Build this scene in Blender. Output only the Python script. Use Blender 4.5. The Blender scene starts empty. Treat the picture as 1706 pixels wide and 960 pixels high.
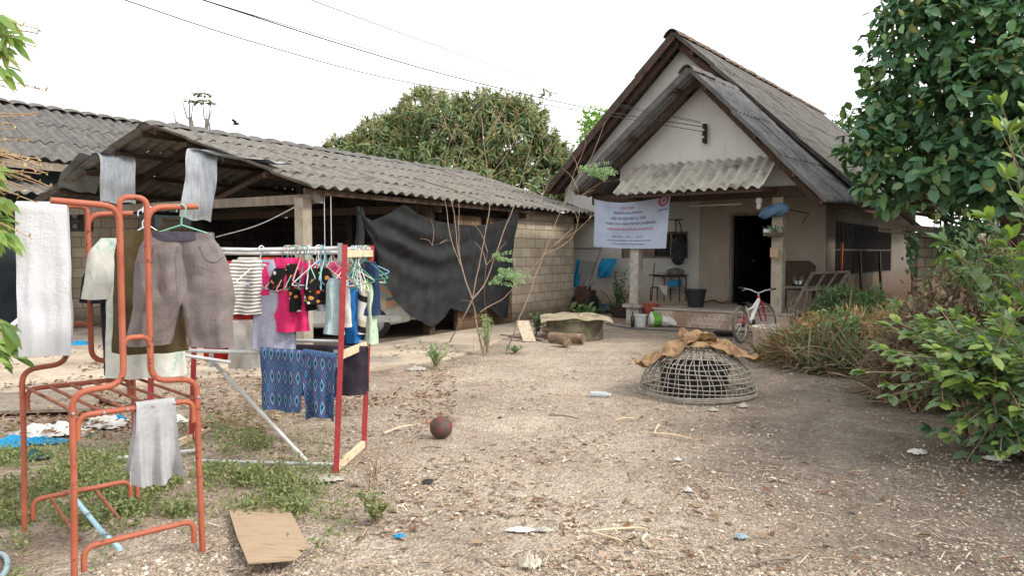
import bpy, bmesh, math, random
import numpy as np
from mathutils import Vector, Matrix, noise
R = random.Random(11)
NR = np.random.default_rng(5)
C = bpy.context.scene.collection
sc = bpy.context.scene
PI = math.pi

# ------------------------------------------------------------------ camera
F = 1241.0
PITCH = math.atan(60 / F)
H = 1.5
cd = bpy.data.cameras.new('camera')
cam = bpy.data.objects.new('camera', cd)
C.objects.link(cam)
cam.location = (0, 0, H)
cam.rotation_euler = (PI / 2 - PITCH, 0, 0)
cd.sensor_width = 36
cd.lens = 36 * F / 1706
cd.clip_start = 0.05
cd.clip_end = 2000
sc.camera = cam

# ------------------------------------------------------------------ light
SUN_EL, SUN_AZ = math.radians(40), math.radians(112)   # azimuth from +Y, clockwise: from the tree side, a little behind the camera
w = bpy.data.worlds.new('World')
sc.world = w
w.use_nodes = True
nt = w.node_tree
bg = nt.nodes['Background']
sky = nt.nodes.new('ShaderNodeTexSky')
sky.sky_type = 'NISHITA'
sky.sun_disc = False
sky.sun_elevation = SUN_EL
sky.sun_rotation = SUN_AZ
sky.dust_density = 4.0
sky.air_density = 1.0
hsv = nt.nodes.new('ShaderNodeHueSaturation')
hsv.inputs['Saturation'].default_value = 0.2
mixw = nt.nodes.new('ShaderNodeMix')
mixw.data_type = 'RGBA'
mixw.inputs['Factor'].default_value = 0.8
mixw.inputs['B'].default_value = (11.4, 11.5, 11.6, 1)      # even bright overcast veil
nt.links.new(sky.outputs[0], hsv.inputs['Color'])
nt.links.new(hsv.outputs[0], mixw.inputs['A'])
nt.links.new(mixw.outputs['Result'], bg.inputs['Color'])
bg.inputs['Strength'].default_value = 0.10
sd = bpy.data.lights.new('sun', 'SUN')
sd.energy = 1.9
sd.angle = math.radians(9)
sd.color = (1.0, 0.94, 0.85)
sun = bpy.data.objects.new('sun', sd)
C.objects.link(sun)
sdir = Vector((math.sin(SUN_AZ) * math.cos(SUN_EL), math.cos(SUN_AZ) * math.cos(SUN_EL), math.sin(SUN_EL)))
sun.rotation_euler = (-sdir).to_track_quat('-Z', 'Y').to_euler()
sc.view_settings.view_transform = 'Standard'
sc.view_settings.look = 'None'
sc.view_settings.exposure = 0.86
sc.view_settings.gamma = 1.0
sc.view_settings.use_curve_mapping = False
sc.cycles.max_bounces = 6
sc.cycles.diffuse_bounces = 3
sc.cycles.transparent_max_bounces = 6
sc.cycles.use_denoising = True

# ------------------------------------------------------------------ pixel helpers (photo pixels to points on the ground or at a distance)
def ray(px, py):
    x = (px - 853) / F
    y = -(py - 480) / F
    c, s = math.cos(PITCH), math.sin(PITCH)
    return Vector((x, c + y * s, -s + y * c))
def G(px, py, z=0.0):
    r = ray(px, py)
    t = (z - H) / r.z
    return Vector((r.x * t, r.y * t, z))
def at(px, py, Y):
    r = ray(px, py)
    t = Y / r.y
    return Vector((r.x * t, Y, H + r.z * t))

# ------------------------------------------------------------------ objects
ORG = {}
def props(o, label=None, cat=None, group=None, kind=None):
    if label: o['label'] = label
    if cat: o['category'] = cat
    if group: o['group'] = group
    if kind: o['kind'] = kind
    return o
def thing(name, label, cat, loc, group=None):
    o = bpy.data.objects.new(name, None)
    o.empty_display_size = 0.1
    C.objects.link(o)
    o.location = loc
    ORG[o] = Vector(loc)
    return props(o, label, cat, group)
def link_mesh(name, me, mats, parent=None, org=None, smooth=True):
    if not isinstance(mats, (list, tuple)): mats = [mats]
    for m in mats: me.materials.append(m)
    o = bpy.data.objects.new(name, me)
    C.objects.link(o)
    if parent is not None: o.parent = parent
    return o

class MB:
    def __init__(s):
        s.v, s.f, s.m, s.uv = [], [], [], {}
    def add(s, vs, fs, mi=0, uvs=None):
        b = len(s.v)
        s.v += [tuple(p) for p in vs]
        if uvs:
            for i, q in enumerate(uvs): s.uv[b + i] = q
        for f in fs:
            s.f.append(tuple(b + i for i in f)); s.m.append(mi)
        return s
    def box(s, c, d, ax=None, mi=0):
        c = Vector(c); hx, hy, hz = d[0] / 2, d[1] / 2, d[2] / 2
        X, Y, Z = ax if ax else (Vector((1, 0, 0)), Vector((0, 1, 0)), Vector((0, 0, 1)))
        vs = [c + X * (hx * i) + Y * (hy * j) + Z * (hz * k) for k in (-1, 1) for j in (-1, 1) for i in (-1, 1)]
        return s.add(vs, [(0, 2, 3, 1), (4, 5, 7, 6), (0, 1, 5, 4), (2, 6, 7, 3), (0, 4, 6, 2), (1, 3, 7, 5)], mi)
    def bar(s, p, q, wd, ht, up=(0, 0, 1), mi=0):
        p, q = Vector(p), Vector(q)
        a = (q - p); L = a.length; a.normalize()
        up = Vector(up)
        if abs(a.dot(up)) > .98: up = Vector((0, 1, 0))
        X = a.cross(up).normalized(); Z = X.cross(a).normalized()
        return s.box((p + q) / 2, (wd, L, ht), (X, a, Z), mi)
    def tube(s, pts, r, n=8, mi=0, cap=True, closed=False):
        pts = [Vector(p) for p in pts]
        m = len(pts)
        rs = r if isinstance(r, (list, tuple)) else [r] * m
        vs, fs = [], []
        prev = None
        for i, p in enumerate(pts):
            if closed: t = pts[(i + 1) % m] - pts[i - 1]
            else: t = pts[min(i + 1, m - 1)] - pts[max(i - 1, 0)]
            if t.length < 1e-9: t = Vector((0, 0, 1))
            t.normalize()
            if prev is None:
                a = Vector((0, 0, 1)) if abs(t.z) < .9 else Vector((1, 0, 0))
                X = t.cross(a).normalized()
            else:
                X = (prev - t * prev.dot(t))
                if X.length < 1e-6: X = t.orthogonal()
                X.normalize()
            prev = X
            Y = t.cross(X)
            for k in range(n):
                a = 2 * PI * k / n
                vs.append(p + X * (rs[i] * math.cos(a)) + Y * (rs[i] * math.sin(a)))
        rng = m if closed else m - 1
        for i in range(rng):
            j = (i + 1) % m
            for k in range(n):
                l = (k + 1) % n
                fs.append((i * n + k, i * n + l, j * n + l, j * n + k))
        if cap and not closed:
            fs.append(tuple(range(n - 1, -1, -1))); fs.append(tuple((m - 1) * n + k for k in range(n)))
        return s.add(vs, fs, mi)
    def lathe(s, prof, c, n=20, mi=0, ax=None, closed_ends=True):
        c = Vector(c)
        X, Y, Z = ax if ax else (Vector((1, 0, 0)), Vector((0, 1, 0)), Vector((0, 0, 1)))
        vs, fs = [], []
        for (r, z) in prof:
            for k in range(n):
                a = 2 * PI * k / n
                vs.append(c + X * (r * math.cos(a)) + Y * (r * math.sin(a)) + Z * z)
        for i in range(len(prof) - 1):
            for k in range(n):
                l = (k + 1) % n
                fs.append((i * n + k, i * n + l, (i + 1) * n + l, (i + 1) * n + k))
        if closed_ends:
            fs.append(tuple(range(n - 1, -1, -1))); fs.append(tuple((len(prof) - 1) * n + k for k in range(n)))
        return s.add(vs, fs, mi)
    def grid(s, fn, nu, nv, mi=0, th=0.0, uv=None, closeu=False):
        """fn(u,v) -> point, u,v in 0..1; th > 0 gives a second skin and closed rims"""
        P = [[Vector(fn(i / nu, j / nv)) for j in range(nv + 1)] for i in range(nu + 1)]
        vs = [p for row in P for p in row]
        uvs = [uv(i / nu, j / nv) for i in range(nu + 1) for j in range(nv + 1)] if uv else None
        N = nv + 1
        fs = [(i * N + j, (i + 1) * N + j, (i + 1) * N + j + 1, i * N + j + 1) for i in range(nu) for j in range(nv)]
        if th <= 0: return s.add(vs, fs, mi, uvs)
        bot = []
        for i in range(nu + 1):
            for j in range(N):
                a = P[min(i + 1, nu)][j] - P[max(i - 1, 0)][j]
                b = P[i][min(j + 1, nv)] - P[i][max(j - 1, 0)]
                n = a.cross(b)
                if n.length > 1e-12: n.normalize()
                bot.append(P[i][j] - n * th)
        K = len(vs)
        fs += [(K + f[0], K + f[3], K + f[2], K + f[1]) for f in list(fs)]
        for i in range(nu):
            fs.append((i * N, K + i * N, K + (i + 1) * N, (i + 1) * N))
            a = i * N + nv; b = (i + 1) * N + nv
            fs.append((a, b, K + b, K + a))
        for j in range(nv):
            fs.append((j, j + 1, K + j + 1, K + j))
            a = nu * N + j
            fs.append((a, K + a, K + a + 1, a + 1))
        return s.add(vs + bot, fs, mi, (uvs + uvs) if uvs else None)
    def poly(s, pts, n, th, mi=0, uv=None):
        """flat polygon pts (in order) extruded by th along n"""
        pts = [Vector(p) for p in pts]; n = Vector(n).normalized() * th; k = len(pts)
        fs = [tuple(range(k)), tuple(range(2 * k - 1, k - 1, -1))]
        fs += [(i, k + i, k + (i + 1) % k, (i + 1) % k) for i in range(k)]
        return s.add(pts + [p + n for p in pts], fs, mi, ([uv(p) for p in pts] * 2) if uv else None)
    def build(s, name, mats, parent=None, label=None, cat=None, group=None, kind=None, smooth=True, angle=38, fix=True, local=False):
        if not s.v: return None
        V = np.array(s.v, dtype=float)
        if parent is not None: o0 = ORG[parent]
        else:
            lo, hi = V.min(0), V.max(0)
            o0 = Vector(((lo[0] + hi[0]) / 2, (lo[1] + hi[1]) / 2, lo[2]))
            if kind == 'structure' or local: o0 = Vector((0, 0, 0))
        me = bpy.data.meshes.new(name)
        me.from_pydata((V - np.array(o0)).tolist(), [], s.f)
        me.polygons.foreach_set('material_index', s.m)
        if s.uv:
            ul = me.uv_layers.new(name='UVMap')
            li = np.empty(len(me.loops), dtype=np.int32)
            me.loops.foreach_get('vertex_index', li)
            uvs = np.array([s.uv.get(i, (0, 0)) for i in range(len(s.v))], dtype=np.float32)
            ul.data.foreach_set('uv', uvs[li].ravel())
        if fix:
            bm = bmesh.new(); bm.from_mesh(me)
            bmesh.ops.recalc_face_normals(bm, faces=bm.faces)
            bm.to_mesh(me); bm.free()
        if smooth:
            me.shade_smooth()
            me.set_sharp_from_angle(angle=math.radians(angle))
        o = link_mesh(name, me, mats, parent)
        if parent is None: o.location = o0
        ORG[o] = Vector(o0)
        return props(o, label, cat, group, kind)

def np_build(name, V, T, mats, parent=None, label=None, cat=None, group=None, kind=None, mi=None, smooth=False):
    """V (n,3), T (m,3) triangles as one mesh"""
    o0 = np.array(ORG[parent]) if parent is not None else (np.zeros(3) if kind else np.array([V[:, 0].mean(), V[:, 1].mean(), V[:, 2].min()]))
    me = bpy.data.meshes.new(name)
    V = (V - o0).astype(np.float32); T = T.astype(np.int32)
    me.vertices.add(len(V)); me.vertices.foreach_set('co', V.ravel())
    me.loops.add(T.size); me.loops.foreach_set('vertex_index', T.ravel())
    me.polygons.add(len(T))
    me.polygons.foreach_set('loop_start', np.arange(0, T.size, 3, dtype=np.int32))
    me.polygons.foreach_set('loop_total', np.full(len(T), 3, dtype=np.int32))
    if mi is not None: me.polygons.foreach_set('material_index', mi.astype(np.int32))
    if smooth: me.polygons.foreach_set('use_smooth', np.ones(len(T), dtype=bool))
    me.update(calc_edges=True)
    o = link_mesh(name, me, mats, parent)
    if parent is None: o.location = o0
    ORG[o] = Vector(o0)
    return props(o, label, cat, group, kind)

def curve_pts(ctrl, n=8):
    """Catmull-Rom through control points"""
    P = [Vector(p) for p in ctrl]
    P = [P[0] * 2 - P[1]] + P + [P[-1] * 2 - P[-2]]
    out = []
    for i in range(1, len(P) - 2):
        for k in range(n):
            t = k / n
            a, b, c, d = P[i - 1], P[i], P[i + 1], P[i + 2]
            out.append(0.5 * ((2 * b) + (c - a) * t + (2 * a - 5 * b + 4 * c - d) * t * t + (3 * b - a - 3 * c + d) * t ** 3))
    out.append(P[-2])
    return out
def fillet(pts, r, n=5):
    """round the corners of a polyline"""
    P = [Vector(p) for p in pts]
    out = [P[0]]
    for i in range(1, len(P) - 1):
        a, b, c = P[i - 1], P[i], P[i + 1]
        d1, d2 = (a - b), (c - b)
        q = min(r, d1.length * .48, d2.length * .48)
        s1, s2 = b + d1.normalized() * q, b + d2.normalized() * q
        for k in range(n + 1):
            t = k / n
            out.append(s1 * (1 - t) ** 2 + b * 2 * t * (1 - t) + s2 * t * t)
    out.append(P[-1])
    return out
def nz(p, s=1.0, seed=0.0):
    return noise.noise(Vector((p[0] * s + seed, p[1] * s + seed * 1.7, p[2] * s - seed)))

# ------------------------------------------------------------------ materials
def hexc(h):
    h = h.lstrip('#')
    c = [int(h[i:i + 2], 16) / 255 for i in (0, 2, 4)]
    return tuple((x / 12.92 if x <= .04045 else ((x + .055) / 1.055) ** 2.4) for x in c)
def col(c): return (*c, 1) if len(c) == 3 else c
class Nd:
    """short node-tree builder"""
    def __init__(s, name):
        s.m = bpy.data.materials.new(name); s.m.use_nodes = True
        s.t = s.m.node_tree; s.b = s.t.nodes['Principled BSDF']
    def n(s, ty, **kw):
        x = s.t.nodes.new(ty)
        for k, v in kw.items():
            if k in x.inputs.keys() and not hasattr(x, k): x.inputs[k].default_value = v
            else: setattr(x, k, v)
        return x
    def l(s, a, b): s.t.links.new(a, b)
    def coord(s, kind='Object', scale=(1, 1, 1), rot=(0, 0, 0)):
        tc = s.n('ShaderNodeTexCoord'); mp = s.n('ShaderNodeMapping')
        mp.inputs['Scale'].default_value = scale; mp.inputs['Rotation'].default_value = rot
        s.l(tc.outputs[kind], mp.inputs['Vector'])
        return mp.outputs[0]
    def noise(s, vec, scale, detail=5, rough=.6, dist=0):
        x = s.n('ShaderNodeTexNoise')
        x.inputs['Scale'].default_value = scale; x.inputs['Detail'].default_value = detail
        x.inputs['Roughness'].default_value = rough; x.inputs['Distortion'].default_value = dist
        if vec is not None: s.l(vec, x.inputs['Vector'])
        return x.outputs['Fac']
    def ramp(s, fac, stops):
        x = s.n('ShaderNodeValToRGB'); e = x.color_ramp.elements
        while len(e) < len(stops): e.new(.5)
        for i, (p, c) in enumerate(stops): e[i].position = p; e[i].color = col(c)
        s.l(fac, x.inputs['Fac'])
        return x.outputs['Color']
    def mix(s, fac, a, b, mode='MIX'):
        x = s.n('ShaderNodeMix'); x.data_type = 'RGBA'; x.blend_type = mode
        for v, i in ((fac, 'Factor'), (a, 'A'), (b, 'B')):
            if hasattr(v, 'is_output'): s.l(v, x.inputs[i])
            elif i == 'Factor': x.inputs[i].default_value = v
            else: x.inputs[i].default_value = col(v)
        return x.outputs['Result']
    def math(s, op, a, b=0.0):
        x = s.n('ShaderNodeMath', operation=op)
        for i, v in enumerate((a, b)):
            if hasattr(v, 'is_output'): s.l(v, x.inputs[i])
            else: x.inputs[i].default_value = v
        return x.outputs[0]
    def bump(s, h, strength=.3, dist=.01):
        x = s.n('ShaderNodeBump'); x.inputs['Strength'].default_value = strength; x.inputs['Distance'].default_value = dist
        s.l(h, x.inputs['Height']); s.l(x.outputs[0], s.b.inputs['Normal'])
    def out(s, c, rough=.8, metal=0, spec=.3):
        if hasattr(c, 'is_output'): s.l(c, s.b.inputs['Base Color'])
        else: s.b.inputs['Base Color'].default_value = col(c)
        if hasattr(rough, 'is_output'): s.l(rough, s.b.inputs['Roughness'])
        else: s.b.inputs['Roughness'].default_value = rough
        s.b.inputs['Metallic'].default_value = metal
        s.b.inputs['Specular IOR Level'].default_value = spec
        return s.m

def mat(name, c1, c2=None, sc_=6, c3=None, s3=2.0, t3=(.52, .68), rough=.8, metal=0, spec=.3, bump=0, bs=60, bd=.005, stretch=(1, 1, 1), coord='Object'):
    k = Nd(name); v = k.coord(coord, stretch)
    c2 = c2 or tuple(x * .8 for x in c1)
    c = k.ramp(k.noise(v, sc_), [(.32, c1), (.68, c2)])
    if c3: c = k.mix(k.ramp(k.noise(v, s3, 7, .65), [(t3[0], (0, 0, 0)), (t3[1], (1, 1, 1))]), c, c3)
    if bump: k.bump(k.noise(v, bs, 4), bump, bd)
    return k.out(c, rough, metal, spec)

def leafmat(name, cols, rough=.5, transl=.25, spec=.35, tint=(1.2, 1.25, .5)):
    """leaf: colour picked per leaf, some light passes through"""
    k = Nd(name)
    g = k.n('ShaderNodeNewGeometry')
    n = len(cols)
    c = k.ramp(g.outputs['Random Per Island'], [(i / max(1, n - 1), cc) for i, cc in enumerate(cols)])
    k.out(c, rough, 0, spec)
    tr = k.n('ShaderNodeBsdfTranslucent')
    k.l(k.mix(1.0, c, tint, 'MULTIPLY'), tr.inputs['Color'])
    mx = k.n('ShaderNodeMixShader'); mx.inputs[0].default_value = transl
    k.l(k.b.outputs[0], mx.inputs[1]); k.l(tr.outputs[0], mx.inputs[2])
    k.l(mx.outputs[0], k.t.nodes['Material Output'].inputs['Surface'])
    return k.m

def blockmat(name, c1, c2, mortar, bw=.4, bh=.2, ms=.012, stain=None, st=(.5, .7), low=None, lowh=.5, bump=.5):
    """block masonry on the UV map (metres)"""
    k = Nd(name)
    uv = k.coord('UV')
    br = k.n('ShaderNodeTexBrick')
    br.inputs['Scale'].default_value = 1; br.inputs['Brick Width'].default_value = bw; br.inputs['Row Height'].default_value = bh
    br.inputs['Mortar Size'].default_value = ms; br.inputs['Mortar Smooth'].default_value = .3; br.inputs['Bias'].default_value = 0
    br.inputs['Color1'].default_value = col(c1); br.inputs['Color2'].default_value = col(c2); br.inputs['Mortar'].default_value = col(mortar)
    wv = k.n('ShaderNodeVectorMath', operation='ADD')
    nn = k.n('ShaderNodeTexNoise'); nn.inputs['Scale'].default_value = 3; k.l(uv, nn.inputs['Vector'])
    sm = k.n('ShaderNodeVectorMath', operation='SCALE'); sm.inputs['Scale'].default_value = .018
    k.l(nn.outputs['Color'], sm.inputs[0]); k.l(uv, wv.inputs[0]); k.l(sm.outputs[0], wv.inputs[1])
    k.l(wv.outputs[0], br.inputs['Vector'])
    c = k.mix(.55, br.outputs['Color'], k.ramp(k.noise(uv, 2.2, 8, .7), [(.3, (.6, .58, .55)), (.7, (1.12, 1.12, 1.12))]), 'MULTIPLY')
    c = k.mix(.35, c, k.ramp(k.noise(uv, 40, 4), [(.35, (.55, .55, .55)), (.65, (1, 1, 1))]), 'MULTIPLY')
    if stain: c = k.mix(k.ramp(k.noise(uv, 1.3, 6, .65), [(st[0], (0, 0, 0)), (st[1], (.85, .85, .85))]), c, stain)
    if low:
        sx = k.n('ShaderNodeSeparateXYZ'); k.l(uv, sx.inputs[0])
        hh = k.math('ADD', sx.outputs['Y'], k.math('MULTIPLY', k.noise(uv, 3, 5), .5))
        c = k.mix(k.ramp(k.math('DIVIDE', hh, lowh * 2), [(.25, (.9, .9, .9)), (.75, (0, 0, 0))]), c, low)
    hb = k.math('ADD', k.math('MULTIPLY', br.outputs['Fac'], -1.0), k.math('MULTIPLY', k.noise(uv, 60, 4), .35))
    k.bump(hb, bump, .012)
    return k.out(c, .95, 0, .1)

def wallmat(name, c1, c2, low=None, lowh=.5, stain=(.2, .18, .15), st=(.6, .8), bump=.15, zoff=0.0):
    """painted render with damp low on the wall and streaks (world-size noise)"""
    k = Nd(name); v = k.coord('Object')
    c = k.ramp(k.noise(v, 1.6, 7, .65), [(.3, c1), (.7, c2)])
    vs = k.coord('Object', (4, 4, .35))
    c = k.mix(k.ramp(k.noise(v, 14, 6, .75), [(.60, (0, 0, 0)), (.72, (.35, .35, .35))]), c, stain)
    c = k.mix(k.ramp(k.noise(vs, 1.8, 8, .72), [(st[0], (0, 0, 0)), (st[1], (.85, .85, .85))]), c, stain)
    if low:
        sx = k.n('ShaderNodeSeparateXYZ'); k.l(v, sx.inputs[0])
        hh = k.math('ADD', k.math('ADD', sx.outputs['Z'], zoff), k.math('MULTIPLY', k.noise(v, 2.5, 6), .6))
        c = k.mix(k.ramp(k.math('DIVIDE', hh, lowh * 2), [(.3, (.9, .9, .9)), (.8, (0, 0, 0))]), c, low)
    k.bump(k.noise(v, 35, 6), bump, .01)
    return k.out(c, .92, 0, .15)
# ================================================================== GROUND
def sstep(a, b, x):
    t = min(1, max(0, (x - a) / (b - a))); return t * t * (3 - 2 * t)
def gz(x, y):
    if y > 26 or abs(x) > 22: return -.02
    return .022 * nz((x, y, 0), .9, 3) + .012 * nz((x, y, 0), 2.7, 8) - .012
def ground_sheet():
    def axis(lo, hi, a, b, d):
        o = list(np.arange(a, b + 1e-6, d)); st = d; x = b
        while x < hi: st *= 1.35; x += st; o.append(min(x, hi))
        st = d; x = a
        while x > lo: st *= 1.35; x -= st; o.insert(0, max(x, lo))
        return o
    xs = axis(-700, 700, -9, 10, .11); ys = axis(-60, 900, 2.2, 19, .11)
    nx, ny = len(xs), len(ys)
    V = np.array([(x, y, gz(x, y)) for y in ys for x in xs])
    Fc = [(j * nx + i, j * nx + i + 1, (j + 1) * nx + i + 1, (j + 1) * nx + i) for j in range(ny - 1) for i in range(nx - 1)]
    me = bpy.data.meshes.new('ground'); me.from_pydata(V.tolist(), [], Fc); me.shade_smooth()
    ca = me.color_attributes.new('soil', 'FLOAT_COLOR', 'POINT')
    cc = np.zeros((len(V), 4), dtype=np.float32)
    for i, (x, y, z) in enumerate(V):
        n1 = nz((x, y, 0), .55, 1); n2 = nz((x, y, 0), 1.7, 5)
        # r: grey-brown gravelly soil towards the big tree; g: pale worn track; b: dark humus litter under the shrubs
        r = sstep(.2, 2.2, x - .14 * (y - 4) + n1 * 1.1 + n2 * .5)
        tr = math.exp(-((x - .05 - .11 * (y - 5) + n1 * .6) / 1.1) ** 2) * (.8 + .9 * n2) + .6 * math.exp(-((x + 1.4 - .16 * (y - 5) + n1 * .5) / .35) ** 2) * (.6 + n2)
        b = sstep(.0, 1.3, x - 1.95 - .2 * (y - 3) + n2 * .7) * sstep(3.6, 5, y) * sstep(15, 10, y)
        cc[i] = (r, max(0, tr), b, 1)
    ca.data.foreach_set('color', cc.ravel())
    k = Nd('soil')
    v = k.coord('Object')
    at_ = k.n('ShaderNodeAttribute'); at_.attribute_name = 'soil'
    sp = k.n('ShaderNodeSeparateColor'); k.l(at_.outputs['Color'], sp.inputs[0])
    warm = k.ramp(k.noise(v, 2.3, 9, .7), [(.3, hexc('917f70')), (.52, hexc('b3a292')), (.72, hexc('cbbdad'))])
    grey = k.ramp(k.noise(v, 3.1, 9, .72), [(.3, hexc('867b70')), (.55, hexc('aa9e91')), (.75, hexc('c4b9ac'))])
    track = k.ramp(k.noise(v, 5, 8, .7), [(.3, hexc('bcab99')), (.7, hexc('dccfbf'))])
    humus = k.ramp(k.noise(v, 6, 9, .75), [(.35, hexc('5e554a')), (.6, hexc('8d8173')), (.78, hexc('b0a493'))])
    c = k.mix(sp.outputs[0], warm, grey)
    c = k.mix(k.math('MULTIPLY', sp.outputs[1], .85), c, track)
    c = k.mix(k.math('MULTIPLY', sp.outputs[2], .8), c, humus)
    vo = k.n('ShaderNodeTexVoronoi'); vo.inputs['Scale'].default_value = 42; vo.inputs['Randomness'].default_value = 1
    k.l(v, vo.inputs['Vector'])
    vo2 = k.n('ShaderNodeTexVoronoi'); vo2.inputs['Scale'].default_value = 95; k.l(v, vo2.inputs['Vector'])
    peb = k.ramp(vo.outputs['Color'], [(.0, (.55, .52, .5)), (.5, (1, 1, 1)), (1, (1.35, 1.32, 1.28))])
    c = k.mix(.5, c, peb, 'MULTIPLY')
    c = k.mix(.5, c, k.ramp(vo2.outputs['Color'], [(.0, (.6, .58, .55)), (.5, (1, 1, 1)), (1, (1.4, 1.38, 1.35))]), 'MULTIPLY')
    c = k.mix(.6, c, k.ramp(k.noise(v, 28, 6, .7), [(.32, (.5, .47, .44)), (.5, (.95, .95, .95)), (.7, (1.25, 1.22, 1.18))]), 'MULTIPLY')
    c = k.mix(.8, c, k.ramp(k.noise(v, .75, 4, .6), [(.35, (.78, .77, .76)), (.5, (1, 1, 1)), (.65, (1.12, 1.11, 1.1))]), 'MULTIPLY')
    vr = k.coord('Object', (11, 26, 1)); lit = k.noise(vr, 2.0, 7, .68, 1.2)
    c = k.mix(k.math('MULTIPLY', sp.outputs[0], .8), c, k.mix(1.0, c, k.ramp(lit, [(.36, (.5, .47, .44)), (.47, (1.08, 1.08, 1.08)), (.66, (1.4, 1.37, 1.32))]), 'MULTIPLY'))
    h = k.math('ADD', k.math('MULTIPLY', vo.outputs['Distance'], -1.2), k.math('MULTIPLY', k.noise(v, 30, 7, .7), 1.1))
    h = k.math('ADD', h, k.math('MULTIPLY', vo2.outputs['Distance'], -.5))
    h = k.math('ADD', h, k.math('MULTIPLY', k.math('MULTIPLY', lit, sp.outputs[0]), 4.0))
    h = k.math('ADD', h, k.math('MULTIPLY', k.noise(v, 9, 4, .6), 1.3))
    k.bump(h, 1.0, .03)
    k.out(c, .97, 0, .1)
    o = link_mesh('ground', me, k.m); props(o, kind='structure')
ground_sheet()

# ================================================================== MATERIALS
M = {}
M['roof_grey'] = mat('fibre cement weathered', hexc('67645f'), hexc('807c75'), 9, c3=hexc('494641'), s3=3.5, t3=(.52, .75), rough=.95, bump=.3, bs=90, bd=.004, spec=.1)
M['roof_dark'] = mat('fibre cement dark', hexc('5b5957'), hexc('706d6a'), 9, c3=hexc('403e3c'), s3=3.5, t3=(.52, .75), rough=.95, bump=.3, bs=90, bd=.004, spec=.1)
M['roof_main'] = mat('fibre cement lichen', hexc('5d5a57'), hexc('767370'), 6, c3=hexc('454240'), s3=2.2, t3=(.5, .75), rough=.95, bump=.3, bs=90, bd=.004, spec=.1)
M['roof_porch'] = mat('fibre cement slate', hexc('69696a'), hexc('828181'), 7, c3=hexc('4a4949'), s3=2.6, t3=(.5, .72), rough=.95, bump=.3, bs=90, bd=.004, spec=.1)
M['awning'] = mat('fibre cement buff', hexc('8f8a81'), hexc('a9a49a'), 4, c3=hexc('605b53'), s3=2.6, t3=(.5, .68), rough=.95, bump=.25, bs=80, bd=.004, spec=.1)
M['ridge_rust'] = mat('ridge cap lichen', hexc('57473b'), hexc('77685a'), 7, c3=hexc('33302c'), s3=3, rough=.95, spec=.1)
M['white_wall'] = wallmat('whitewash', hexc('adaba5'), hexc('c4c3be'), low=hexc('a88a6c'), lowh=.7, stain=hexc('8f897e'), st=(.58, .85))
M['gable_wall'] = wallmat('whitewash gable', hexc('b0aea8'), hexc('bfbdb8'), stain=hexc('8d877d'), st=(.56, .85))
M['beige_wall'] = wallmat('bare render', hexc('948a7c'), hexc('a89f92'), low=hexc('8f6c4d'), lowh=.55, stain=hexc('6f675d'), st=(.56, .85))
M['side_wall'] = wallmat('bare render tree shade', hexc('645e55'), hexc('746d64'), low=hexc('4f3829'), lowh=1.0, stain=hexc('5d564e'), st=(.5, .8))  # darker render, the tree's shade put into its base colour
M['concrete'] = mat('old concrete', hexc('8f8a82'), hexc('b5afa5'), 7, c3=hexc('625d55'), s3=4, t3=(.52, .75), rough=.95, bump=.3, bs=70, spec=.1)
M['pale_post'] = mat('pale post concrete', hexc('888070'), hexc('a0978a'), 7, c3=hexc('665f52'), s3=4, t3=(.55, .8), rough=.95, bump=.2, bs=70, spec=.1)
M['wood_dark'] = mat('old timber', hexc('3a2f27'), hexc('54453a'), 9, rough=.9, stretch=(4, 4, .6), bump=.2, spec=.15)
M['wood_red'] = mat('painted purlin', hexc('43342d'), hexc('5f4a40'), 8, rough=.85, spec=.15, c3=hexc('2d2320'), s3=4)
M['wood_grey'] = mat('grey timber', hexc('6f665b'), hexc('91877b'), 12, rough=.95, stretch=(1, 1, .3), bump=.3, spec=.1, c3=hexc('5c534a'), s3=6)
M['wood_pale'] = mat('pale timber', hexc('c2a98a'), hexc('d8c6aa'), 12, rough=.85, spec=.2, c3=hexc('9d866a'), s3=5)
M['black'] = mat('black plastic', hexc('1d1d1e'), hexc('2b2b2c'), 20, rough=.55)
M['void'] = mat('unlit room dark', hexc('161514'), hexc('211f1d'), 4, rough=.95, spec=.1)  # near-black colour carrying the darkness inside the doorway and room
M['block_tan'] = blockmat('cement block tan', hexc('c2b39d'), hexc('d6c8b3'), hexc('9d8f7b'), .4, .2, .012, stain=hexc('5b5249'), st=(.58, .8), low=hexc('5b4f43'), lowh=.5)
M['block_grey'] = blockmat('cement block grey', hexc('a3988a'), hexc('bcb1a1'), hexc('7e7467'), .4, .2, .014, stain=hexc('4c463f'), st=(.58, .8), low=hexc('4e463d'), lowh=.45)
M['steel'] = mat('galvanised sheet', hexc('8f9396'), hexc('a4a8ab'), 9, rough=.45, metal=.6, c3=hexc('75777a'), s3=7, t3=(.5, .75), spec=.5, bump=.05, bs=12, bd=.01, stretch=(3, 3, .4))
M['steel_dull'] = mat('dull zinc sheet', hexc('6f7375'), hexc('8d9192'), 4, rough=.6, metal=.35, c3=hexc('55564f'), s3=4, t3=(.5, .75), bump=.15, bs=14, bd=.01)
M['shade_net'] = mat('black shade net', hexc('27282a'), hexc('353638'), 5, rough=.9, c3=hexc('38383a'), s3=2.5, t3=(.55, .8), spec=.1, bump=.25, bs=400, bd=.002)
M['tile_porch'] = blockmat('porch riser tile', hexc('b3a494'), hexc('a08d7e'), hexc('c9c0b3'), .1, .1, .006, stain=hexc('8a6f60'), st=(.52, .6), bump=.1)
M['porch_floor'] = mat('porch floor', hexc('8f8479'), hexc('a99e92'), 3, rough=.6, c3=hexc('6d645b'), s3=2)
M['grille'] = mat('window bars', hexc('2a2522'), hexc('3a332e'), 9, rough=.7)
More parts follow.
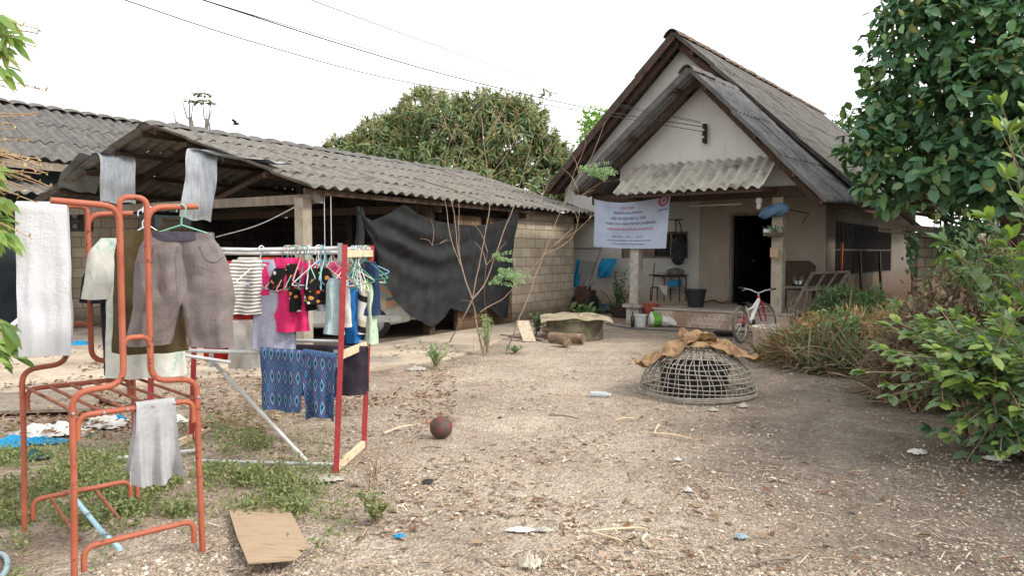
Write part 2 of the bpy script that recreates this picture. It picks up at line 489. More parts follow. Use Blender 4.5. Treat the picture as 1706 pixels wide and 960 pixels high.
M['dark_glass'] = mat('dark pane', hexc('15181a'), hexc('20262a'), 2, rough=.15, spec=.5)

# ================================================================== CORRUGATED ROOFING
def corrugated(mb, O, U, S, Lu, Ls, pitch=.18, amp=.028, course=1.0, waves=5, th=.008, mi=0, jit=1.0, spw=8, both=True):
    O, U, S = Vector(O), Vector(U).normalized(), Vector(S).normalized()
    N = U.cross(S).normalized()
    if N.z < 0: N = -N
    sw = pitch * waves
    for j in range(math.ceil(Ls / course - .05)):
        i = 0
        while i * sw < Lu - 1e-6:
            u0, u1 = i * sw, min((i + 1) * sw + pitch * .2, Lu)
            v0, v1 = j * course, min((j + 1) * course + .09, Ls)
            if Ls - v1 < .2: v1 = Ls
            dv = R.uniform(-.03, .025) * jit; dn = R.uniform(-.004, .008) * jit; tw = R.uniform(-.006, .006) * jit
            nu = max(2, round((u1 - u0) / pitch * spw))
            lift = i % 2 * .004
            def P(a, b):
                uu = u0 + (u1 - u0) * a; vv = v0 + (v1 + dv - v0) * b
                z = amp * math.cos(2 * PI * uu / pitch) + .022 * b + dn + lift + tw * (a - .5)
                z += .02 * nz((uu, vv, 0), .6, 2) * jit
                return O + U * uu + S * vv + N * z
            mb.grid(P, nu, 2, mi, th=th)
            i += 1
def ridge_cap(mb, A, B, wd, drop, seg=.5, mi=0):
    A, B = Vector(A), Vector(B); d = B - A; L = d.length; d.normalize()
    side = d.cross(Vector((0, 0, 1))).normalized()
    n = int(L / seg)
    for i in range(n):
        p = A + d * (i * L / n); q = A + d * ((i + 1.12) * L / n)
        e = R.uniform(-.008, .012)
        def P(a, b):
            t = -1 + 2 * a
            arch = math.cos(t * PI / 2) ** .8
            sc_ = 1 + .12 * (b)
            return p.lerp(q, b) + side * (t * wd * sc_) + Vector((0, 0, drop * (arch - 1) + .03 + e + .02 * b))
        mb.grid(P, 10, 1, mi, th=.012)

def wall_quad(mb, A, B, z0, z1, th, mi=0, out=None, uv0=0.0):
    """upright wall between ground points A, B with metre UVs"""
    A, B = Vector((A[0], A[1], 0)), Vector((B[0], B[1], 0))
    d = (B - A); L = d.length; d.normalize()
    n = Vector((d.y, -d.x, 0))
    def uv(p): return (uv0 + (p - A).dot(d) + (p - A).dot(n), p.z)
    pts = [A + Vector((0, 0, z0)), B + Vector((0, 0, z0)), B + Vector((0, 0, z1)), A + Vector((0, 0, z1))]
    mb.poly(pts, -n, th, mi, uv)

# ================================================================== LONG SHED
SA = Vector((.521, .853, 0)).normalized()
SN = Vector((SA.y, -SA.x, 0))
E0 = Vector((-2.75, 10.5, 0))
def SP(k, t, z=0): return E0 - SN * k + SA * t + Vector((0, 0, z))
SL, SRUN, EZ, RZ = 9.5, 3.737, 2.40, 3.60
shed = thing('open_shed', 'long open-fronted shed with weathered grey corrugated roof and block walls', 'shed', SP(3.7, 4.7))
mb = MB()
S1 = (SP(0, 0, EZ) - SP(SRUN, 0, RZ)); LS = S1.length
corrugated(mb, SP(SRUN, -.15, RZ), SA, S1, SL + .15, LS, .25, .029, 1.02, 2)
S2 = (SP(2 * SRUN, 0, EZ) - SP(SRUN, 0, RZ))
corrugated(mb, SP(SRUN, -.15, RZ), SA, S2, SL + .15, LS, .25, .029, 1.02, 2)
rf = mb.build('roof', M['roof_grey'], shed)
mb = MB()
# barrel ridge tiles, one hump each
nrt = 24
for i in range(nrt):
    t0, t1 = -.18 + i * (SL + .18) / nrt, -.18 + (i + 1.08) * (SL + .18) / nrt
    e = R.uniform(-.01, .012)
    def P(a, b):
        x = -1 + 2 * a
        hump = math.sin(PI * min(1, b)) ** .6
        return SP(SRUN - x * .2, t0 + (t1 - t0) * b, RZ + .035 - .075 * x * x + .06 * hump * (1 - x * x * .5) + e)
    mb.grid(P, 8, 6, 0, th=.01)
mb.build('ridge_cap', M['roof_dark'], rf)
# frame: rafters, purlins, tie beams
for i, t in enumerate((1.0, 3.1, 6.1, 9.1)):
    mb = MB()
    mb.bar(SP(.2, t, EZ - .02), SP(SRUN, t, RZ - .1), .05, .13); mb.bar(SP(2 * SRUN - .2, t, EZ - .02), SP(SRUN, t, RZ - .1), .05, .13)
    mb.build('rafter', M['wood_dark'], shed); mb = MB(); tb_ = t + .06 if i else .3; mb.bar(SP(.2, tb_, EZ - .12), SP(2 * SRUN - .2, tb_, EZ - .12), .06, .14); mb.build('tie_beam', M['wood_grey'] if i == 0 else M['wood_dark'], shed); mb = MB()
    mb.bar(SP(SRUN, t + .05, EZ - .1), SP(SRUN, t + .05, RZ - .15), .05, .1, up=(1, 0, 0))
    mb.bar(SP(SRUN + .1, t + .05, EZ), SP(SRUN * 1.5, t + .05, EZ + .52), .05, .08)
    mb.bar(SP(SRUN - .1, t + .05, EZ), SP(SRUN * .5, t + .05, EZ + .52), .05, .08)
    mb.build('truss', M['wood_dark'], shed)
mb = MB()
for k in (.12, .95, 1.85, 2.75, 3.55): 
    z = EZ + (RZ - EZ) * k / SRUN - .085
    mb.bar(SP(k, -.1, z), SP(k, SL - .1, z), .05, .075); mb.bar(SP(2 * SRUN - k, -.1, z), SP(2 * SRUN - k, SL - .1, z), .05, .075)
mb.build('purlins', M['wood_dark'], shed)
for k, t, w_ in ((.42, .15, .17), (.42, 3.1, .15), (4.3, .25, .12), (6.95, .2, .12), (3.6, 4.5, .15)):
    mb = MB(); mb.bar(SP(k, t, 0), SP(k, t, EZ - .12), w_, w_, up=SA)
    mb.build('post', M['pale_post'] if (k, t) == (.42, .15) else M['wood_dark'], shed)
W0 = SP(.35, 0)
# block wall at the far half of the front
mb = MB(); wall_quad(mb, SP(.35, 5.85), SP(.35, 8.72), 0, 2.36, .09); mb.build('front_wall', M['block_tan'], shed, smooth=False)
mb = MB(); wall_quad(mb, SP(.36, 3.9), SP(.36, 5.84), 0, .62, .09); wall_quad(mb, SP(.36, 3.9), SP(.36, 4.7), 1.75, 2.2, .09); wall_quad(mb, SP(.36, 5.0), SP(.36, 5.84), .62, 2.2, .09)
mb.build('low_wall', blockmat('mud block', hexc('7a6450'), hexc('8d765f'), hexc('5c4b3c'), stain=hexc('3f352c'), st=(.45, .7), low=hexc('3c332a'), lowh=.3), shed, smooth=False)
mb = MB(); wall_quad(mb, SP(.45, 8.72), SP(7.05, 8.72), 0, 2.36, .09)
mb.poly([SP(.45, 8.72, 2.36), SP(SRUN, 8.72, RZ - .16), SP(7.05, 8.72, 2.36)], SA, .09, uv=lambda p: (p.x + p.y, p.z))
mb.build('end_wall', M['block_grey'], shed, smooth=False)
# long wall at the far side: broken top, opening with pierced vent blocks
mb = MB()
BW = 7.08
vt0, vt1 = .15, .85
for t0, t1, z0, z1 in ((.0, .15, 0, 2.3), (vt0, vt1, 0, 1.9), (vt1, 1.9, 0, 2.25), (1.9, 2.35, 0, 2.05), (2.35, 2.75, 0, 2.25), (2.75, 3.1, 0, 2.08)):
    wall_quad(mb, SP(BW, t0), SP(BW, t1), z0, z1, .09, uv0=t0)
wl = mb.build('back_wall', M['block_tan'], shed, smooth=False)
M['block_shade'] = blockmat('shaded cement block', hexc('4d4842'), hexc('5c564e'), hexc('36322e'), .4, .2, .014, stain=hexc('211f1d'), st=(.45, .7), low=hexc('2a2623'), lowh=.5)  # darker copy of the block, shade of the shed's inside in its colour
mb = MB(); wall_quad(mb, SP(BW, 3.1), SP(BW, 8.7), 0, 2.34, .09, uv0=3.1); wall_quad(mb, SP(.5, 6.2), SP(BW - .1, 6.2), 0, 2.34, .09)  # dark far stretch of back wall; crosswise partition added to darken the shed
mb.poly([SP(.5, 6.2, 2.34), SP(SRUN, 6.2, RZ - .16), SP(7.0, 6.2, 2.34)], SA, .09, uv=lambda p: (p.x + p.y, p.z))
mb.build('back_wall_added_partition', M['block_shade'], shed, smooth=False)
mb = MB()
for i in range(3):
    for j in range(2):
        cx = vt0 + .02 + i * .225; cz = 1.91 + j * .2
        for q in ((cx, cz, cx + .2, cz + .02), (cx, cz + .17, cx + .2, cz + .19), (cx, cz, cx + .025, cz + .19), (cx + .185, cz, cx + .21, cz + .19)):
            mb.bar(SP(BW + .04, q[0], (q[1] + q[3]) / 2), SP(BW + .04, q[2], (q[1] + q[3]) / 2), .08, q[3] - q[1])
        for a in (0, 1):
            pts = [SP(BW + .04, cx + .105 + .075 * math.sin(b * PI / 6) * (1 if a else -1) * .9 + (.0), cz + .02 + .15 * b / 6) for b in range(7)]
            mb.tube(pts, .013, 6)
mb.build('vent_block', M['block_tan'], wl)
# concrete floor of the shed and the apron before it
mb = MB()
ol = [G(-160, 690), G(0, 668), G(120, 655), G(230, 640), G(330, 632), G(430, 628), G(520, 622), G(600, 617), G(650, 612), G(700, 606), G(742, 600), G(775, 590), G(805, 580), G(838, 566), G(868, 553), G(905, 549)]
pts = []
for a, b in zip(ol[:-1], ol[1:]):
    n = max(2, int((b - a).length / .12))
    for i in range(n):
        p = a.lerp(b, i / n); e = .10 * nz(p, 2.2, 4) + .05 * nz(p, 7, 2)
        pts.append(Vector((p.x + e * .5, p.y + e, -.06)))
pts += [SP(.3, 8.6, -.06), SP(7.3, 8.8, -.06), SP(8.6, -.5, -.06), SP(9, -3, -.06)]
mb.poly(pts, (0, 0, 1), .072)
k = Nd('yard concrete'); v = k.coord('Object')
c = k.ramp(k.noise(v, 1.4, 9, .7), [(.3, hexc('9c8d7d')), (.55, hexc('bcad9b')), (.75, hexc('d2c5b4'))])
c = k.mix(k.ramp(k.noise(v, .8, 5), [(.5, (0, 0, 0)), (.62, (.7, .7, .7))]), c, hexc('857d74'))
c = k.mix(.4, c, k.ramp(k.noise(v, 22, 6, .7), [(.35, (.5, .48, .45)), (.65, (1.15, 1.15, 1.15))]), 'MULTIPLY')
k.bump(k.noise(v, 25, 7, .7), .4, .012); k.out(c, .95, 0, .1)
mb.build('concrete_yard', k.m, kind='structure', smooth=False)
mb = MB(); mb.poly([SP(.35, .75, .013), SP(6.9, .75, .013), SP(6.9, 6.1, .013), SP(.35, 6.1, .013)], (0, 0, 1), .004); mb.build('shaded_earth_floor', mat('earth floor painted shade', hexc('4a423a'), hexc('63584d'), 5, c3=hexc('39332d'), s3=2, rough=.95, bump=.3), kind='structure', smooth=False)  # brown earth sheet, darkened in colour for the shed's deep shade

# black shade net hung along the front, sagging to one side
def net():
    mb = MB()
    def tz(px, y):
        r_ = (px - 853) / F; t_ = (2.85 + 10.56 * r_) / (.521 - .853 * r_); return t_, 1.5 + (420 - y) * (10.56 + .853 * t_) / F
    tops = [tz(*q) for q in ((600, 350), (612, 362), (623, 368), (650, 356), (675, 341), (700, 357), (727, 368), (760, 374), (793, 376), (825, 372), (847, 363), (863, 348))]
    bots = [tz(*q) for q in ((617, 385), (632, 423), (643, 460), (663, 497), (690, 527), (728, 546), (748, 532), (757, 514), (787, 523), (823, 514), (838, 531), (853, 531))]
    def at_i(L, a):
        x = a * (len(L) - 1); i = min(int(x), len(L) - 2); u = x - i
        return L[i][0] + (L[i + 1][0] - L[i][0]) * u, L[i][1] + (L[i + 1][1] - L[i][1]) * u
    def P(a, b):
        (ta, top), (tb, bot) = at_i(tops, a), at_i(bots, a)
        t = ta + (tb - ta) * b; z = top + (bot - top) * b + .012 * nz((a * 40, b * 4, 0), 1, 2) * (b > .95)
        ph = 9 * z - 14 * (a - .55) ** 2 * 1.6 + 1.5 * nz((t, z, 0), .8, 4)
        dd = .06 * math.sin(ph * 1.6) * math.exp(-((a - .36) / .3) ** 2) * math.sin(PI * min(1, b * 1.2 + .08)) + .05 * nz((t * .8, z * 1.4, 0), 1.4, 9) + .02 * nz((t, z, 0), 5, 2)
        dd += .025 * math.sin(t * 9 + z * 2.2) * sstep(.5, .8, a)
        return SP(.12 - dd * 1.15 + .10 * b, t, z)
    mb.grid(P, 150, 70, 0)
    o = mb.build('shade_net', M['shade_net'], label='black shade net hung and sagging across the shed front', cat='shade net', fix=False, angle=180)
    # bunched strip at its near end
    mb = MB()
    for q in range(3):
        pts = [SP(.2 + .06 * q, 1.05 + .10 * q + .05 * math.sin(i * .9 + q), 2.2 - i * .22) for i in range(8)]
        mb.tube(curve_pts(pts, 4), [max(.015, .075 * math.sin(.35 + 2.6 * i / 29)) for i in range(29)], 8)
    mb.build('gathered_edge', M['shade_net'], o)
net()

# loose zinc sheets hanging off the shed's gable
def zinc(ctrl, wv, name, m, label, th=.004):
    mb = MB(); c = curve_pts(ctrl, 8); wv = Vector(wv)
    def P(a, b):
        i = b * (len(c) - 1); j = min(int(i), len(c) - 2); p = c[j].lerp(c[j + 1], i - j)
        return p + wv * (a - .5) + Vector((0, 0, .02 * math.sin(a * 9 + b * 7))) + Vector((.02, -.03, 0)) * nz(p + wv * a, 3, 3)
    mb.grid(P, 10, len(c), 0, th=th)
    return mb.build(name, m, label=label, cat='metal sheet', group='loose zinc sheets on the shed gable', angle=60)
zinc([at(176, 268, 13.6), at(182, 259, 13.3), at(193, 259, 13.0), at(197, 272, 12.85), at(196, 300, 12.8), at(197, 338, 12.8)], (.55, .1, -.02), 'zinc_sheet', M['steel'], 'bright curled zinc sheet hanging straight down from the shed gable')
zinc([at(128, 318, 13.9), at(134, 296, 13.7), at(150, 276, 13.5), at(165, 262, 13.4)], (.5, .35, -.1), 'zinc_sheet', M['steel_dull'], 'dull dark zinc sheet bent upward beside the brightest curled sheet')
zinc([at(462, 270, 10.95), at(425, 268, 11.15), at(380, 260, 11.35), at(343, 251, 11.5), at(336, 262, 11.4), at(335, 300, 11.35), at(328, 340, 11.3), at(325, 366, 11.3)], (.42, .14, -.06), 'zinc_sheet', M['steel'], 'long zinc strip bent over the rake with its end dangling above the shorts')

# ================================================================== NEIGHBOUR'S ROOF
nb = thing('neighbour_house', 'house with large brown-grey corrugated roof rising behind the open shed', 'house', SP(10.7, 3))
mb = MB()
N1 = (SP(8.15, 0, 3.36) - SP(10.7, 0, 4.87)); corrugated(mb, SP(10.7, -5, 4.87), SA, N1, 12, N1.length, .25, .036, 1.0, 2)
N2 = (SP(13.3, 0, 3.36) - SP(10.7, 0, 4.87)); corrugated(mb, SP(10.7, -5, 4.87), SA, N2, 12, N2.length, .25, .036, 1.5, 2)
rf = mb.build('roof', M['roof_dark'], nb)
mb = MB()
for i in range(30):
    t0, t1 = -5 + i * .4, -5 + (i + 1.08) * .4
    def P(a, b):
        x = -1 + 2 * a
        return SP(10.7 - x * .2, t0 + (t1 - t0) * b, 4.9 - .09 * x * x + .055 * math.sin(PI * min(1, b)) ** .6)
    mb.grid(P, 8, 5, 0, th=.01)
mb.build('ridge_cap', M['roof_dark'], rf)
mb = MB(); mb.bar(SP(8.2, -5, 3.24), SP(8.2, 7, 3.24), .03, .16); mb.build('fascia', M['wood_grey'], nb)
mb = MB(); wall_quad(mb, SP(8.75, -5), SP(8.75, 7), 0, 3.3, .1); mb.build('wall', mat('slate blue render', hexc('2c3236'), hexc('3a4145'), 3, rough=.95), nb, smooth=False)
mb = MB(); L1 = (SP(7.7, 0, 2.62) - SP(8.7, 0, 2.95)); corrugated(mb, SP(8.7, -4.5, 2.95), SA, L1, 5.2, L1.length, .25, .034, 1.2, 2); mb.build('lean_to_roof', M['roof_grey'], nb)

# ================================================================== MAIN HOUSE
Z_ = Vector((0, 0, 1))
ha = math.radians(37)
HU = Vector((math.sin(ha), math.cos(ha), 0)); HV = Vector((math.cos(ha), -math.sin(ha), 0))
HO = Vector((4.97, 13.9, 0))
def HP(s, v, z=0): return HO + HU * s + HV * v + Vector((0, 0, z))
house = thing('village_house', 'white-walled house with steep grey corrugated gable roof and open porch', 'house', HP(5, -2.4))
MV, MZ, MLV, MLZ, MRV, MRZ = -2.87, 6.38, -6.35, 3.03, 1.15, 2.55
PV, PZ, PLV, PLZ, PRV, PRZ = -1.49, 4.95, -4.10, 2.76, 1.0, 2.36
S0, S1_, FW = 1.5, 13.6, 2.1
mb = MB()
d = HP(0, MRV, MRZ) - HP(0, MV, MZ); corrugated(mb, HP(S0, MV, MZ), HU, d, S1_ - S0, d.length, .19, .042, 1.2, 6, spw=8)
d = HP(0, MLV, MLZ) - HP(0, MV, MZ); corrugated(mb, HP(S0, MV, MZ), HU, d, S1_ - S0, d.length, .19, .042, 1.2, 6, spw=8)
rf = mb.build('main_roof', M['roof_main'], house)
mb = MB(); ridge_cap(mb, HP(S0 - .1, MV, MZ + .05), HP(S1_, MV, MZ + .05), .2, .17, .45); mb.build('ridge_cap', M['ridge_rust'], rf)
mb = MB()
d = HP(0, PRV, PRZ) - HP(0, PV, PZ); corrugated(mb, HP(-.8, PV, PZ), HU + Z_ * .022, d, 5.2, d.length, .19, .042, 1.2, 6, spw=8)
d = HP(0, PLV, PLZ) - HP(0, PV, PZ); corrugated(mb, HP(-.8, PV, PZ), HU, d, 2.85, d.length, .19, .042, 1.2, 6, spw=8)
rf = mb.build('porch_roof', M['roof_porch'], house)
mb = MB(); ridge_cap(mb, HP(-.88, PV, PZ + .04), HP(2.0, PV, PZ + .04), .17, .15, .45); mb.build('ridge_cap', M['roof_dark'], rf)
# barge rafters and purlin ends under both roofs
mb = MB()
mb.bar(HP(S0 + .25, MV, MZ - .15), HP(S0 + .25, MLV + .1, MLZ - .05), .05, .16); mb.bar(HP(S0 + .35, MV, MZ - .2), HP(S0 + .35, -1.75, MZ - 1.27), .05, .14)
mb.bar(HP(S0 + .03, MV, MZ - .07), HP(S0 + .03, MLV, MLZ - .07), .025, .12)
mb.build('barge_board', M['wood_red'], house)
mb = MB()
for f in (.1, .36, .6, .84, .97):
    for (v1, z1) in ((MLV, MLZ), (MRV, MRZ)):
        v_ = MV + (v1 - MV) * f; z_ = MZ + (z1 - MZ) * f - .10
        mb = MB(); mb.bar(HP(S0 + (.08 if v1 < MV or f < .2 else .5), v_, z_), HP(FW + .02, v_, z_), .06, .1); mb.build('purlin', M['wood_red'], house)
mb = MB()
for f in (.12, .5, .78, .97):
    for (v1, z1, e) in ((PLV, PLZ, 2.0), (PRV, PRZ, 4.3)):
        v_ = PV + (v1 - PV) * f; z_ = PZ + (z1 - PZ) * f - .075
        mb.bar(HP(-.7, v_, z_), HP(e, v_, z_), .05, .08)
mb.bar(HP(-.35, PV, PZ - .16), HP(-.35, PLV + .15, PLZ - .06), .05, .1); mb.bar(HP(-.35, PV, PZ - .16), HP(-.35, PRV - .15, PRZ - .06), .05, .1)
mb.bar(HP(0.0, -4.0, 2.62), HP(0.0, .75, 2.62), .12, .2)
mb.build('porch_rafters', M['wood_dark'], house)
# front wall with its gable; openings for the door and the strip window
D0, D1, PFZ = -1.73, -.74, .36
mb = MB()
def mz(v): return MZ - (MZ - MLZ) * (v - MV) / (MLV - MV) if v < MV else MZ - (MZ - MRZ) * (v - MV) / (MRV - MV)
def fpoly(pts, mi=0): mb.poly([HP(FW, a, b) for a, b in pts], HU, .12, mi)
WX0, WX1, WZ0, WZ1 = -4.45, -2.72, 1.35, 1.98
fpoly([(-6.1, 0), (WX0, 0), (WX0, 2.9), (-6.1, 2.9)])
fpoly([(WX0, 0), (WX1, 0), (WX1, WZ0), (WX0, WZ0)]); fpoly([(WX0, WZ1), (WX1, WZ1), (WX1, 2.9), (WX0, 2.9)])
fpoly([(WX1, 0), (-2.45, 0), (-2.45, 2.9), (WX1, 2.9)])
fpoly([(-6.1, 2.9), (.27, 2.9), (.27, mz(.27) - .16), (MV, MZ - .16), (-6.1, mz(-6.1) - .16)])
mb.build('front_wall', M['white_wall'], house, smooth=False)
mb = MB()
fpoly([(-2.45, 0), (D0, 0), (D0, 2.9), (-2.45, 2.9)]); fpoly([(D0, 2.36), (D1, 2.36), (D1, 2.9), (D0, 2.9)])
fpoly([(D1, 0), (.27, 0), (.27, 2.9), (D1, 2.9)]); fpoly([(D0, 0), (D1, 0), (D1, PFZ), (D0, PFZ)])
mb.build('porch_wall', M['beige_wall'], house, smooth=False)
mb = MB()
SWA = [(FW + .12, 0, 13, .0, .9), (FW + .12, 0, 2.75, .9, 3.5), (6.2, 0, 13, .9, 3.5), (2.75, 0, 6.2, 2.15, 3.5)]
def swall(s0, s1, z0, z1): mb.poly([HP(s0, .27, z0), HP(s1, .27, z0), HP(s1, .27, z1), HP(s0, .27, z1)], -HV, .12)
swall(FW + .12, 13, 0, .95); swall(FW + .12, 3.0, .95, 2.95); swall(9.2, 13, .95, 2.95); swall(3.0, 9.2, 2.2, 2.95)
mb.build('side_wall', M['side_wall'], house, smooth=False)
mb = MB(); mb.poly([HP(13, -6.1, 0), HP(13, .27, 0), HP(13, .27, 3.4), HP(13, MV, 5.9), HP(13, -6.1, 3.0)], HU, .12)
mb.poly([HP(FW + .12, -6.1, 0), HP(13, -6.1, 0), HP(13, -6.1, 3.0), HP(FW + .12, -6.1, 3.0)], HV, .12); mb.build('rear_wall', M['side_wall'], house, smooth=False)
# room behind the openings, its darkness painted near-black
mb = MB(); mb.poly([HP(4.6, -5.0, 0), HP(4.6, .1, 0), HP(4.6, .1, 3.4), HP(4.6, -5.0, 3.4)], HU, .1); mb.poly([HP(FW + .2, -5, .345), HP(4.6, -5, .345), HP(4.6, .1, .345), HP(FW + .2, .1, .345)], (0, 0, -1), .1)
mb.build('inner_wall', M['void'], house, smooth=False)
# pediment above the porch beam
def pz(v): return PZ - (PZ - PLZ) * (v - PV) / (PLV - PV) if v < PV else PZ - (PZ - PRZ) * (v - PV) / (PRV - PV)
mb = MB(); mb.poly([HP(.0, -3.35, 2.72), HP(.0, .42, 2.72), HP(.0, .42, pz(.42) - .13), HP(.0, PV, PZ - .13), HP(.0, -3.35, pz(-3.35) - .13)], HU, .1)
mb.build('pediment', M['gable_wall'], house, smooth=False)
# awning
mb = MB(); d = HP(-.95, 0, 2.62) - HP(-.03, 0, 3.28)
corrugated(mb, HP(-.03, -2.98, 3.28), HV, d, 3.0, d.length, .2, .035, 1.5, 15, jit=.5, spw=10)
aw = mb.build('awning', M['awning'], house)
mb = MB(); mb.bar(HP(-.86, -2.95, 2.6), HP(-.86, -.02, 2.6), .04, .06)
for v_ in (-2.9, -1.5, -.06): mb.bar(HP(-.02, v_, 2.62), HP(-.9, v_, 2.62), .04, .05)
mb.build('bracket', M['wood_dark'], aw)
# pillars
mb = MB(); mb.bar(HP(.06, -.02, PFZ), HP(.06, -.02, 2.55), .2, .2, up=HU); mb.build('pillar', M['pale_post'], house)
lp = HP(0, -2.95); mb = MB(); mb.bar(lp + Vector((0, 0, .38)), lp + Vector((0, 0, 2.55)), .2, .2, up=HU); mb.build('pillar', M['concrete'], house)
mb = MB(); mb.bar(lp + Vector((0, 0, 0)), lp + Vector((0, 0, .34)), .3, .3, up=HU); mb.bar(lp + Vector((0, 0, .34)), lp + Vector((0, 0, .4)), .42, .42, up=HU); mb.build('plinth', M['concrete'], house)
# porch slab, tiled riser
mb = MB(); mb.poly([HP(-.16, -2.45, .0), HP(-.16, .28, .0), HP(FW, .28, .0), HP(FW, -2.45, .0)], (0, 0, 1), PFZ - .03)
mb.poly([HP(-.2, -2.49, PFZ - .03), HP(-.2, .32, PFZ - .03), HP(FW, .32, PFZ - .03), HP(FW, -2.49, PFZ - .03)], (0, 0, 1), .03); mb.build('porch', M['porch_floor'], house, smooth=False)
mb = MB(); mb.poly([HP(-.16, -2.45, 0), HP(-.16, .28, 0), HP(-.16, .28, PFZ - .03), HP(-.16, -2.45, PFZ - .03)], -HU, .012, uv=lambda p: ((p - HP(0, 0)).dot(HV), p.z)); mb.build('riser_tiles', M['tile_porch'], house, smooth=False)
# door: open leaf and frame
mb = MB()
for a, b in (((D0 + .03, PFZ), (D0 + .03, 2.36)), ((D1 - .03, PFZ), (D1 - .03, 2.36)), ((D0 + .06, 2.33), (D1 - .06, 2.33))):
    mb.bar(HP(FW + .03, *a), HP(FW + .03, *b), .06, .14, up=HU)
dr = mb.build('door_frame', M['wood_grey'], house)
mb = MB(); mb.bar(HP(FW + .5, D0 + .1, 1.35), HP(FW + .5, D0 + .1, 1.351), .04, .04)
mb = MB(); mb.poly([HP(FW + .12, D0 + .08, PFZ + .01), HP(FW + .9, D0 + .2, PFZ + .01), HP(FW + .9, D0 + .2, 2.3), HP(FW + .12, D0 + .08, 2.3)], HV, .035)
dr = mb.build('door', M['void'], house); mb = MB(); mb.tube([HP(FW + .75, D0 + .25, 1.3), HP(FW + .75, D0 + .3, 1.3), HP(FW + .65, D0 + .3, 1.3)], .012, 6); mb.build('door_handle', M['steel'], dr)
# strip window with frame and panes
mb = MB()
for a, b in (((WX0, WZ0 + .02), (WX1, WZ0 + .02)), ((WX0, WZ1 - .02), (WX1, WZ1 - .02)), ((WX0 + .02, WZ0), (WX0 + .02, WZ1)), ((WX1 - .02, WZ0), (WX1 - .02, WZ1)), ((-3.6, WZ0), (-3.6, WZ1)), ((-3.15, WZ0), (-3.15, WZ1))):
    mb.bar(HP(FW + .04, *a), HP(FW + .04, *b), .05, .05, up=HU)
wn = mb.build('window', M['wood_grey'], house)
mb = MB(); mb.poly([HP(FW + .07, WX0, WZ0), HP(FW + .07, WX1, WZ0), HP(FW + .07, WX1, WZ1), HP(FW + .07, WX0, WZ1)], HU, .008); mb.build('pane', M['dark_glass'], wn, smooth=False)
mb = MB(); mb.poly([HP(FW + .03, WX0 + .04, WZ0 + .04), HP(FW + .03, -3.62, WZ0 + .04), HP(FW + .03, -3.62, WZ1 - .04), HP(FW + .03, WX0 + .04, WZ1 - .04)], HU, .01); mb.build('shutter', mat('shutter brown', hexc('6d5d50'), hexc('857465'), 9, rough=.9), wn)
# side window with bars
mb = MB()
for i in range(52):
    s_ = 3.02 + i * .12; mb.bar(HP(s_, .25, .95), HP(s_, .25, 2.2), .02, .02, up=HU)
for z_ in (.97, 1.55, 2.18): mb.bar(HP(3.0, .25, z_), HP(9.2, .25, z_), .03, .04)
sw = mb.build('side_window', M['grille'], house)
mb = MB(); mb.poly([HP(3.0, .18, .95), HP(9.2, .18, .95), HP(9.2, .18, 2.2), HP(3.0, .18, 2.2)], -HV, .01); mb.build('pane', M['dark_glass'], sw, smooth=False)
# tube lamp on the porch wall, switched off; service line rack on the pediment
mb = MB(); mb.tube([HP(1.2, -2.3, 2.5), HP(1.2, -1.15, 2.5)], .018, 8); mb.build('tube_lamp', mat('lamp tube', hexc('e8e8e4'), hexc('dcdcd8'), 3, rough=.4), house)
mb = MB(); lb = HP(-.1, -.35, 2.52)
mb.lathe([(.035, .0), (.06, -.02), (.062, -.09), (.05, -.1), (.04, -.12), (.052, -.17), (.03, -.215), (.004, -.22)], lb, 14); mb.build('porch_bulb', mat('bulb white', hexc('e6e4dc'), hexc('d8d6cf'), 3, rough=.3), house)
ins = HP(-.06, -1.43, 0)
mb = MB(); mb.bar(ins + Vector((0, 0, 3.62)), ins + Vector((0, 0, 4.0)), .05, .035, up=HU)
for z_ in (3.67, 3.81, 3.95): mb.lathe([(.012, -.04), (.045, -.035), (.05, 0), (.03, .012), (.05, .03), (.045, .05), (.012, .055)], ins + HU * -.06 + Vector((0, 0, z_)), 12)
mb.build('insulator_rack', M['black'], house)
# lean-to and block wall beyond the side window
lt = thing('lean_to', 'low lean-to with grey board roof edge under the dark big-leaved tree', 'lean-to', at(1540, 480, 15.5))
mb = MB(); A_, B_ = at(1465, 372, 14.6), at(1592, 384, 15.4)
mb.poly([A_, B_, B_ + HU * 2.2 + Vector((0, 0, -.05)), A_ + HU * 2.2 + Vector((0, 0, -.05))], (0, 0, 1), .03)
mb.bar(A_ - Vector((0, 0, .05)), B_ - Vector((0, 0, .05)), .03, .1); mb.bar(A_ - Vector((0, 0, .14)), B_ - Vector((0, 0, .18)), .05, .05); mb.build('roof', M['wood_grey'], lt)
mb = MB(); a_, b_ = at(1528, 480, 15.2), at(1640, 480, 15.9); wall_quad(mb, (a_.x, a_.y), (b_.x, b_.y), 0, 1.9, .1); mb.build('wall', M['block_grey'], lt, smooth=False)
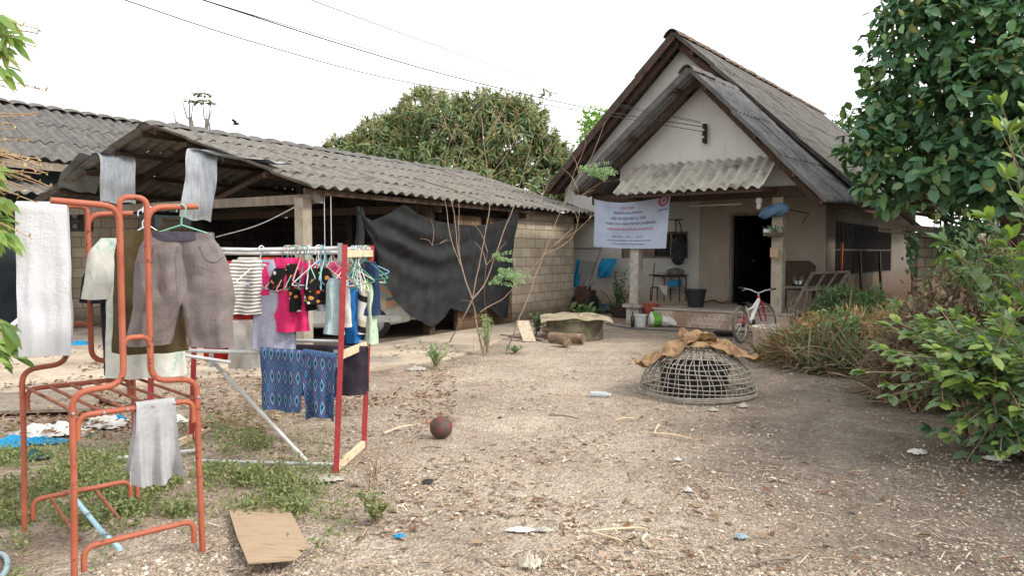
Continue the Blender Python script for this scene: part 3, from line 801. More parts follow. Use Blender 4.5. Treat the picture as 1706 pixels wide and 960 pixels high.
# ================================================================== FOLIAGE
def norm(a): return a / np.maximum(np.linalg.norm(a, axis=1, keepdims=True), 1e-9)
def leaf_mesh(P, D, N, L, W, droop=.25, fold=.25, shape=(1.0, .8)):
    """one leaf per row: base P, axis D, face normal N, length L, width W -> vertices, triangles"""
    n = len(P)
    D = norm(D); N = norm(N - D * (N * D).sum(1, keepdims=True)); X = np.cross(D, N)
    L = L[:, None]; W = W[:, None]
    def pt(t, x, up): return P + D * (L * t) + X * (W * x) + N * (L * up)
    dr = droop if not np.isscalar(droop) else np.full(n, droop)
    dr = dr[:, None]
    def mid(t): return P + D * (L * t) - N * (L * dr * t * t)
    m = [mid(t) for t in (0, .33, .7, 1.0)]
    lift = N * (W * fold)
    a, b = shape
    V = np.stack([m[0], m[1], m[2], m[3], m[1] + X * W * .5 * a + lift, m[2] + X * W * .5 * b + lift, m[1] - X * W * .5 * a + lift, m[2] - X * W * .5 * b + lift], 1)
    T0 = np.array([(0, 4, 1), (0, 1, 6), (1, 4, 5), (1, 5, 2), (6, 1, 2), (6, 2, 7), (2, 5, 3), (7, 2, 3)])
    T = (T0[None] + (np.arange(n) * 8)[:, None, None]).reshape(-1, 3)
    return V.reshape(-1, 3), T
def merge(parts):
    Vs, Ts, mi, b = [], [], [], 0
    for i, (V, T) in enumerate(parts):
        Vs.append(V); Ts.append(T + b); mi.append(np.full(len(T), i)); b += len(V)
    return np.concatenate(Vs), np.concatenate(Ts), np.concatenate(mi)
def rnd(n, a=-1, b=1): return NR.uniform(a, b, (n, 3))
def blob_points(blobs, n, inner=.55, seed=0):
    """points in the outer shells of a set of ellipsoids; returns points and outward directions"""
    B = np.array(blobs, dtype=float)
    wgt = B[:, 3] * B[:, 4] + B[:, 3] * B[:, 5]; wgt /= wgt.sum()
    P, O = [], []
    while len(P) < n:
        i = NR.choice(len(B), p=wgt); d = NR.normal(size=3); d /= np.linalg.norm(d)
        if d[2] < -.55 and NR.random() < .6: continue
        r = NR.uniform(inner, 1.04)
        r *= 1 + .16 * noise.noise(Vector((d[0] * 2.6 + i * 3, d[1] * 2.6, d[2] * 2.6)))
        p = B[i, :3] + d * B[i, 3:6] * r
        q = ((p - B[:, :3]) / B[:, 3:6]); dd = (q * q).sum(1); dd[i] = 9
        if dd.min() < .35: continue
        P.append(p); O.append(d)
    return np.array(P), np.array(O)

M['bark'] = mat('bark', hexc('4a4037'), hexc('6b5f52'), 12, rough=.95, stretch=(2, 2, .4), bump=.5, bs=30, spec=.1)
M['twig'] = mat('dry twig', hexc('8a7462'), hexc('a8927c'), 14, rough=.9, spec=.1)
M['twig_red'] = mat('brown twig', hexc('8a7564'), hexc('a4907d'), 14, rough=.9, spec=.1)
M['teak'] = leafmat('big leaf', [hexc(c) for c in ('385a3e', '466a4b', '537854', '40624c', '628656', '4d7250', '76945a', '3e5e46', '567a5e', '9a9456')], .42, .2)
M['mango'] = leafmat('mango leaf', [hexc(c) for c in ('54694f', '667a56', '7a8a5c', '5d7252', '8a9460', '707f54', '979862')], .5, .25)
M['panicle'] = leafmat('mango blossom', [hexc(c) for c in ('a3936a', 'b5a37a', '92805c', 'bfae86', '9a8862')], .9, .15, .1, (1, 1, .8))
M['shrub'] = leafmat('light leaf', [hexc(c) for c in ('50694a', '627c52', '74905c', '496148', '809a62', '57724e', '688260', '7a946e')], .42, .32)
M['young'] = leafmat('young leaf', [hexc(c) for c in ('7f9848', '92a855', '6f8c44', '9daf62')], .42, .35)
M['weed'] = leafmat('creeping weed leaf', [hexc(c) for c in ('586a40', '69794b', '7a8757', '607246', '8d9264', '728251', '9d9a74', '8f8a68')], .6, .3)
M['dryleaf'] = leafmat('dry leaf', [hexc(c) for c in ('5f4636', '7a5c48', '8c705a', '54402f', 'a08a70', '6b5040')], .8, .1, .15, (1, .9, .8))
M['straw'] = leafmat('dry stalk', [hexc(c) for c in ('7d6c54', '93806a', '67584a', 'a3917a', '5a4c3e')], .9, .1, .1, (1, 1, .9))
M['straw_stem'] = mat('grey stem', hexc('6f675f'), hexc('857c72'), 9, rough=.9)
M['chips'] = leafmat('wood chip litter', [hexc(c) for c in ('7d6a58', 'a08c78', 'c0ad98', '5f5044', 'b8a088', '8f7660', 'd0c2b0', '6b5a4c')], .95, 0, .1)
M['dryvine'] = leafmat('dead vine', [hexc(c) for c in ('6a5b4b', '80705c', '574a3d', '938168', '725f4c')], .9, .05, .1, (1, .9, .8))
M['heap_tip'] = leafmat('reddish weed tip', [hexc(c) for c in ('9a8058', '7b7a4a', 'a5875e', 'a07a5a', '6f7a48', '8a7d54')], .75, .2, .15)
M['fern'] = leafmat('feathery leaf', [hexc(c) for c in ('7d9a6a', '8da878', '6c8a5c')], .6, .3)
M['bright'] = leafmat('bright leaf', [hexc(c) for c in ('6f9a3c', '84ad48', '5d8a35')], .5, .4)

def limbs(mb, base, tips, r0, spread=.6, sub=2, split=.45):
    base = Vector(base)
    for tp in tips:
        tp = base.lerp(Vector(tp), .9); L = (tp - base).length
        m1 = base.lerp(tp, .35) + Vector((R.uniform(-.1, .1), R.uniform(-.1, .1), .08)) * L
        m2 = base.lerp(tp, .7) + Vector((R.uniform(-.1, .1), R.uniform(-.1, .1), .05)) * L
        c = curve_pts([base, m1, m2, tp], 4)
        mb.tube(c, [r0 * (1 - .85 * i / (len(c) - 1)) for i in range(len(c))], 6)
        for q in range(sub):
            s = c[R.randint(len(c) // 3, len(c) - 2)]
            e = s + (tp - base).normalized() * L * .08 + Vector((R.uniform(-1, 1), R.uniform(-1, 1), R.uniform(-.3, .6))) * L * .12
            mb.tube(curve_pts([s, s.lerp(e, .5) + Vector((0, 0, .05 * L)), e], 4), [r0 * .35 * (1 - .8 * i / 8) for i in range(9)], 5)

# ---- big dark tree over the lean-to
def big_tree(base, blobs, n, label):
    t = thing('big_leaved_tree', label, 'tree', base)
    mb = MB(); b = Vector(base)
    f = Vector((base[0] + .2, base[1] + .1, 2.0))
    mb.tube(curve_pts([b, b.lerp(f, .5) + Vector((.08, 0, 0)), f], 5), [.24 - .008 * i for i in range(11)], 10)
    limbs(mb, f, [q[:3] for q in blobs], .12, sub=3)
    mb.build('trunk', M['bark'], t)
    # twigs ending in sprays of 5-8 big leaves
    K = n // 7
    P, O = blob_points(blobs, K, .5)
    rep = NR.integers(5, 9, K)
    idx = np.repeat(np.arange(K), rep); m = len(idx)
    out = norm(O * .9 + rnd(K) * .5 + np.array([0, 0, -.05]))
    D = norm(out[idx] * .6 + norm(rnd(m)) * .85 + np.array([0, 0, -.30]))
    N = norm(np.array([0, 0, .9]) + out[idx] * .7 + rnd(m) * .45)
    Pm = P[idx] + out[idx] * NR.uniform(-.22, .12, (m, 1)) + rnd(m) * .05
    L = NR.uniform(.12, .28, m); W = L * NR.uniform(.42, .62, m)
    V, T = leaf_mesh(Pm, D, N, L, W, NR.uniform(.05, .35, m), .12, (1, .95))
    np_build('crown', V, T, M['teak'], t)
def tb(px, py, r, Y, rz=None, ry=None):
    p = at(px, py, Y); return (p.x, p.y, p.z, r, ry or r, rz or r)
big_tree((9.3, 13.9, 0), [tb(1490, 210, .75, 12.3), tb(1450, 250, .42, 12.0), tb(1472, 292, .52, 12.1), tb(1520, 130, .75, 12.3), tb(1500, 40, .45, 12.2), tb(1560, 60, .95, 12.2), tb(1590, 180, 1.1, 12.0), tb(1560, 268, .8, 11.9), tb(1450, 318, .26, 12.0), tb(1490, 335, .26, 12.2), tb(1640, 275, .85, 11.6), tb(1660, 130, 1.2, 11.8), tb(1640, 10, 1.2, 12.2), tb(1730, 220, 1.3, 11.6), tb(1740, 60, 1.4, 12.0), tb(1720, 300, .8, 11.4), tb(1620, 305, .4, 11.8), tb(1560, -80, 1.1, 12.6), tb(1700, -120, 1.6, 12.6), tb(1830, 150, 1.6, 12.2), tb(1840, 290, 1.1, 11.8), tb(1610, 210, 1.7, 13.6, 1.35, .7), tb(1750, 200, 1.9, 13.6, 1.4, .7), tb(1660, 290, 1.5, 14.6, .7, .5)], 18500, 'tall tree of big dark green leaves towering beside the house')

# ---- mango in bloom behind the shed
def mango(base, blobs, n, label, flower=.8, name='mango_tree'):
    t = thing(name, label, 'tree', base)
    mb = MB(); b = Vector(base); f = Vector((base[0], base[1], 2.2))
    mb.tube([b, b.lerp(f, .5), f], [.35, .3, .28], 10); limbs(mb, f, [q[:3] for q in blobs], .16, sub=2)
    mb.build('trunk', M['bark'], t)
    P, O = blob_points(blobs, n, .72)
    rep = NR.integers(8, 14, n); idx = np.repeat(np.arange(n), rep); m = len(idx)
    D = norm(O[idx] * .55 + norm(rnd(m)) * .8 + np.array([0, 0, -.45])); N = norm(O[idx] + np.array([0, 0, .8]) + rnd(m) * .4)
    L = NR.uniform(.2, .34, m); V, T = leaf_mesh(P[idx], D, N, L, L * .2, NR.uniform(.15, .5, m), .2, (1, .75))
    np_build('crown', V, T, M['mango'], t)
    sel = np.where(NR.random(n) < flower * np.clip(.65 + .5 * np.array([nz(p, .5, 3) for p in P]), .1, 1))[0]
    idx = np.repeat(sel, 16); m = len(idx)
    ax = norm(O[idx] * .8 + np.array([0, 0, .75]) + np.repeat(rnd(len(sel)), 16, 0) * .35)
    tt = np.tile(np.linspace(.05, 1, 16), len(sel))[:, None]
    Pq = P[idx] + ax * tt * .28
    D = norm(ax * .5 + norm(rnd(m))); L = NR.uniform(.08, .16, m) * (1.15 - .7 * tt[:, 0])
    V, T = leaf_mesh(Pq, D, rnd(m), L, L * .22, .1, .3)
    np_build('blossom', V, T, M['panicle'], t)
my = 25.0
def mb_(px, py, rx, rz, Y=my, ry=None):
    p = at(px, py, Y); return (p.x, p.y, p.z, rx, ry or rx, rz)
mango((at(740, 400, my).x, my, 0), [mb_(735, 215, 1.7, 1.15), mb_(840, 230, 1.6, 1.3), mb_(650, 255, 1.6, 1.0), mb_(590, 262, 1.15, .7), mb_(900, 285, 1.2, 1.2), mb_(800, 200, 1.3, .95), mb_(700, 185, .75, .75), mb_(870, 195, .75, .65), mb_(740, 300, 2.4, 1.3), mb_(860, 320, 1.6, 1.2), mb_(925, 270, .7, .6), mb_(915, 165, .16, .25), mb_(700, 240, 1.9, 1.2, 25.6), mb_(800, 260, 2.3, 1.4, 25.8), mb_(880, 300, 1.6, 1.2, 25.6), mb_(620, 285, 1.6, .9, 25.6), mb_(740, 250, 2.2, 1.3, 26.4), mb_(840, 250, 2.0, 1.5, 26.4), mb_(660, 270, 1.8, 1.0, 26.4)], 3800, 'large round flowering mango tree rising behind the shed roof')
# tree outside the frame whose crown shades that side of the yard
# bright tree just behind the main roof, dark one beyond its far end
def small_tree(name, base, blobs, n, L0, m_, label):
    t = thing(name, label, 'tree', base)
    mb = MB(); b = Vector(base); f = Vector((blobs[0][0], blobs[0][1], blobs[0][2] - blobs[0][5]))
    mb.tube(curve_pts([b, b.lerp(f, .5) + Vector((.05, 0, 0)), f], 4), [.12 - .008 * i for i in range(9)], 8); limbs(mb, f, [q[:3] for q in blobs], .05); mb.build('trunk', M['bark'], t)
    P, O = blob_points(blobs, n, .3); m = len(P)
    D = norm(O * .6 + rnd(m) * .7 + np.array([0, 0, -.2])); L = NR.uniform(.7, 1.2, m) * L0
    V, T = leaf_mesh(P, D, norm(O + rnd(m) * .5 + np.array([0, 0, .7])), L, L * .42, .2, .2)
    np_build('crown', V, T, M[m_], t)
small_tree('shade_tree', (9.6, 4.4, 0), [(8.6, 4.2, 4.2, 2.0, 2.0, 1.2), (9.6, 6.0, 4.8, 1.9, 1.9, 1.2), (8.9, 2.4, 4.6, 1.8, 1.8, 1.2), (10.2, 4.2, 5.4, 2.0, 2.0, 1.3)], 2600, .3, 'teak', 'spreading tree standing beyond the broadleaf shrub and shading the gravel')
q = at(1620, 330, 17); small_tree('shady_tree', (q.x + 1.5, q.y + .5, 0), [(*at(x_, y_, Y_)[:], r_, r_ * .8, r_ * .75) for x_, y_, r_, Y_ in ((1500, 320, .6, 17.4), (1560, 325, .9, 17.4), (1630, 320, 1.0, 17.2), (1710, 315, 1.2, 17.0), (1800, 310, 1.4, 17), (1620, 370, .9, 17.2), (1700, 380, 1.2, 17.0), (1790, 390, 1.4, 17), (1660, 430, 1.2, 17.2), (1760, 450, 1.4, 17))], 3600, .26, 'teak', 'dense dim tree filling the gap behind the lean-to roof')
q = at(990, 205, 28); small_tree('leafy_tree', (q.x, q.y, 0), [mb_(990, 205, .55, .55, 28), mb_(985, 235, .6, .6, 28), mb_(1010, 230, .5, .5, 28)], 900, .2, 'bright', 'bright green tree top peeking over the steep roof edge')
q = at(1412, 220, 34); small_tree('leafy_tree', (q.x, q.y, 0), [mb_(1412, 215, .8, .7, 34), mb_(1420, 250, 1.2, .8, 34), mb_(1395, 235, .6, .6, 34)], 1500, .22, 'teak', 'small dim tree seen beyond the far roof end')

# ---- far trees that read as one mass beyond the yard
Pf = []
for _ in range(9000):
    an = R.uniform(-1.35, 1.35); d_ = R.uniform(48, 60); hh = 3.2 + 1.6 * nz((an * 9, 0, 0), 1.0, 3) + 1.2 * nz((an * 31, 0, 0), 1.0, 5)
    Pf.append((d_ * math.sin(an), d_ * math.cos(an), R.uniform(-.2, max(1.5, hh))))
Pf = np.array(Pf); m_ = len(Pf); L_ = NR.uniform(.5, 1.1, m_)
V, T = leaf_mesh(Pf, norm(rnd(m_)), rnd(m_) + np.array([0, -.6, .6]), L_, L_ * .7, .2, .2); np_build('distant_wood', V, T, M['mango'], kind='stuff')
# ---- umbrella-leaved plants behind the shed ridge
pl = at(335, 220, 24)
t = thing('umbel_plant', 'slender flat-topped plant with bare stems showing above the shed ridge', 'plant', (pl.x, pl.y, 0))
mb = MB()
for (x0, y0, x1, y1) in ((345, 230, 337, 160), (345, 230, 352, 165), (350, 230, 344, 185), (318, 230, 300, 155), (318, 230, 315, 150), (322, 230, 322, 168), (297, 230, 287, 180), (342, 230, 355, 178)):
    a, b = at(x0, y0, 24), at(x1, y1, 24); a0 = Vector((a.x, a.y, 0))
    mb.tube(curve_pts([a0, a, a.lerp(b, .5) + Vector((R.uniform(-.06, .06), 0, 0)), b], 5), [.05 - .0027 * i for i in range(16)], 5)
mb.build('stem', M['straw_stem'], t)
def pad(c, rx, n):
    c = Vector(c); P = np.array([(c.x + rx * math.cos(a) * r, c.y + rx * math.sin(a) * r, c.z - .04 * r * r + R.uniform(-.015, .015)) for a, r in ((R.uniform(0, 2 * PI), R.random() ** .5) for _ in range(n))])
    D = norm(P - np.array(c) + rnd(n) * .2); L = NR.uniform(.10, .17, n); D[:, 2] *= .3
    return leaf_mesh(P, D, np.tile([0, 0, 1.], (n, 1)) + rnd(n) * .15, L, L * .5)
V, T, _ = merge([pad(at(337, 156, 24), .24, 60), pad(at(342, 168, 24), .22, 50), pad(at(327, 169, 24), .12, 20), pad(at(316, 167, 24), .12, 20), pad(at(352, 171, 24), .1, 16)])
np_build('leaves', V, T, leafmat('umbel leaf', [hexc(c) for c in ('6c7a5c', '7d8b68', '5c6a50')], .6, .3), t)

# ---- foreground shrub with broad leaves at one side
def spray_tree(name, base, stems, label, m_leaf, Lr, cat='shrub', ratio=.5, young=True, dens=1.0, tw='twig_red', r0=.016):
    """stems: list of control polylines; broad leaves set along each in pairs"""
    t = thing(name, label, cat, base)
    mb = MB(); Ps, Ds, Ns, yg = [], [], [], []
    for st in stems:
        c = curve_pts(st, 6); k = len(c)
        mb.tube(c, [r0 * (1 - .8 * i / (k - 1)) for i in range(k)], 6)
        for i in range(k // 3, k):
            d = (c[min(i + 1, k - 1)] - c[i - 1]).normalized()
            for sg in (-1, 1):
                if R.random() > .8 * dens: continue
                s = d.cross(Vector((0, 0, 1)))
                if s.length < .05: s = Vector((1, 0, 0))
                s.normalize()
                a = R.uniform(0, PI) if abs(d.z) > .7 else R.uniform(-.5, .5)
                ss = s * (sg * math.cos(a)) + s.cross(d) * math.sin(a)
                Ps.append(c[i] + ss * .01); Ds.append(ss * .9 + d * .6 + Vector((R.uniform(-.3, .3), R.uniform(-.3, .3), R.uniform(-.35, .15))))
                Ns.append(Vector((R.uniform(-.4, .4), R.uniform(-.6, .2), 1)) - d * .1); yg.append(i > k - 3)
        for _ in range(4):
            Ps.append(c[-1]); Ds.append(d + Vector((R.uniform(-.7, .7), R.uniform(-.7, .7), R.uniform(-.3, .5)))); Ns.append(Vector((R.uniform(-.4, .4), R.uniform(-.5, .3), 1))); yg.append(True)
    mb.build('stem', M[tw], t)
    P, D, N, yg = np.array(Ps), np.array(Ds), np.array(Ns), np.array(yg)
    L = NR.uniform(Lr[0], Lr[1], len(P))
    V, T = leaf_mesh(P, D, N, L, L * ratio, NR.uniform(.05, .3, len(P)), .1, (1, .95))
    mi = np.repeat((yg & (NR.random(len(yg)) < (.5 if young else .15))).astype(int), 8)
    np_build('leaves', V, T, [M[m_leaf], M['young']], t, mi=mi)
def stems_to(base, tips, bend=.25):
    b = Vector(base); o = []
    for tp in tips:
        tp = Vector(tp); s = b + Vector((R.uniform(-.2, .2), R.uniform(-.2, .2), 0))
        m = s.lerp(tp, .5) + Vector((R.uniform(-.1, .1), R.uniform(-.1, .1), bend))
        o.append([s, s.lerp(m, .5) + Vector((0, 0, bend * .4)), m, tp])
    return o
tips = [at(x, y, d) for x, y, d in ((1495, 590, 5.3), (1520, 560, 5.6), (1560, 540, 5.8), (1510, 605, 5.2), (1560, 585, 5.2), (1620, 540, 5.2), (1660, 530, 5.3), (1600, 620, 5.0), (1650, 590, 4.9), (1535, 535, 6.2), (1660, 640, 4.9), (1590, 560, 5.4), (1550, 550, 5.6), (1680, 560, 5.1), (1700, 600, 4.9), (1630, 590, 5.2), (1500, 540, 6.0), (1660, 690, 5.0), (1630, 650, 5.1), (1700, 680, 4.8), (1710, 510, 5.4), (1610, 540, 6.0), (1690, 530, 5.0), (1720, 640, 4.7), (1640, 620, 5.3), (1590, 600, 5.5), (1680, 590, 5.4), (1700, 740, 4.9), (1570, 520, 6.2), (1690, 470, 5.8))]
spray_tree('broadleaf_shrub', (3.95, 5.5, 0), stems_to((3.75, 5.6, 0), tips, .3) + stems_to((3.9, 5.9, 0), [p + Vector((R.uniform(-.25, .3), R.uniform(-.1, .4), R.uniform(-.3, .02))) for p in tips for _ in range(2)], .25), 'bushy light green shrub with broad leaves spilling onto the gravel', 'shrub', (.06, .135), ratio=.52, dens=1.15)
tips = [at(x, y, d) for x, y, d in ((1640, 178, 5.2), (1670, 215, 5.2), (1690, 195, 5.2), (1700, 240, 5.2), (1600, 385, 5.6), (1640, 380, 5.6), (1590, 425, 5.8), (1620, 410, 5.6), (1670, 400, 5.5), (1690, 330, 5.4), (1680, 380, 5.4), (1720, 300, 5.3), (1650, 430, 5.8), (1730, 400, 5.4))]
spray_tree('broadleaf_sapling', (4.6, 5.9, 0), stems_to((4.75, 5.9, 0), [p + Vector((R.uniform(-.05, .25), R.uniform(-.3, .4), R.uniform(-.1, .1))) for p in tips for _ in range(1)] + [Vector((4.75 + R.uniform(-.4, .9), 5.9 + R.uniform(-.5, .6), R.uniform(1.2, 2.5))) for _ in range(10)], .2), 'tall yellowish green sapling leaning in above the dead vines', 'shrub', (.10, .17), ratio=.45, dens=1.0, r0=.011)
# ---- low shade plant at the gravel's edge
tips = [(3.55 + R.uniform(-.3, .9), 5.3 + R.uniform(-.5, .5), R.uniform(.05, .5)) for _ in range(26)]
spray_tree('ground_shrub', (3.95, 5.35, 0), stems_to((3.95, 5.35, 0), tips, .1), 'low dark green undergrowth hugging the edge of the gravel', 'teak', (.07, .13), ratio=.5, young=False, r0=.008)

# ---- heaps of dry weeds / dead vines: each one countable mound
def dry_heap(name, label, c, rad, n, nleaf, mtip, cat='weeds', stalk=('straw', (.25, .6)), green=0.25):
    t = thing(name, label, cat, c)
    cx, cy = c[0], c[1]; rx, ry, rz = rad
    a = NR.uniform(0, 2 * PI, n); r = NR.random(n) ** .5
    hgt = np.sqrt(np.maximum(0, 1 - r * r)) * rz * (.7 + .45 * np.array([nz((math.cos(q) * s * 2, math.sin(q) * s * 2, 0), 1.3, 7) for q, s in zip(a, r)]))
    P = np.stack([cx + rx * r * np.cos(a), cy + ry * r * np.sin(a), NR.random(n) * hgt * .92], 1)
    D = norm(rnd(n) * np.array([1, 1, .8]) + np.array([0, 0, .15])); L = NR.uniform(*stalk[1], n)
    V1, T1 = leaf_mesh(P, D, rnd(n), L, np.full(n, .009) + NR.random(n) * .008, NR.uniform(-.3, .6, n), .5, (1, 1))
    np_build('stalks', V1, T1, M[stalk[0]], t)
    a = NR.uniform(0, 2 * PI, nleaf); r = NR.random(nleaf) ** .5
    hgt = np.sqrt(np.maximum(0, 1 - r * r)) * rz * (.75 + .5 * np.array([nz((math.cos(q) * s * 2, math.sin(q) * s * 2, 0), 1.3, 7) for q, s in zip(a, r)]))
    P = np.stack([cx + rx * r * np.cos(a), cy + ry * r * np.sin(a), hgt * NR.uniform(.7, 1.25, nleaf)], 1)
    D = norm(rnd(nleaf) + np.array([0, 0, .6])); L = NR.uniform(.05, .12, nleaf)
    V2, T2 = leaf_mesh(P, D, rnd(nleaf) + np.array([0, 0, .6]), L, L * .3, .2, .2)
    mi = np.repeat((np.array([nz(p, 1.6, 21) for p in P]) > .18 - green).astype(int), 8)
    np_build('leaves', V2, T2, [M[mtip], M['shrub']], t, mi=mi)
dry_heap('dry_weeds', 'sprawling heap of dry weeds with reddish tips beside the bamboo coop', G(1372, 606) + Vector((0, .2, 0)), (.82, .65, .40), 2000, 7500, 'heap_tip', green=.5)
dry_heap('dry_weeds', 'pale tangled heap of dead stalks in the middle of the weed bank', G(1440, 622) + Vector((.1, .5, 0)), (.95, .8, .75), 3000, 3600, 'heap_tip', green=.25)
dry_heap('dry_weeds', 'rust-tipped weed mound in front of the wooden cart', G(1425, 560) + Vector((.1, .3, 0)), (.9, .8, .88), 1800, 7500, 'heap_tip', green=.5)
dry_heap('dry_weeds', 'brown weed mound half hidden behind the broadleaf shrub', G(1550, 600) + Vector((.2, .2, 0)), (1.1, .9, .85), 2400, 3600, 'heap_tip', green=.4)
dry_heap('dead_vine_heap', 'tall heap of tangled dead brown vines in front of the lean-to', (4.95, 7.6, 0), (.85, .65, 1.75), 7000, 4200, 'dryvine', 'dead vines', ('dryvine', (.2, .6)), green=.2)
dry_heap('dead_vine_heap', 'lower dead vine heap creeping down behind the broadleaf shrub', (4.3, 7.4, 0), (.6, .6, 1.2), 3600, 2400, 'dryvine', 'dead vines', ('dryvine', (.2, .5)), green=.25)
# climber on the lean-to wall
def climber(name, label, pts, n, L0):
    P = []
    for (px, py, Y, rx, rz, k) in pts:
        for _ in range(k):
            q = at(px, py, Y); P.append((q.x + R.gauss(0, rx), q.y + R.uniform(-.12, .05), q.z + R.gauss(0, rz)))
    P = np.array(P); m = len(P); L = NR.uniform(.6, 1.2, m) * L0
    t = thing(name, label, 'climber', (P[:, 0].mean(), P[:, 1].mean(), 0))
    V, T = leaf_mesh(P, norm(rnd(m) * .6 + np.array([0, -.4, -.8])), norm(rnd(m) * .5 + np.array([0, -1, .5])), L, L * .7, .2, .1, (1, .8)); np_build('leaves', V, T, M['teak'], t)
    mb = MB()
    for (px, py, Y, rx, rz, k) in pts:
        q = at(px, py, Y); g = Vector((q.x, q.y + .05, 0)); mb.tube(curve_pts([g, g.lerp(q, .5) + Vector((.08, 0, 0)), q], 5), .012, 5)
    mb.build('stem', M['bark'], t)
climber('creeper', 'dark creeper curtain hanging over the block wall of the lean-to', [(1600, 400, 15.1, .22, .15, 240), (1610, 430, 15.1, .25, .25, 320), (1625, 470, 15.1, .25, .3, 260)], 0, .16)
climber('creeper', 'small creeper tuft dangling at the lean-to roof corner', [(1517, 395, 15.0, .08, .16, 50), (1515, 420, 15.0, .06, .15, 40)], 0, .13)

# ---- mango branch hanging in at one edge, close to the camera
def near_branch():
    base = (-4.6, 3.5, 0)
    t = thing('mango_sapling', 'mango branches with drooping leaves and blossom reaching in above the towel', 'tree', base)
    mb = MB(); Ps, Ds, Ns = [], [], []; Fp, Fd = [], []
    mb.tube(curve_pts([Vector(base), Vector((-4.5, 3.6, 1.6)), Vector((-4.3, 3.7, 3.2))], 6), [.09 - .004 * i for i in range(13)], 8)
    ends = [(8, 25, 1), (25, 60, 1), (15, 110, 1), (30, 150, 0), (5, 80, 1), (-10, 40, 1), (-20, 100, 1), (60, 305, 0), (40, 270, 0), (72, 320, 0), (20, 250, 0), (10, 330, 1), (0, 360, 1), (12, 390, 1), (-20, 340, 1), (5, 540, 1), (-10, 570, 1), (15, 575, 1), (-20, 600, 1), (18, 590, 1), (-40, 60, 1), (45, 295, 0), (25, 215, 0), (-15, 280, 1)]
    for (px, py, lf) in ends:
        e = at(px, py, R.uniform(3.55, 3.95)); s = Vector((-4.35, 3.65, max(.35, min(3.1, e.z + R.uniform(-.25, .15)))))
        s = s + Vector((0, 0, R.uniform(.0, .5))); c = curve_pts([s, s.lerp(e, .4) + Vector((0, R.uniform(-.1, .1), R.uniform(.0, .2))), s.lerp(e, .75) + Vector((0, 0, R.uniform(-.03, .12))), e], 4); mb.tube(c, [.008 - .0005 * i for i in range(13)], 5)
        d = (c[-1] - c[-4]).normalized()
        if lf:
            for _ in range(11):
                Ps.append(c[-1] - d * R.uniform(0, .08)); Ds.append(d * .5 + Vector((R.uniform(-.8, .8), R.uniform(-.8, .8), R.uniform(-1.1, .1)))); Ns.append(Vector((R.uniform(-.5, .5), -.6, .8)))
        if py > 180 and py < 400 or (R.random() < .5 and py < 400):
            for _ in range(3):
                e2 = c[-1] + Vector((R.uniform(-.10, .14), R.uniform(-.06, .06), R.uniform(-.08, .1))); s2 = c[R.randint(5, 11)]
                cc = curve_pts([s2, s2.lerp(e2, .5) + Vector((0, 0, .02)), e2], 4); mb.tube(cc, .0026, 4)
                for q in cc[2:]:
                    for _ in range(3): Fp.append(q); Fd.append(Vector((R.uniform(-1, 1), R.uniform(-1, 1), R.uniform(-.6, .9))))
    mb.build('stem', mat('reddish mango twig', hexc('9a7c60'), hexc('b3977a'), 9, rough=.8), t)
    P = np.array(Ps); L = NR.uniform(.09, .16, len(P)); V, T = leaf_mesh(P, np.array(Ds), np.array(Ns), L, L * .26, NR.uniform(.1, .4, len(P)), .15, (1, .85)); np_build('leaves', V, T, leafmat('fresh mango leaf', [hexc(c) for c in ('5f7f44', '7a9650', '8da65a', '6b8a48', '9ab063')], .45, .4), t)
    P = np.array(Fp); L = NR.uniform(.008, .03, len(P)); V, T = leaf_mesh(P, np.array(Fd), rnd(len(P)), L, L * .35, .1, .2); np_build('blossom', V, T, M['panicle'], t)
near_branch()

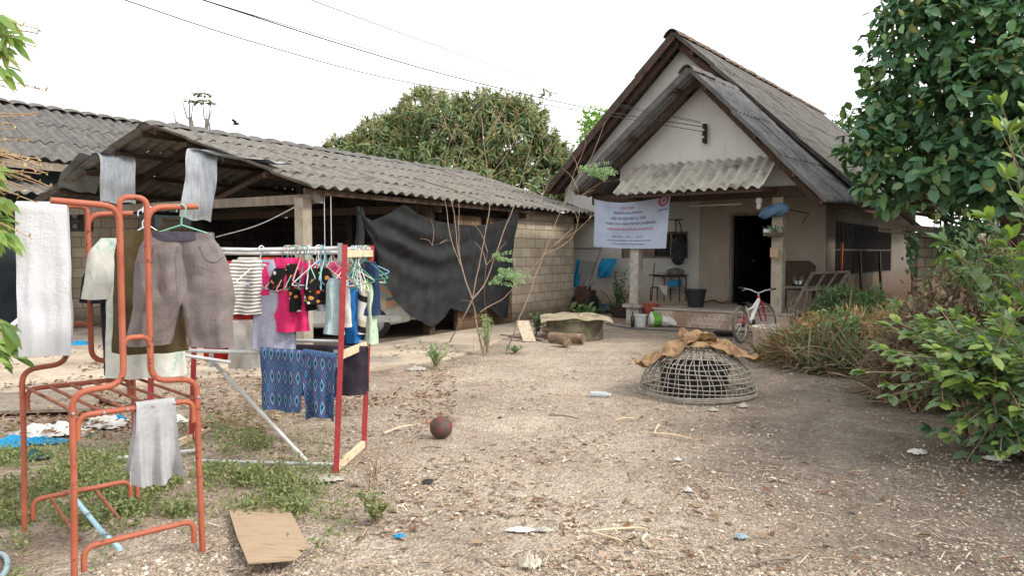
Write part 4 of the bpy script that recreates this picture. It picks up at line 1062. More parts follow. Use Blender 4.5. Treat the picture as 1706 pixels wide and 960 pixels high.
# ---- bare many-stemmed shrub in front of the net
def bare_shrub():
    b0 = G(806, 590)
    t = thing('bare_shrub', 'bare many-stemmed shrub with crossing brown branches before the black net', 'shrub', b0)
    mb = MB(); Y = b0.y
    st = [([(806, 590), (796, 550), (787, 500)], .042), ([(750, 570), (768, 535), (787, 500)], .026), ([(845, 585), (862, 540), (890, 470), (905, 425), (935, 350), (985, 260), (1010, 200)], .02),
          ([(787, 500), (770, 450), (752, 400), (742, 340), (738, 290)], .02), ([(787, 500), (765, 430), (758, 370), (752, 320), (768, 250), (790, 190)], .016), ([(787, 500), (800, 430), (815, 350), (812, 300), (806, 240), (800, 190)], .018),
          ([(787, 500), (810, 470), (830, 410), (855, 345), (872, 290), (890, 220)], .022), ([(800, 520), (840, 495), (880, 455), (915, 415), (960, 385), (995, 352)], .014),
          ([(765, 440), (764, 380), (763, 330), (752, 285), (720, 250)], .010), ([(752, 320), (740, 275), (760, 215), (775, 235)], .008), ([(812, 300), (845, 255), (870, 210)], .008), ([(855, 345), (835, 320), (800, 330)], .006), ([(905, 425), (950, 400), (965, 350), (960, 300)], .01),
          ([(935, 350), (960, 280), (975, 235), (945, 190)], .009), ([(960, 330), (1000, 305), (1040, 300)], .006), ([(872, 290), (905, 262), (930, 230)], .007), ([(752, 400), (720, 410)], .005), ([(806, 240), (830, 200)], .006), ([(870, 300), (885, 330), (900, 345)], .006), ([(768, 250), (745, 215)], .005),
          ([(790, 560), (785, 600), (770, 620)], .006), ([(812, 570), (808, 480), (812, 420)], .008)]
    for pts, r in st:
        c = curve_pts([at(x, y, Y + (i * .05 if i else 0) + R.uniform(-.04, .04)) if not (i == 0 and y > 560) else G(x, y) for i, (x, y) in enumerate(pts)], 5)
        k = len(c); c = [p + Vector((nz(p, 4, 1), nz(p, 4, 2), nz(p, 4, 3))) * .018 for p in c]
        mb.tube(c, [r * .5 * (1 - .75 * i / (k - 1)) for i in range(k)], 6)
        for _ in range(3 if r < .02 else 1):
            s = c[R.randint(k // 2, k - 1)]; e = s + Vector((R.uniform(-.35, .35), R.uniform(-.2, .2), R.uniform(.05, .45)))
            mb.tube(curve_pts([s, s.lerp(e, .5) + Vector((.03, 0, .03)), e], 4), [.005, .005, .0045, .004, .004, .003, .003, .002, .002], 4)
    mb.build('stems', M['twig_red'], t)
    # feathery leaf sprays
    Ps, Ds = [], []
    for (px, py, k) in ((838, 455, 9), (850, 462, 8), (828, 430, 5), (985, 290, 8), (995, 284, 8), (970, 282, 5), (820, 470, 5)):
        for _ in range(k):
            s = at(px + R.uniform(-10, 4), py + R.uniform(-5, 5), Y); e = s + Vector((R.uniform(.05, .34), R.uniform(-.1, .1), R.uniform(-.05, .1)))
            for i in range(14):
                p = s.lerp(e, i / 13) - Vector((0, 0, .03 * (i / 13) ** 2))
                for sg in (-1, 1): Ps.append(p); Ds.append(Vector((.4, sg * .5, sg * .8)))
    P = np.array(Ps); L = NR.uniform(.025, .045, len(P)); V, T = leaf_mesh(P, np.array(Ds), rnd(len(P)) + np.array([0, -1, 0]), L, L * .35, 0, 0); np_build('leaves', V, T, M['fern'], t)
bare_shrub()
# ---- small plants
def tuft(name, label, c, rad, h, n, L0, m_='weed', cat='weed', group=None, stems=10):
    c = Vector(c); t = thing(name, label, cat, c, group)
    mb = MB(); Ps, Ds = [], []
    for i in range(stems):
        a = R.uniform(0, 2 * PI); e = c + Vector((math.cos(a) * rad * R.random(), math.sin(a) * rad * R.random(), h * R.uniform(.5, 1)))
        cc = curve_pts([c + Vector((R.uniform(-.03, .03), R.uniform(-.03, .03), 0)), c.lerp(e, .5) + Vector((0, 0, .1 * h)), e], 4); mb.tube(cc, .004, 4)
        for _ in range(n // stems):
            q = cc[R.randint(2, 8)]; Ps.append(q + Vector((R.gauss(0, .015), R.gauss(0, .015), R.gauss(0, .012)))); Ds.append(Vector((R.uniform(-1, 1), R.uniform(-1, 1), R.uniform(-.2, .9))))
    mb.build('stem', M['twig'], t)
    P = np.array(Ps); L = NR.uniform(.6, 1.3, len(P)) * L0; V, T = leaf_mesh(P, np.array(Ds), rnd(len(P)) * .6 + np.array([0, 0, 1]), L, L * .5, .15, .15); np_build('leaves', V, T, M[m_], t)
tuft('weed_tuft', 'round green weed tuft growing near the broken plywood sheet', G(628, 868), .15, .17, 420, .028, 'weed', stems=14)
tuft('weed_tuft', 'sparse grey-green weed on the concrete edge before the net', G(725, 612), .28, .34, 420, .04, 'fern', stems=22)
tuft('weed_tuft', 'upright weed with tiny leaves between the bare shrub stems', G(812, 590), .22, .62, 320, .045, 'fern', stems=16)
tuft('weed_tuft', 'bright low weed at the foot of the bare shrub', G(858, 588), .18, .10, 160, .04, 'shrub', stems=8)
tuft('weed_tuft', 'thin dry weed stalk standing in the gravel beyond the plywood', G(622, 812), .09, .26, 60, .02, 'straw', stems=6)
tuft('leafy_plant', 'broad-leaved green plant beside the covered concrete ring', G(972, 538), .32, .42, 70, .16, 'shrub', 'plant', stems=9)
tuft('leafy_plant', 'dark weed clump against the block wall by the logs', G(893, 560), .2, .42, 160, .07, 'teak', 'plant', stems=10)

# ================================================================== GROUND COVER
def inside(poly, x, y):
    c = False; n = len(poly)
    for i in range(n):
        x1, y1 = poly[i]; x2, y2 = poly[i - 1]
        if (y1 > y) != (y2 > y) and x < (x2 - x1) * (y - y1) / (y2 - y1) + x1: c = not c
    return c
def topx(x, y):
    return 853 + F * x / y, 420 + F * 1.5 / y
# creeping weeds (pixel-shaped patches turned into ground patches)
weedpoly = [(-60, 740), (120, 745), (300, 735), (345, 690), (420, 690), (480, 720), (520, 760), (530, 820), (560, 860), (560, 905), (470, 900), (430, 870), (300, 905), (150, 960), (-80, 990)]
P = []
tries = 0
while len(P) < 22000 and tries < 900000:
    tries += 1
    px, py = R.uniform(-90, 600), 690 + 330 * R.random()
    if not inside(weedpoly, px + R.gauss(0, 26), py + R.gauss(0, 14)): continue
    g = G(px, py)
    d = .20 + 1.1 * nz((g.x, g.y, 0), 1.9, 12) + .9 * nz((g.x, g.y, 0), 6, 3)
    if px > 330: d += .12
    if py > 860: d -= .30
    if R.random() > d: continue
    for _ in range(4):
        P.append((g.x + R.gauss(0, .02), g.y + R.gauss(0, .03), gz(g.x, g.y) + R.random() ** 1.5 * .08))
P = np.array(P); m = len(P); L = NR.uniform(.012, .034, m)
V, T = leaf_mesh(P, norm(rnd(m) + np.array([0, 0, .6])), rnd(m) * .7 + np.array([0, 0, 1]), L, L * .5, .15, .15)
np_build('creeping_weeds', V, T, M['weed'], kind='stuff')
# dry leaves
P = []
while len(P) < 2600:
    px, py = R.uniform(-40, 760), 580 + 150 * R.random() ** 1.2
    g = G(px, py)
    if nz((g.x, g.y, 0), 1.1, 31) + .25 * R.random() < (.0 if py > 640 else .18): continue
    P.append((g.x, g.y, .025 + R.random() * .015))
for _ in range(200):
    g = G(R.uniform(560, 1706), R.uniform(620, 955)); P.append((g.x, g.y, gz(g.x, g.y) + .012))
P = np.array(P); m = len(P); L = NR.uniform(.03, .085, m)
V, T = leaf_mesh(P, norm(rnd(m) * np.array([1, 1, .25])), rnd(m) * .5 + np.array([0, 0, 1]), L, L * NR.uniform(.3, .5, m), NR.uniform(-.3, .4, m), .25); np_build('dry_leaves', V, T, M['dryleaf'], kind='stuff')
# straws and twig bits
P = []
for _ in range(1500):
    g = G(R.uniform(330, 1706), 575 + 385 * R.random()); 
    P.append((g.x, g.y, gz(g.x, g.y) + .012))
for _ in range(5200):
    px, py = R.uniform(380, 1300), 590 + 370 * R.random(); g = G(px, py)
    if nz((g.x, g.y, 0), 1.1, 55) + .3 * nz((g.x, g.y, 0), 4, 5) < R.uniform(-.15, .25) or R.random() < .4 * (px > 1000): continue
    P.append((g.x, g.y, gz(g.x, g.y) + .008))
P = np.array(P); m = len(P); L = np.where(np.arange(m) < 1500, NR.uniform(.03, .2, m), NR.uniform(.015, .06, m))
V, T = leaf_mesh(P, norm(rnd(m) * np.array([1, 1, .06])), np.tile([0, 0, 1.], (m, 1)), L, np.where(np.arange(m) < 1500, NR.uniform(.003, .008, m), L * NR.uniform(.25, .55, m)), NR.uniform(-.2, .2, m), .3, (1, 1)); np_build('twig_litter', V, T, M['chips'], kind='stuff')
# gravel: low-poly stones
ico = [(0, 0, -1), (.72, -.53, -.45), (-.28, -.85, -.45), (-.89, 0, -.45), (-.28, .85, -.45), (.72, .53, -.45), (.28, -.85, .45), (-.72, -.53, .45), (-.72, .53, .45), (.28, .85, .45), (.89, 0, .45), (0, 0, 1)]
icf = [(0, 2, 1), (1, 5, 0), (0, 3, 2), (0, 4, 3), (0, 5, 4), (1, 10, 5), (2, 6, 1), (3, 7, 2), (4, 8, 3), (5, 9, 4), (1, 6, 10), (2, 7, 6), (3, 8, 7), (4, 9, 8), (5, 10, 9), (6, 11, 10), (7, 11, 6), (8, 11, 7), (9, 11, 8), (10, 11, 9)]
P, Sz = [], []
while len(P) < 22000:
    px, py = R.uniform(150, 1720), 585 + 400 * R.random() ** .75
    g = G(px, py)
    if px < 560 and inside(weedpoly, px, py) and R.random() < .8: continue
    if R.random() < .75 * sstep(.9, 2.0, g.x - .14 * (g.y - 4)): continue
    tr = math.exp(-((g.x - .05 - .11 * (g.y - 5)) / .9) ** 2)
    d = .42 + 1.1 * nz((g.x, g.y, 0), .9, 41) + .5 * nz((g.x, g.y, 0), 4, 3) - .45 * tr + .12 * (py > 800)
    if R.random() > d: continue
    s = .004 + .0075 * R.random() ** 2 + (.011 * R.random() if R.random() < .06 else 0)
    P.append((g.x, g.y, gz(g.x, g.y) + s * .15)); Sz.append(s * max(1, g.y / 6.5))
P = np.array(P); Sz = np.array(Sz); m = len(P)
I = np.array(ico)
sc3 = np.stack([NR.uniform(.8, 1.5, m), NR.uniform(.7, 1.2, m), NR.uniform(.4, .8, m)], 1) * Sz[:, None]
V = I[None] * (1 + NR.uniform(-.22, .22, (m, 12, 1))) * sc3[:, None, :]
an = NR.uniform(0, 2 * PI, m); ca, sa = np.cos(an)[:, None], np.sin(an)[:, None]
V = np.stack([V[..., 0] * ca - V[..., 1] * sa, V[..., 0] * sa + V[..., 1] * ca, V[..., 2]], 2) + P[:, None, :]
T = (np.array(icf)[None] + (np.arange(m) * 12)[:, None, None]).reshape(-1, 3)
k = Nd('gravel stones'); g_ = k.n('ShaderNodeNewGeometry')
c = k.ramp(g_.outputs['Random Per Island'], [(0, hexc('74685d')), (.25, hexc('95887a')), (.5, hexc('a89a88')), (.7, hexc('857668')), (.88, hexc('b8ac9c')), (.98, hexc('cbc2b5')), (1, hexc('8f6f60'))])
k.out(c, .95, 0, .1)
np_build('gravel', V.reshape(-1, 3), T, k.m, kind='stuff')
# ================================================================== CLOTH
Z3 = Vector((0, 0, 1))
def clothmat(name, c1, c2=None, s=5, rough=.9, bump=.35, transl=.08, c3=None, s3=3.0, t3=(.55, .75)):
    k = Nd(name); v = k.coord('Object')
    c = k.ramp(k.noise(v, s * 5, 6), [(.3, c1), (.7, c2 or tuple(x * .9 for x in c1))])
    if c3: c = k.mix(k.ramp(k.noise(v, s3, 5), [(t3[0], (0, 0, 0)), (t3[1], (1, 1, 1))]), c, c3)
    vc = k.coord('Object', (1, 1, .28)); vd = k.coord('Object', (.5, 1, 1.4), (0, .5, 0))
    k.bump(k.math('ADD', k.math('ADD', k.noise(vc, 26, 4, .55, 1.2), k.math('MULTIPLY', k.noise(vd, 18, 4, .6, 1.5), .8)), k.math('MULTIPLY', k.noise(v, 300, 2), .3)), bump * 1.1, .014)
    return k.out(c, rough, 0, .15)
def uvpat(name, fn, rough=.9, bump=.3):
    k = Nd(name); uv = k.coord('UV'); sx = k.n('ShaderNodeSeparateXYZ'); k.l(uv, sx.inputs[0])
    c = fn(k, uv, sx.outputs['X'], sx.outputs['Y'])
    k.bump(k.noise(k.coord('Object'), 16, 5, .6, .6), bump, .012)
    return k.out(c, rough, 0, .15)
def const_ramp(k, fac, stops):
    c = k.ramp(fac, stops); c.node.color_ramp.interpolation = 'CONSTANT'; return c
def ikat(k, uv, x, y):
    n_ = k.math('MULTIPLY', k.noise(uv, 45, 4), .22)
    ax = k.math('ABSOLUTE', k.math('SUBTRACT', k.math('FRACT', k.math('MULTIPLY', x, 20.0)), .5))
    ay = k.math('ABSOLUTE', k.math('SUBTRACT', k.math('FRACT', k.math('MULTIPLY', y, 6.5)), .5))
    d = k.math('ADD', k.math('SUBTRACT', k.math('ADD', ax, ay), .11), n_)
    c = const_ramp(k, d, [(0, hexc('17344a')), (.12, hexc('2b6675')), (.24, hexc('8ea6b8')), (.30, hexc('37517c')), (.44, hexc('4b4a6c')), (.56, hexc('665f7c')), (.64, hexc('223a60')), (.76, hexc('3f7496')), (.9, hexc('15253f'))])
    return c
def stripes(k, uv, x, y):
    a = k.math('FRACT', k.math('MULTIPLY', k.math('ADD', y, k.math('MULTIPLY', k.noise(uv, 5, 3), .03)), 42.0))
    return k.ramp(a, [(.42, hexc('d2cfca')), (.5, hexc('77706b')), (.88, hexc('77706b')), (.95, hexc('d2cfca'))])
def vor_pat(base, cols, scale, t):
    def f(k, uv, x, y):
        vo = k.n('ShaderNodeTexVoronoi'); vo.inputs['Scale'].default_value = scale; k.l(uv, vo.inputs['Vector'])
        sp = k.n('ShaderNodeSeparateColor'); k.l(vo.outputs['Color'], sp.inputs[0])
        cc = const_ramp(k, sp.outputs[0], [(i / len(cols), c) for i, c in enumerate(cols)])
        m = k.ramp(k.math('ADD', vo.outputs['Distance'], k.math('MULTIPLY', sp.outputs[1], .35)), [(t, (1, 1, 1)), (t + .04, (0, 0, 0))])
        return k.mix(m, base, cc)
    return f
def squares(k, uv, x, y):
    vm = k.n('ShaderNodeVectorMath', operation='SCALE'); vm.inputs['Scale'].default_value = 9.0; k.l(uv, vm.inputs[0])
    fl = k.n('ShaderNodeVectorMath', operation='FLOOR'); k.l(vm.outputs[0], fl.inputs[0])
    wn = k.n('ShaderNodeTexWhiteNoise'); wn.noise_dimensions = '2D'; k.l(fl.outputs[0], wn.inputs['Vector'])
    return k.mix(.75, const_ramp(k, wn.outputs['Value'], [(0, hexc('b9ad97')), (.55, hexc('a99c86')), (.68, hexc('6f97a8')), (.84, hexc('4f6f86')), (.9, hexc('bd8a62'))]), hexc('b9ad97')) if False else const_ramp(k, wn.outputs['Value'], [(0, hexc('b5a993')), (.5, hexc('a3967f')), (.66, hexc('7d9aa5')), (.8, hexc('567387')), (.9, hexc('b48b6b'))])

def cloth_tube(mb, rows, o, ex, ey, nv=26, nu=44, fold=.012, seed=0.0, fk=3.0, mi=0, wrinkle=.006):
    """garment tube hung at o: rows of (drop, centre, half width, thickness)"""
    o, ex, ey = Vector(o), Vector(ex).normalized(), Vector(ey).normalized()
    d = [r[0] for r in rows]; cxs = [r[1] for r in rows]; hw = [r[2] for r in rows]; th = [r[3] for r in rows]
    def rowat(b):
        dd = d[0] + (d[-1] - d[0]) * b
        return dd, float(np.interp(dd, d, cxs)), float(np.interp(dd, d, hw)), float(np.interp(dd, d, th))
    def P(a, b):
        dd, cx, h, t = rowat(b); an = 2 * PI * a; c, s = math.cos(an), math.sin(an)
        x = h * math.copysign(abs(c) ** .75, c); y = t * math.copysign(abs(s) ** .85, s)
        g = min(1, .25 + b * 1.2)
        wv = math.sin(x * fk * 22 + seed + 2.6 * nz((x, dd, seed), 3.5, seed)) + .5 * math.sin(x * fk * 37 + seed * 2 + 2 * nz((x, dd, seed), 5, seed + 5))
        y += fold * .75 * g * wv * (1 - .55 * (abs(x) / max(h, .01)) ** 4)
        y += wrinkle * 1.8 * (nz((x * 9, dd * 6, s), 1, seed) + .6 * nz((x * 16 + dd * 9, dd * 14, s), 1, seed + 2))
        zz = -dd + .008 * nz((x, dd, 0), 8, seed + 3) * b - .006 * math.cos(x / max(h, .01) * 2.0) * b
        x += .008 * nz((dd, s, 0), 7, seed)
        return o + ex * (cx + x) + ey * y + Z3 * zz
    def uv(a, b):
        dd, cx, h, t = rowat(b); an = 2 * PI * a; c = math.cos(an)
        return (cx + h * math.copysign(abs(c) ** .75, c), -dd)
    mb.grid(P, nu, nv, mi, uv=uv)
def cloth_strip(mb, top, drop_f, drop_b, ex, ey, wdt, r=.016, nu=24, nv=40, fold=.01, seed=0.0, taper=0.0, mi=0, uvs=1.0, hem=.01):
    """cloth laid over a rail: front fall, bend, back fall"""
    top, ex, ey = Vector(top), Vector(ex).normalized(), Vector(ey).normalized()
    tot = drop_f + drop_b + PI * r
    def P(a, b):
        s = b * tot; x = (a - .5) * wdt
        if s < drop_f: y, z, fr = -r, -(drop_f - s), (drop_f - s) / drop_f
        elif s < drop_f + PI * r:
            q = (s - drop_f) / r; y, z, fr = -r * math.cos(q), r * math.sin(q), 0
        else: y, z = r, -(s - drop_f - PI * r); fr = -z / drop_b
        x *= 1 + taper * fr
        y += fold * fr * (math.sin(x / wdt * 11 + seed + 1.6 * nz((x, z, 0), 4, seed)) + .4 * math.sin(x / wdt * 23 + seed * 3 + 2 * nz((x, z, 0), 5, seed))) + .012 * nz((x * 8, z * 8, seed), 1) * min(1, fr * 4)
        z += hem * fr * nz((x, 0, 0), 6, seed)
        x += .012 * nz((z, 0, 0), 5, seed) * fr
        return top + ex * x + ey * y + Z3 * z
    mb.grid(P, nu, nv, mi, uv=lambda a, b: ((a - .5) * wdt * uvs, b * tot * uvs))

# ================================================================== ORANGE RACK
M['orange'] = mat('orange enamel worn', hexc('954f3b'), hexc('a55f48'), 7, c3=hexc('5d382b'), s3=22, t3=(.6, .66), rough=.55, spec=.3, bump=.2, bs=60)
M['rusty'] = mat('rusty slat', hexc('7d4a3a'), hexc('93604d'), 12, c3=hexc('5a3a2e'), s3=7, rough=.8, spec=.2)
RO = Vector((-2.09, 3.81, 0)); e1 = Vector((.72, .69, 0)).normalized(); e2 = Vector((.707, -.707, 0))
def RP(a, b, z): return RO + e1 * a + e2 * b + Z3 * z
rack = thing('clothes_rack', 'rusty orange tubular clothes rack with rounded corners standing in the weeds', 'clothes rack', RO)
tr = .0145
WA, LB, JI = .275, .46, .215
ZM, ZT = .87, 1.71
legz = {(-1, -1): .0, (1, -1): .0, (-1, 1): .0, (1, 1): .0}
for sa in (-1, 1):
    for sb in (-1, 1):
        mb = MB()
        i = WA - JI
        arm = WA + (.06 if sa < 0 else .02)
        pts = [RP(sa * (WA + .012), sb * LB, -.02), RP(sa * WA, sb * LB, .5), RP(sa * WA, sb * LB, ZM), RP(sa * i, sb * LB, ZM + .015), RP(sa * i, sb * LB, ZT), RP(sa * arm, sb * LB, ZT + .015)]
        mb.tube(fillet(pts, .075, 6), tr, 10); mb.build('upright', M['orange'], rack)
for sb in (-1, 1):
    for (a0, zt, zb, r_) in ((WA - .02, .765, .655, .07), (WA - .03, .16, .05, .07), (WA - JI - .028 + .0, 1.10, .965, .045), (WA - JI - .028, 1.755, 1.615, .045)):
        mb = MB()
        small = a0 < .1
        off = -.0 if small else .0
        mb.tube(fillet([RP(-a0 - (.028 if small else 0), sb * (LB + .0) + (.03 if small else 0) * sb * 0, zb), RP(-a0 - (.028 if small else 0), sb * LB, zt), RP(a0 + (.028 if small else 0), sb * LB, zt), RP(a0 + (.028 if small else 0), sb * LB, zb)], r_, 6), tr * .92, 10)
        mb.build('hoop', M['orange'], rack)
for a in (-.26, -.15, -.05, .06, .16, .26):
    mb = MB(); mb.tube([RP(a, -LB, .765 + (.012 if abs(a) > .2 else 0)), RP(a + R.uniform(-.012, .012), LB, .765 + (.012 if abs(a) > .2 else 0))], .0085, 8); mb.build('slat', M['rusty'], rack)
mb = MB()
for sb in (-1, 1):
    for a, z_ in ((-.15, .765), (-.05, .765), (.06, .765), (.16, .765), (-WA, .78), (WA, .78)):
        mb = MB(); mb.lathe([(.008, 0), (.007, .004), (.001, .006)], RP(a, sb * (LB + .0145), z_), 8, ax=(e1, Z3, e2 * sb)); mb.build('bolt', M['steel'], rack)
mb = MB(); mb.tube([RP(-.16, -LB, .15), RP(-.13, -.05, .02)], .0095, 8); mb.build('broken_slat', M['rusty'], rack)
mb = MB(); mb.tube([RP(.06, -LB, .15), RP(.09, -.14, .05)], .0095, 8); mb.build('broken_slat', M['rusty'], rack)
mb = MB(); mb.tube([RP(-.06, -LB, .15), RP(-.05, .02, .07), RP(-.045, .3, .05)], .0125, 8); mb.build('blue_slat', mat('chipped pale blue paint', hexc('8fb6c4'), hexc('a9cbd6'), 9, c3=hexc('4f5a58'), s3=11, t3=(.56, .62), rough=.6), rack)

# towel over one arm
M['towel'] = clothmat('pale towel', hexc('bfbfc4'), hexc('cfcfd2'), 30, bump=.4)
mb = MB(); aA = RP(-(WA - JI) - .14, LB - .92, ZT + .015)
top = at(70, 341, 3.92); cloth_strip(mb, top, .80, .74, Vector((1, .35, 0)), Vector((-.3, 1, 0)), .235, .02, fold=.012, seed=1.0, taper=.06)
mb.build('towel', M['towel'], label='pale grey towel draped over one end of the orange rack', cat='towel', fix=False, angle=180)

# hangers
def hanger_mesh(wd=.38, drop=.15, r=.0035):
    mb = MB()
    hk = [Vector((-.022, 0, -.012)), Vector((-.02, 0, .012)), Vector((0, 0, .024)), Vector((.02, 0, .012)), Vector((.016, 0, -.02)), Vector((0, 0, -.045)), Vector((0, 0, -.075))]
    mb.tube(curve_pts(hk, 4), r, 5)
    z0 = -.075
    tri = fillet([Vector((0, 0, z0)), Vector((wd / 2, 0, z0 - drop)), Vector((-wd / 2, 0, z0 - drop)), Vector((0, 0, z0))], .03, 4)
    mb.tube(tri, r, 5)
    return mb
HC = {n: mat('hanger ' + n, hexc(c), rough=.35, spec=.4) for n, c in (('mint', '7fb9a4'), ('white', 'd4d8d8'), ('teal', '3c8f8e'), ('pink', 'd08a8a'), ('sky', '7fa9c9'), ('green', '4f9a78'), ('cream', 'd6cdb4'))}
def hanger(loc, rz, colr, label, group='wire hangers on the racks', wd=.38, drop=.13, r=.0035, tilt=0.0):
    o = hanger_mesh(wd, drop, r).build('coat_hanger', HC[colr], local=True)
    o.location = loc; o.rotation_euler = (tilt * .4, tilt, rz)
    return props(o, label, 'hanger', group)

# grey shorts on a mint hanger at the rack's front arm
M['shorts'] = clothmat('brownish grey twill', hexc('6f6765'), hexc('7c7371'), 4, bump=.4, c3=hexc('66626a'), s3=4)
hk = at(302, 349, 3.62); hk2 = RP(WA, LB - .92 + .92 * 0, 0)
fx = Vector((1, .12, 0)).normalized(); fy = Vector((-.12, 1, 0)).normalized()
hanger(hk, math.atan2(fx.y, fx.x), 'mint', 'mint wire hanger holding the grey shorts', wd=.30, drop=.05, r=.004)
mb = MB(); so = at(300, 388, 3.60)
so = so + fy * .045
for s_, hem in ((-1, .545), (1, .56)):
    cloth_tube(mb, [(0, s_ * .070 - .015, .090, .034), (.035, s_ * .070 - .015, .091, .036), (.06, s_ * .078 - .012, .101, .045), (.15, s_ * .094 - .005, .120, .05), (.26, s_ * .102, .130, .056), (.33, s_ * .108, .130, .057), (.36, s_ * .117 - .004, .116, .056), (.40, s_ * .125 - .010, .112, .054), (.46, s_ * .136 - .017, .108, .05), (hem, s_ * .148 - .026, .104, .046)], so, fx, fy, nv=40, fold=.018, seed=2.0 + s_, fk=1.5, wrinkle=.012)
sh = mb.build('shorts', M['shorts'], label='large brownish grey shorts hung from the orange rack', cat='shorts', fix=False, angle=180)
mb = MB(); cloth_tube(mb, [(-.006, -.015, .158, .037), (.02, -.015, .158, .0385), (.034, -.015, .157, .0385)], so, fx, fy, nv=4, fold=0, wrinkle=.002); mb.build('waistband', clothmat('waistband dark', hexc('47434f'), hexc('524d58'), 6), sh, fix=False, angle=180)
for s_ in (-1, 1):
    mb = MB(); c = curve_pts([so + fx * (s_ * .10 - .01) + Z3 * -.06 - fy * .050, so + fx * (s_ * .125 - .005) + Z3 * -.125 - fy * .054, so + fx * (s_ * .165 - .005) + Z3 * -.14 - fy * .045, so + fx * (s_ * .195 - .0) + Z3 * -.115 - fy * .03], 5); mb.tube(c, .003, 5); mb.build('pocket', M['shorts'], sh)
mb = MB(); mb.tube([so + Vector((0, 0, -.05)) - fy * .052, so + Vector((0, 0, -.18)) - fy * .062, so + Vector((0, 0, -.34)) - fy * .066], .002, 4); mb.build('fly_seam', M['shorts'], sh)

# shirts deeper in the rack
M['olive'] = clothmat('olive brown jersey', hexc('453a29'), hexc('51452f'), 4, bump=.4)
M['tiedye'] = uvpat('green and cream print', lambda k, uv, x, y: k.ramp(k.noise(uv, 9, 3, .6, 1.2), [(.30, hexc('8fa9a4')), (.38, hexc('b3bfb6')), (.48, hexc('c6c6bd')), (.64, hexc('cfcdc5')), (.72, hexc('a3b3a8'))]))
M['blackcloth'] = clothmat('black jersey', hexc('2a2c30'), hexc('33353a'), 4)
M['redcloth'] = clothmat('red jersey', hexc('a11d20'), hexc('b42a2a'), 5)
def shirt(name, m, label, o, ex, ey, half, length, sleeve=0, seed=0.0, cat='shirt', th=.045, flare=1.12, neck=.09, sl_drop=.22, strap=False, fold=.024):
    mb = MB()
    sh_ = .03 if strap else .05
    cloth_tube(mb, [(0, 0, neck, .03), (sh_, 0, half * .86, .04), (.13, 0, half * .97, th), (.3, 0, half, th), (length, 0, half * flare, th * 1.1)], o, ex, ey, fold=fold, seed=seed, fk=1.7)
    ex = Vector(ex).normalized(); ey = Vector(ey).normalized()
    if sleeve:
        for s_ in (-1, 1):
            cloth_tube(mb, [(0.03, s_ * half * .8, .06, .035), (.1, s_ * (half * .8 + sleeve * .4), .085, .04), (.03 + sl_drop, s_ * (half * .8 + sleeve), .08, .035)], Vector(o), ex, ey, nv=12, nu=24, fold=.008, seed=seed + s_)
    return mb.build(name, m, label=label, cat=cat, fix=False, angle=180)
o_ = at(238, 388, 4.12); shirt('patterned_shirt', M['tiedye'], 'white and green patterned shirt behind the olive top', o_, (1, .3, 0), (-.3, 1, 0), .185, .80, sleeve=.085, seed=1.3, sl_drop=.33)
hanger(o_ + Vector((0, 0, .105)), .3, 'white', 'white wire hanger inside the green patterned shirt')
o_ = at(246, 384, 3.9); shirt('olive_top', M['olive'], 'olive brown sleeveless top hung beside the grey shorts', o_, (1, .25, 0), (-.25, 1, 0), .165, .64, seed=2.6, neck=.10)
hanger(o_ + Vector((0, 0, .105)), .25, 'white', 'white wire hanger inside the olive brown top')
o_ = at(196, 430, 4.28); shirt('black_shirt', M['blackcloth'], 'black shirt hanging behind the patterned shirt', o_, (.8, .6, 0), (-.6, .8, 0), .09, .68, sleeve=.05, seed=5.0, flare=.9)
# small grey cloth over the rack's middle rail
mb = MB(); top = RP(.075, LB, .765); cloth_strip(mb, top + Z3 * .012, .40, .34, e1, -e2, .175, .018, fold=.032, seed=3.0, taper=.32, hem=.10)
mb.build('grey_cloth', clothmat('grey cotton', hexc('98989a'), hexc('a9a9ab'), 5, c3=hexc('868688'), s3=6), label='small grey cloth draped over the middle rail of the orange rack', cat='cloth', fix=False, angle=180)

# ================================================================== RED RACK
M['red_paint'] = mat('red painted steel', hexc('8f2c32'), hexc('a23a3e'), 9, c3=hexc('6b2327'), s3=12, t3=(.6, .75), rough=.5, spec=.35)
M['white_tube'] = mat('white plastic tube', hexc('b7b9b8'), hexc('cfd0ce'), 9, c3=hexc('8d8f8d'), s3=6, rough=.5)
RN, RF, LN, LF = G(560, 787), G(606, 746), G(248, 768), G(319, 735)
lean = Vector((.075, 0, 0))
def rtop(p, z=1.53): return p + lean * (z / 1.53) + Z3 * z
rr = thing('drying_rack', 'red-posted drying rack with white rails crowded with clothes and hangers', 'clothes rack', (RN + RF + LN + LF) / 4)
for p in (RN, RF, LN, LF):
    mb = MB(); mb.bar(p, rtop(p, 1.55), .036, .036, up=(.3, -1, 0)); mb.build('post', M['red_paint'], rr)
rails = []
for f, z in ((.02, 1.525), (.5, 1.50), (.98, 1.525)):
    a, b = rtop(LN.lerp(LF, f), z), rtop(RN.lerp(RF, f), z); rails.append((a, b))
    mb = MB(); mb.tube([a, a.lerp(b, .5) - Z3 * .012, b], .0155, 10); mb.build('rail', M['white_tube'], rr)
lrails = []
for f, z in ((.05, .80), (.93, .82)):
    a, b = rtop(LN.lerp(LF, f), z), rtop(RN.lerp(RF, f), z); lrails.append((a, b))
    mb = MB(); mb.tube([a, b], .014, 10); mb.build('rail', M['white_tube'], rr)
for (p, q) in ((RN, RF), (LN, LF)):
    for z in (1.49, .80, .03):
        mb = MB(); mb.bar(rtop(p, z), rtop(q, z), .03, .05); mb.build('crosspiece', M['wood_pale'], rr)
for p in (RN,):
    for z in (1.5, .78):
        mb = MB(); c = rtop(p, z) + Vector((-.026, -.012, 0)); mb.box(c, (.028, .03, .12)); mb.build('bracket', M['steel'], rr)
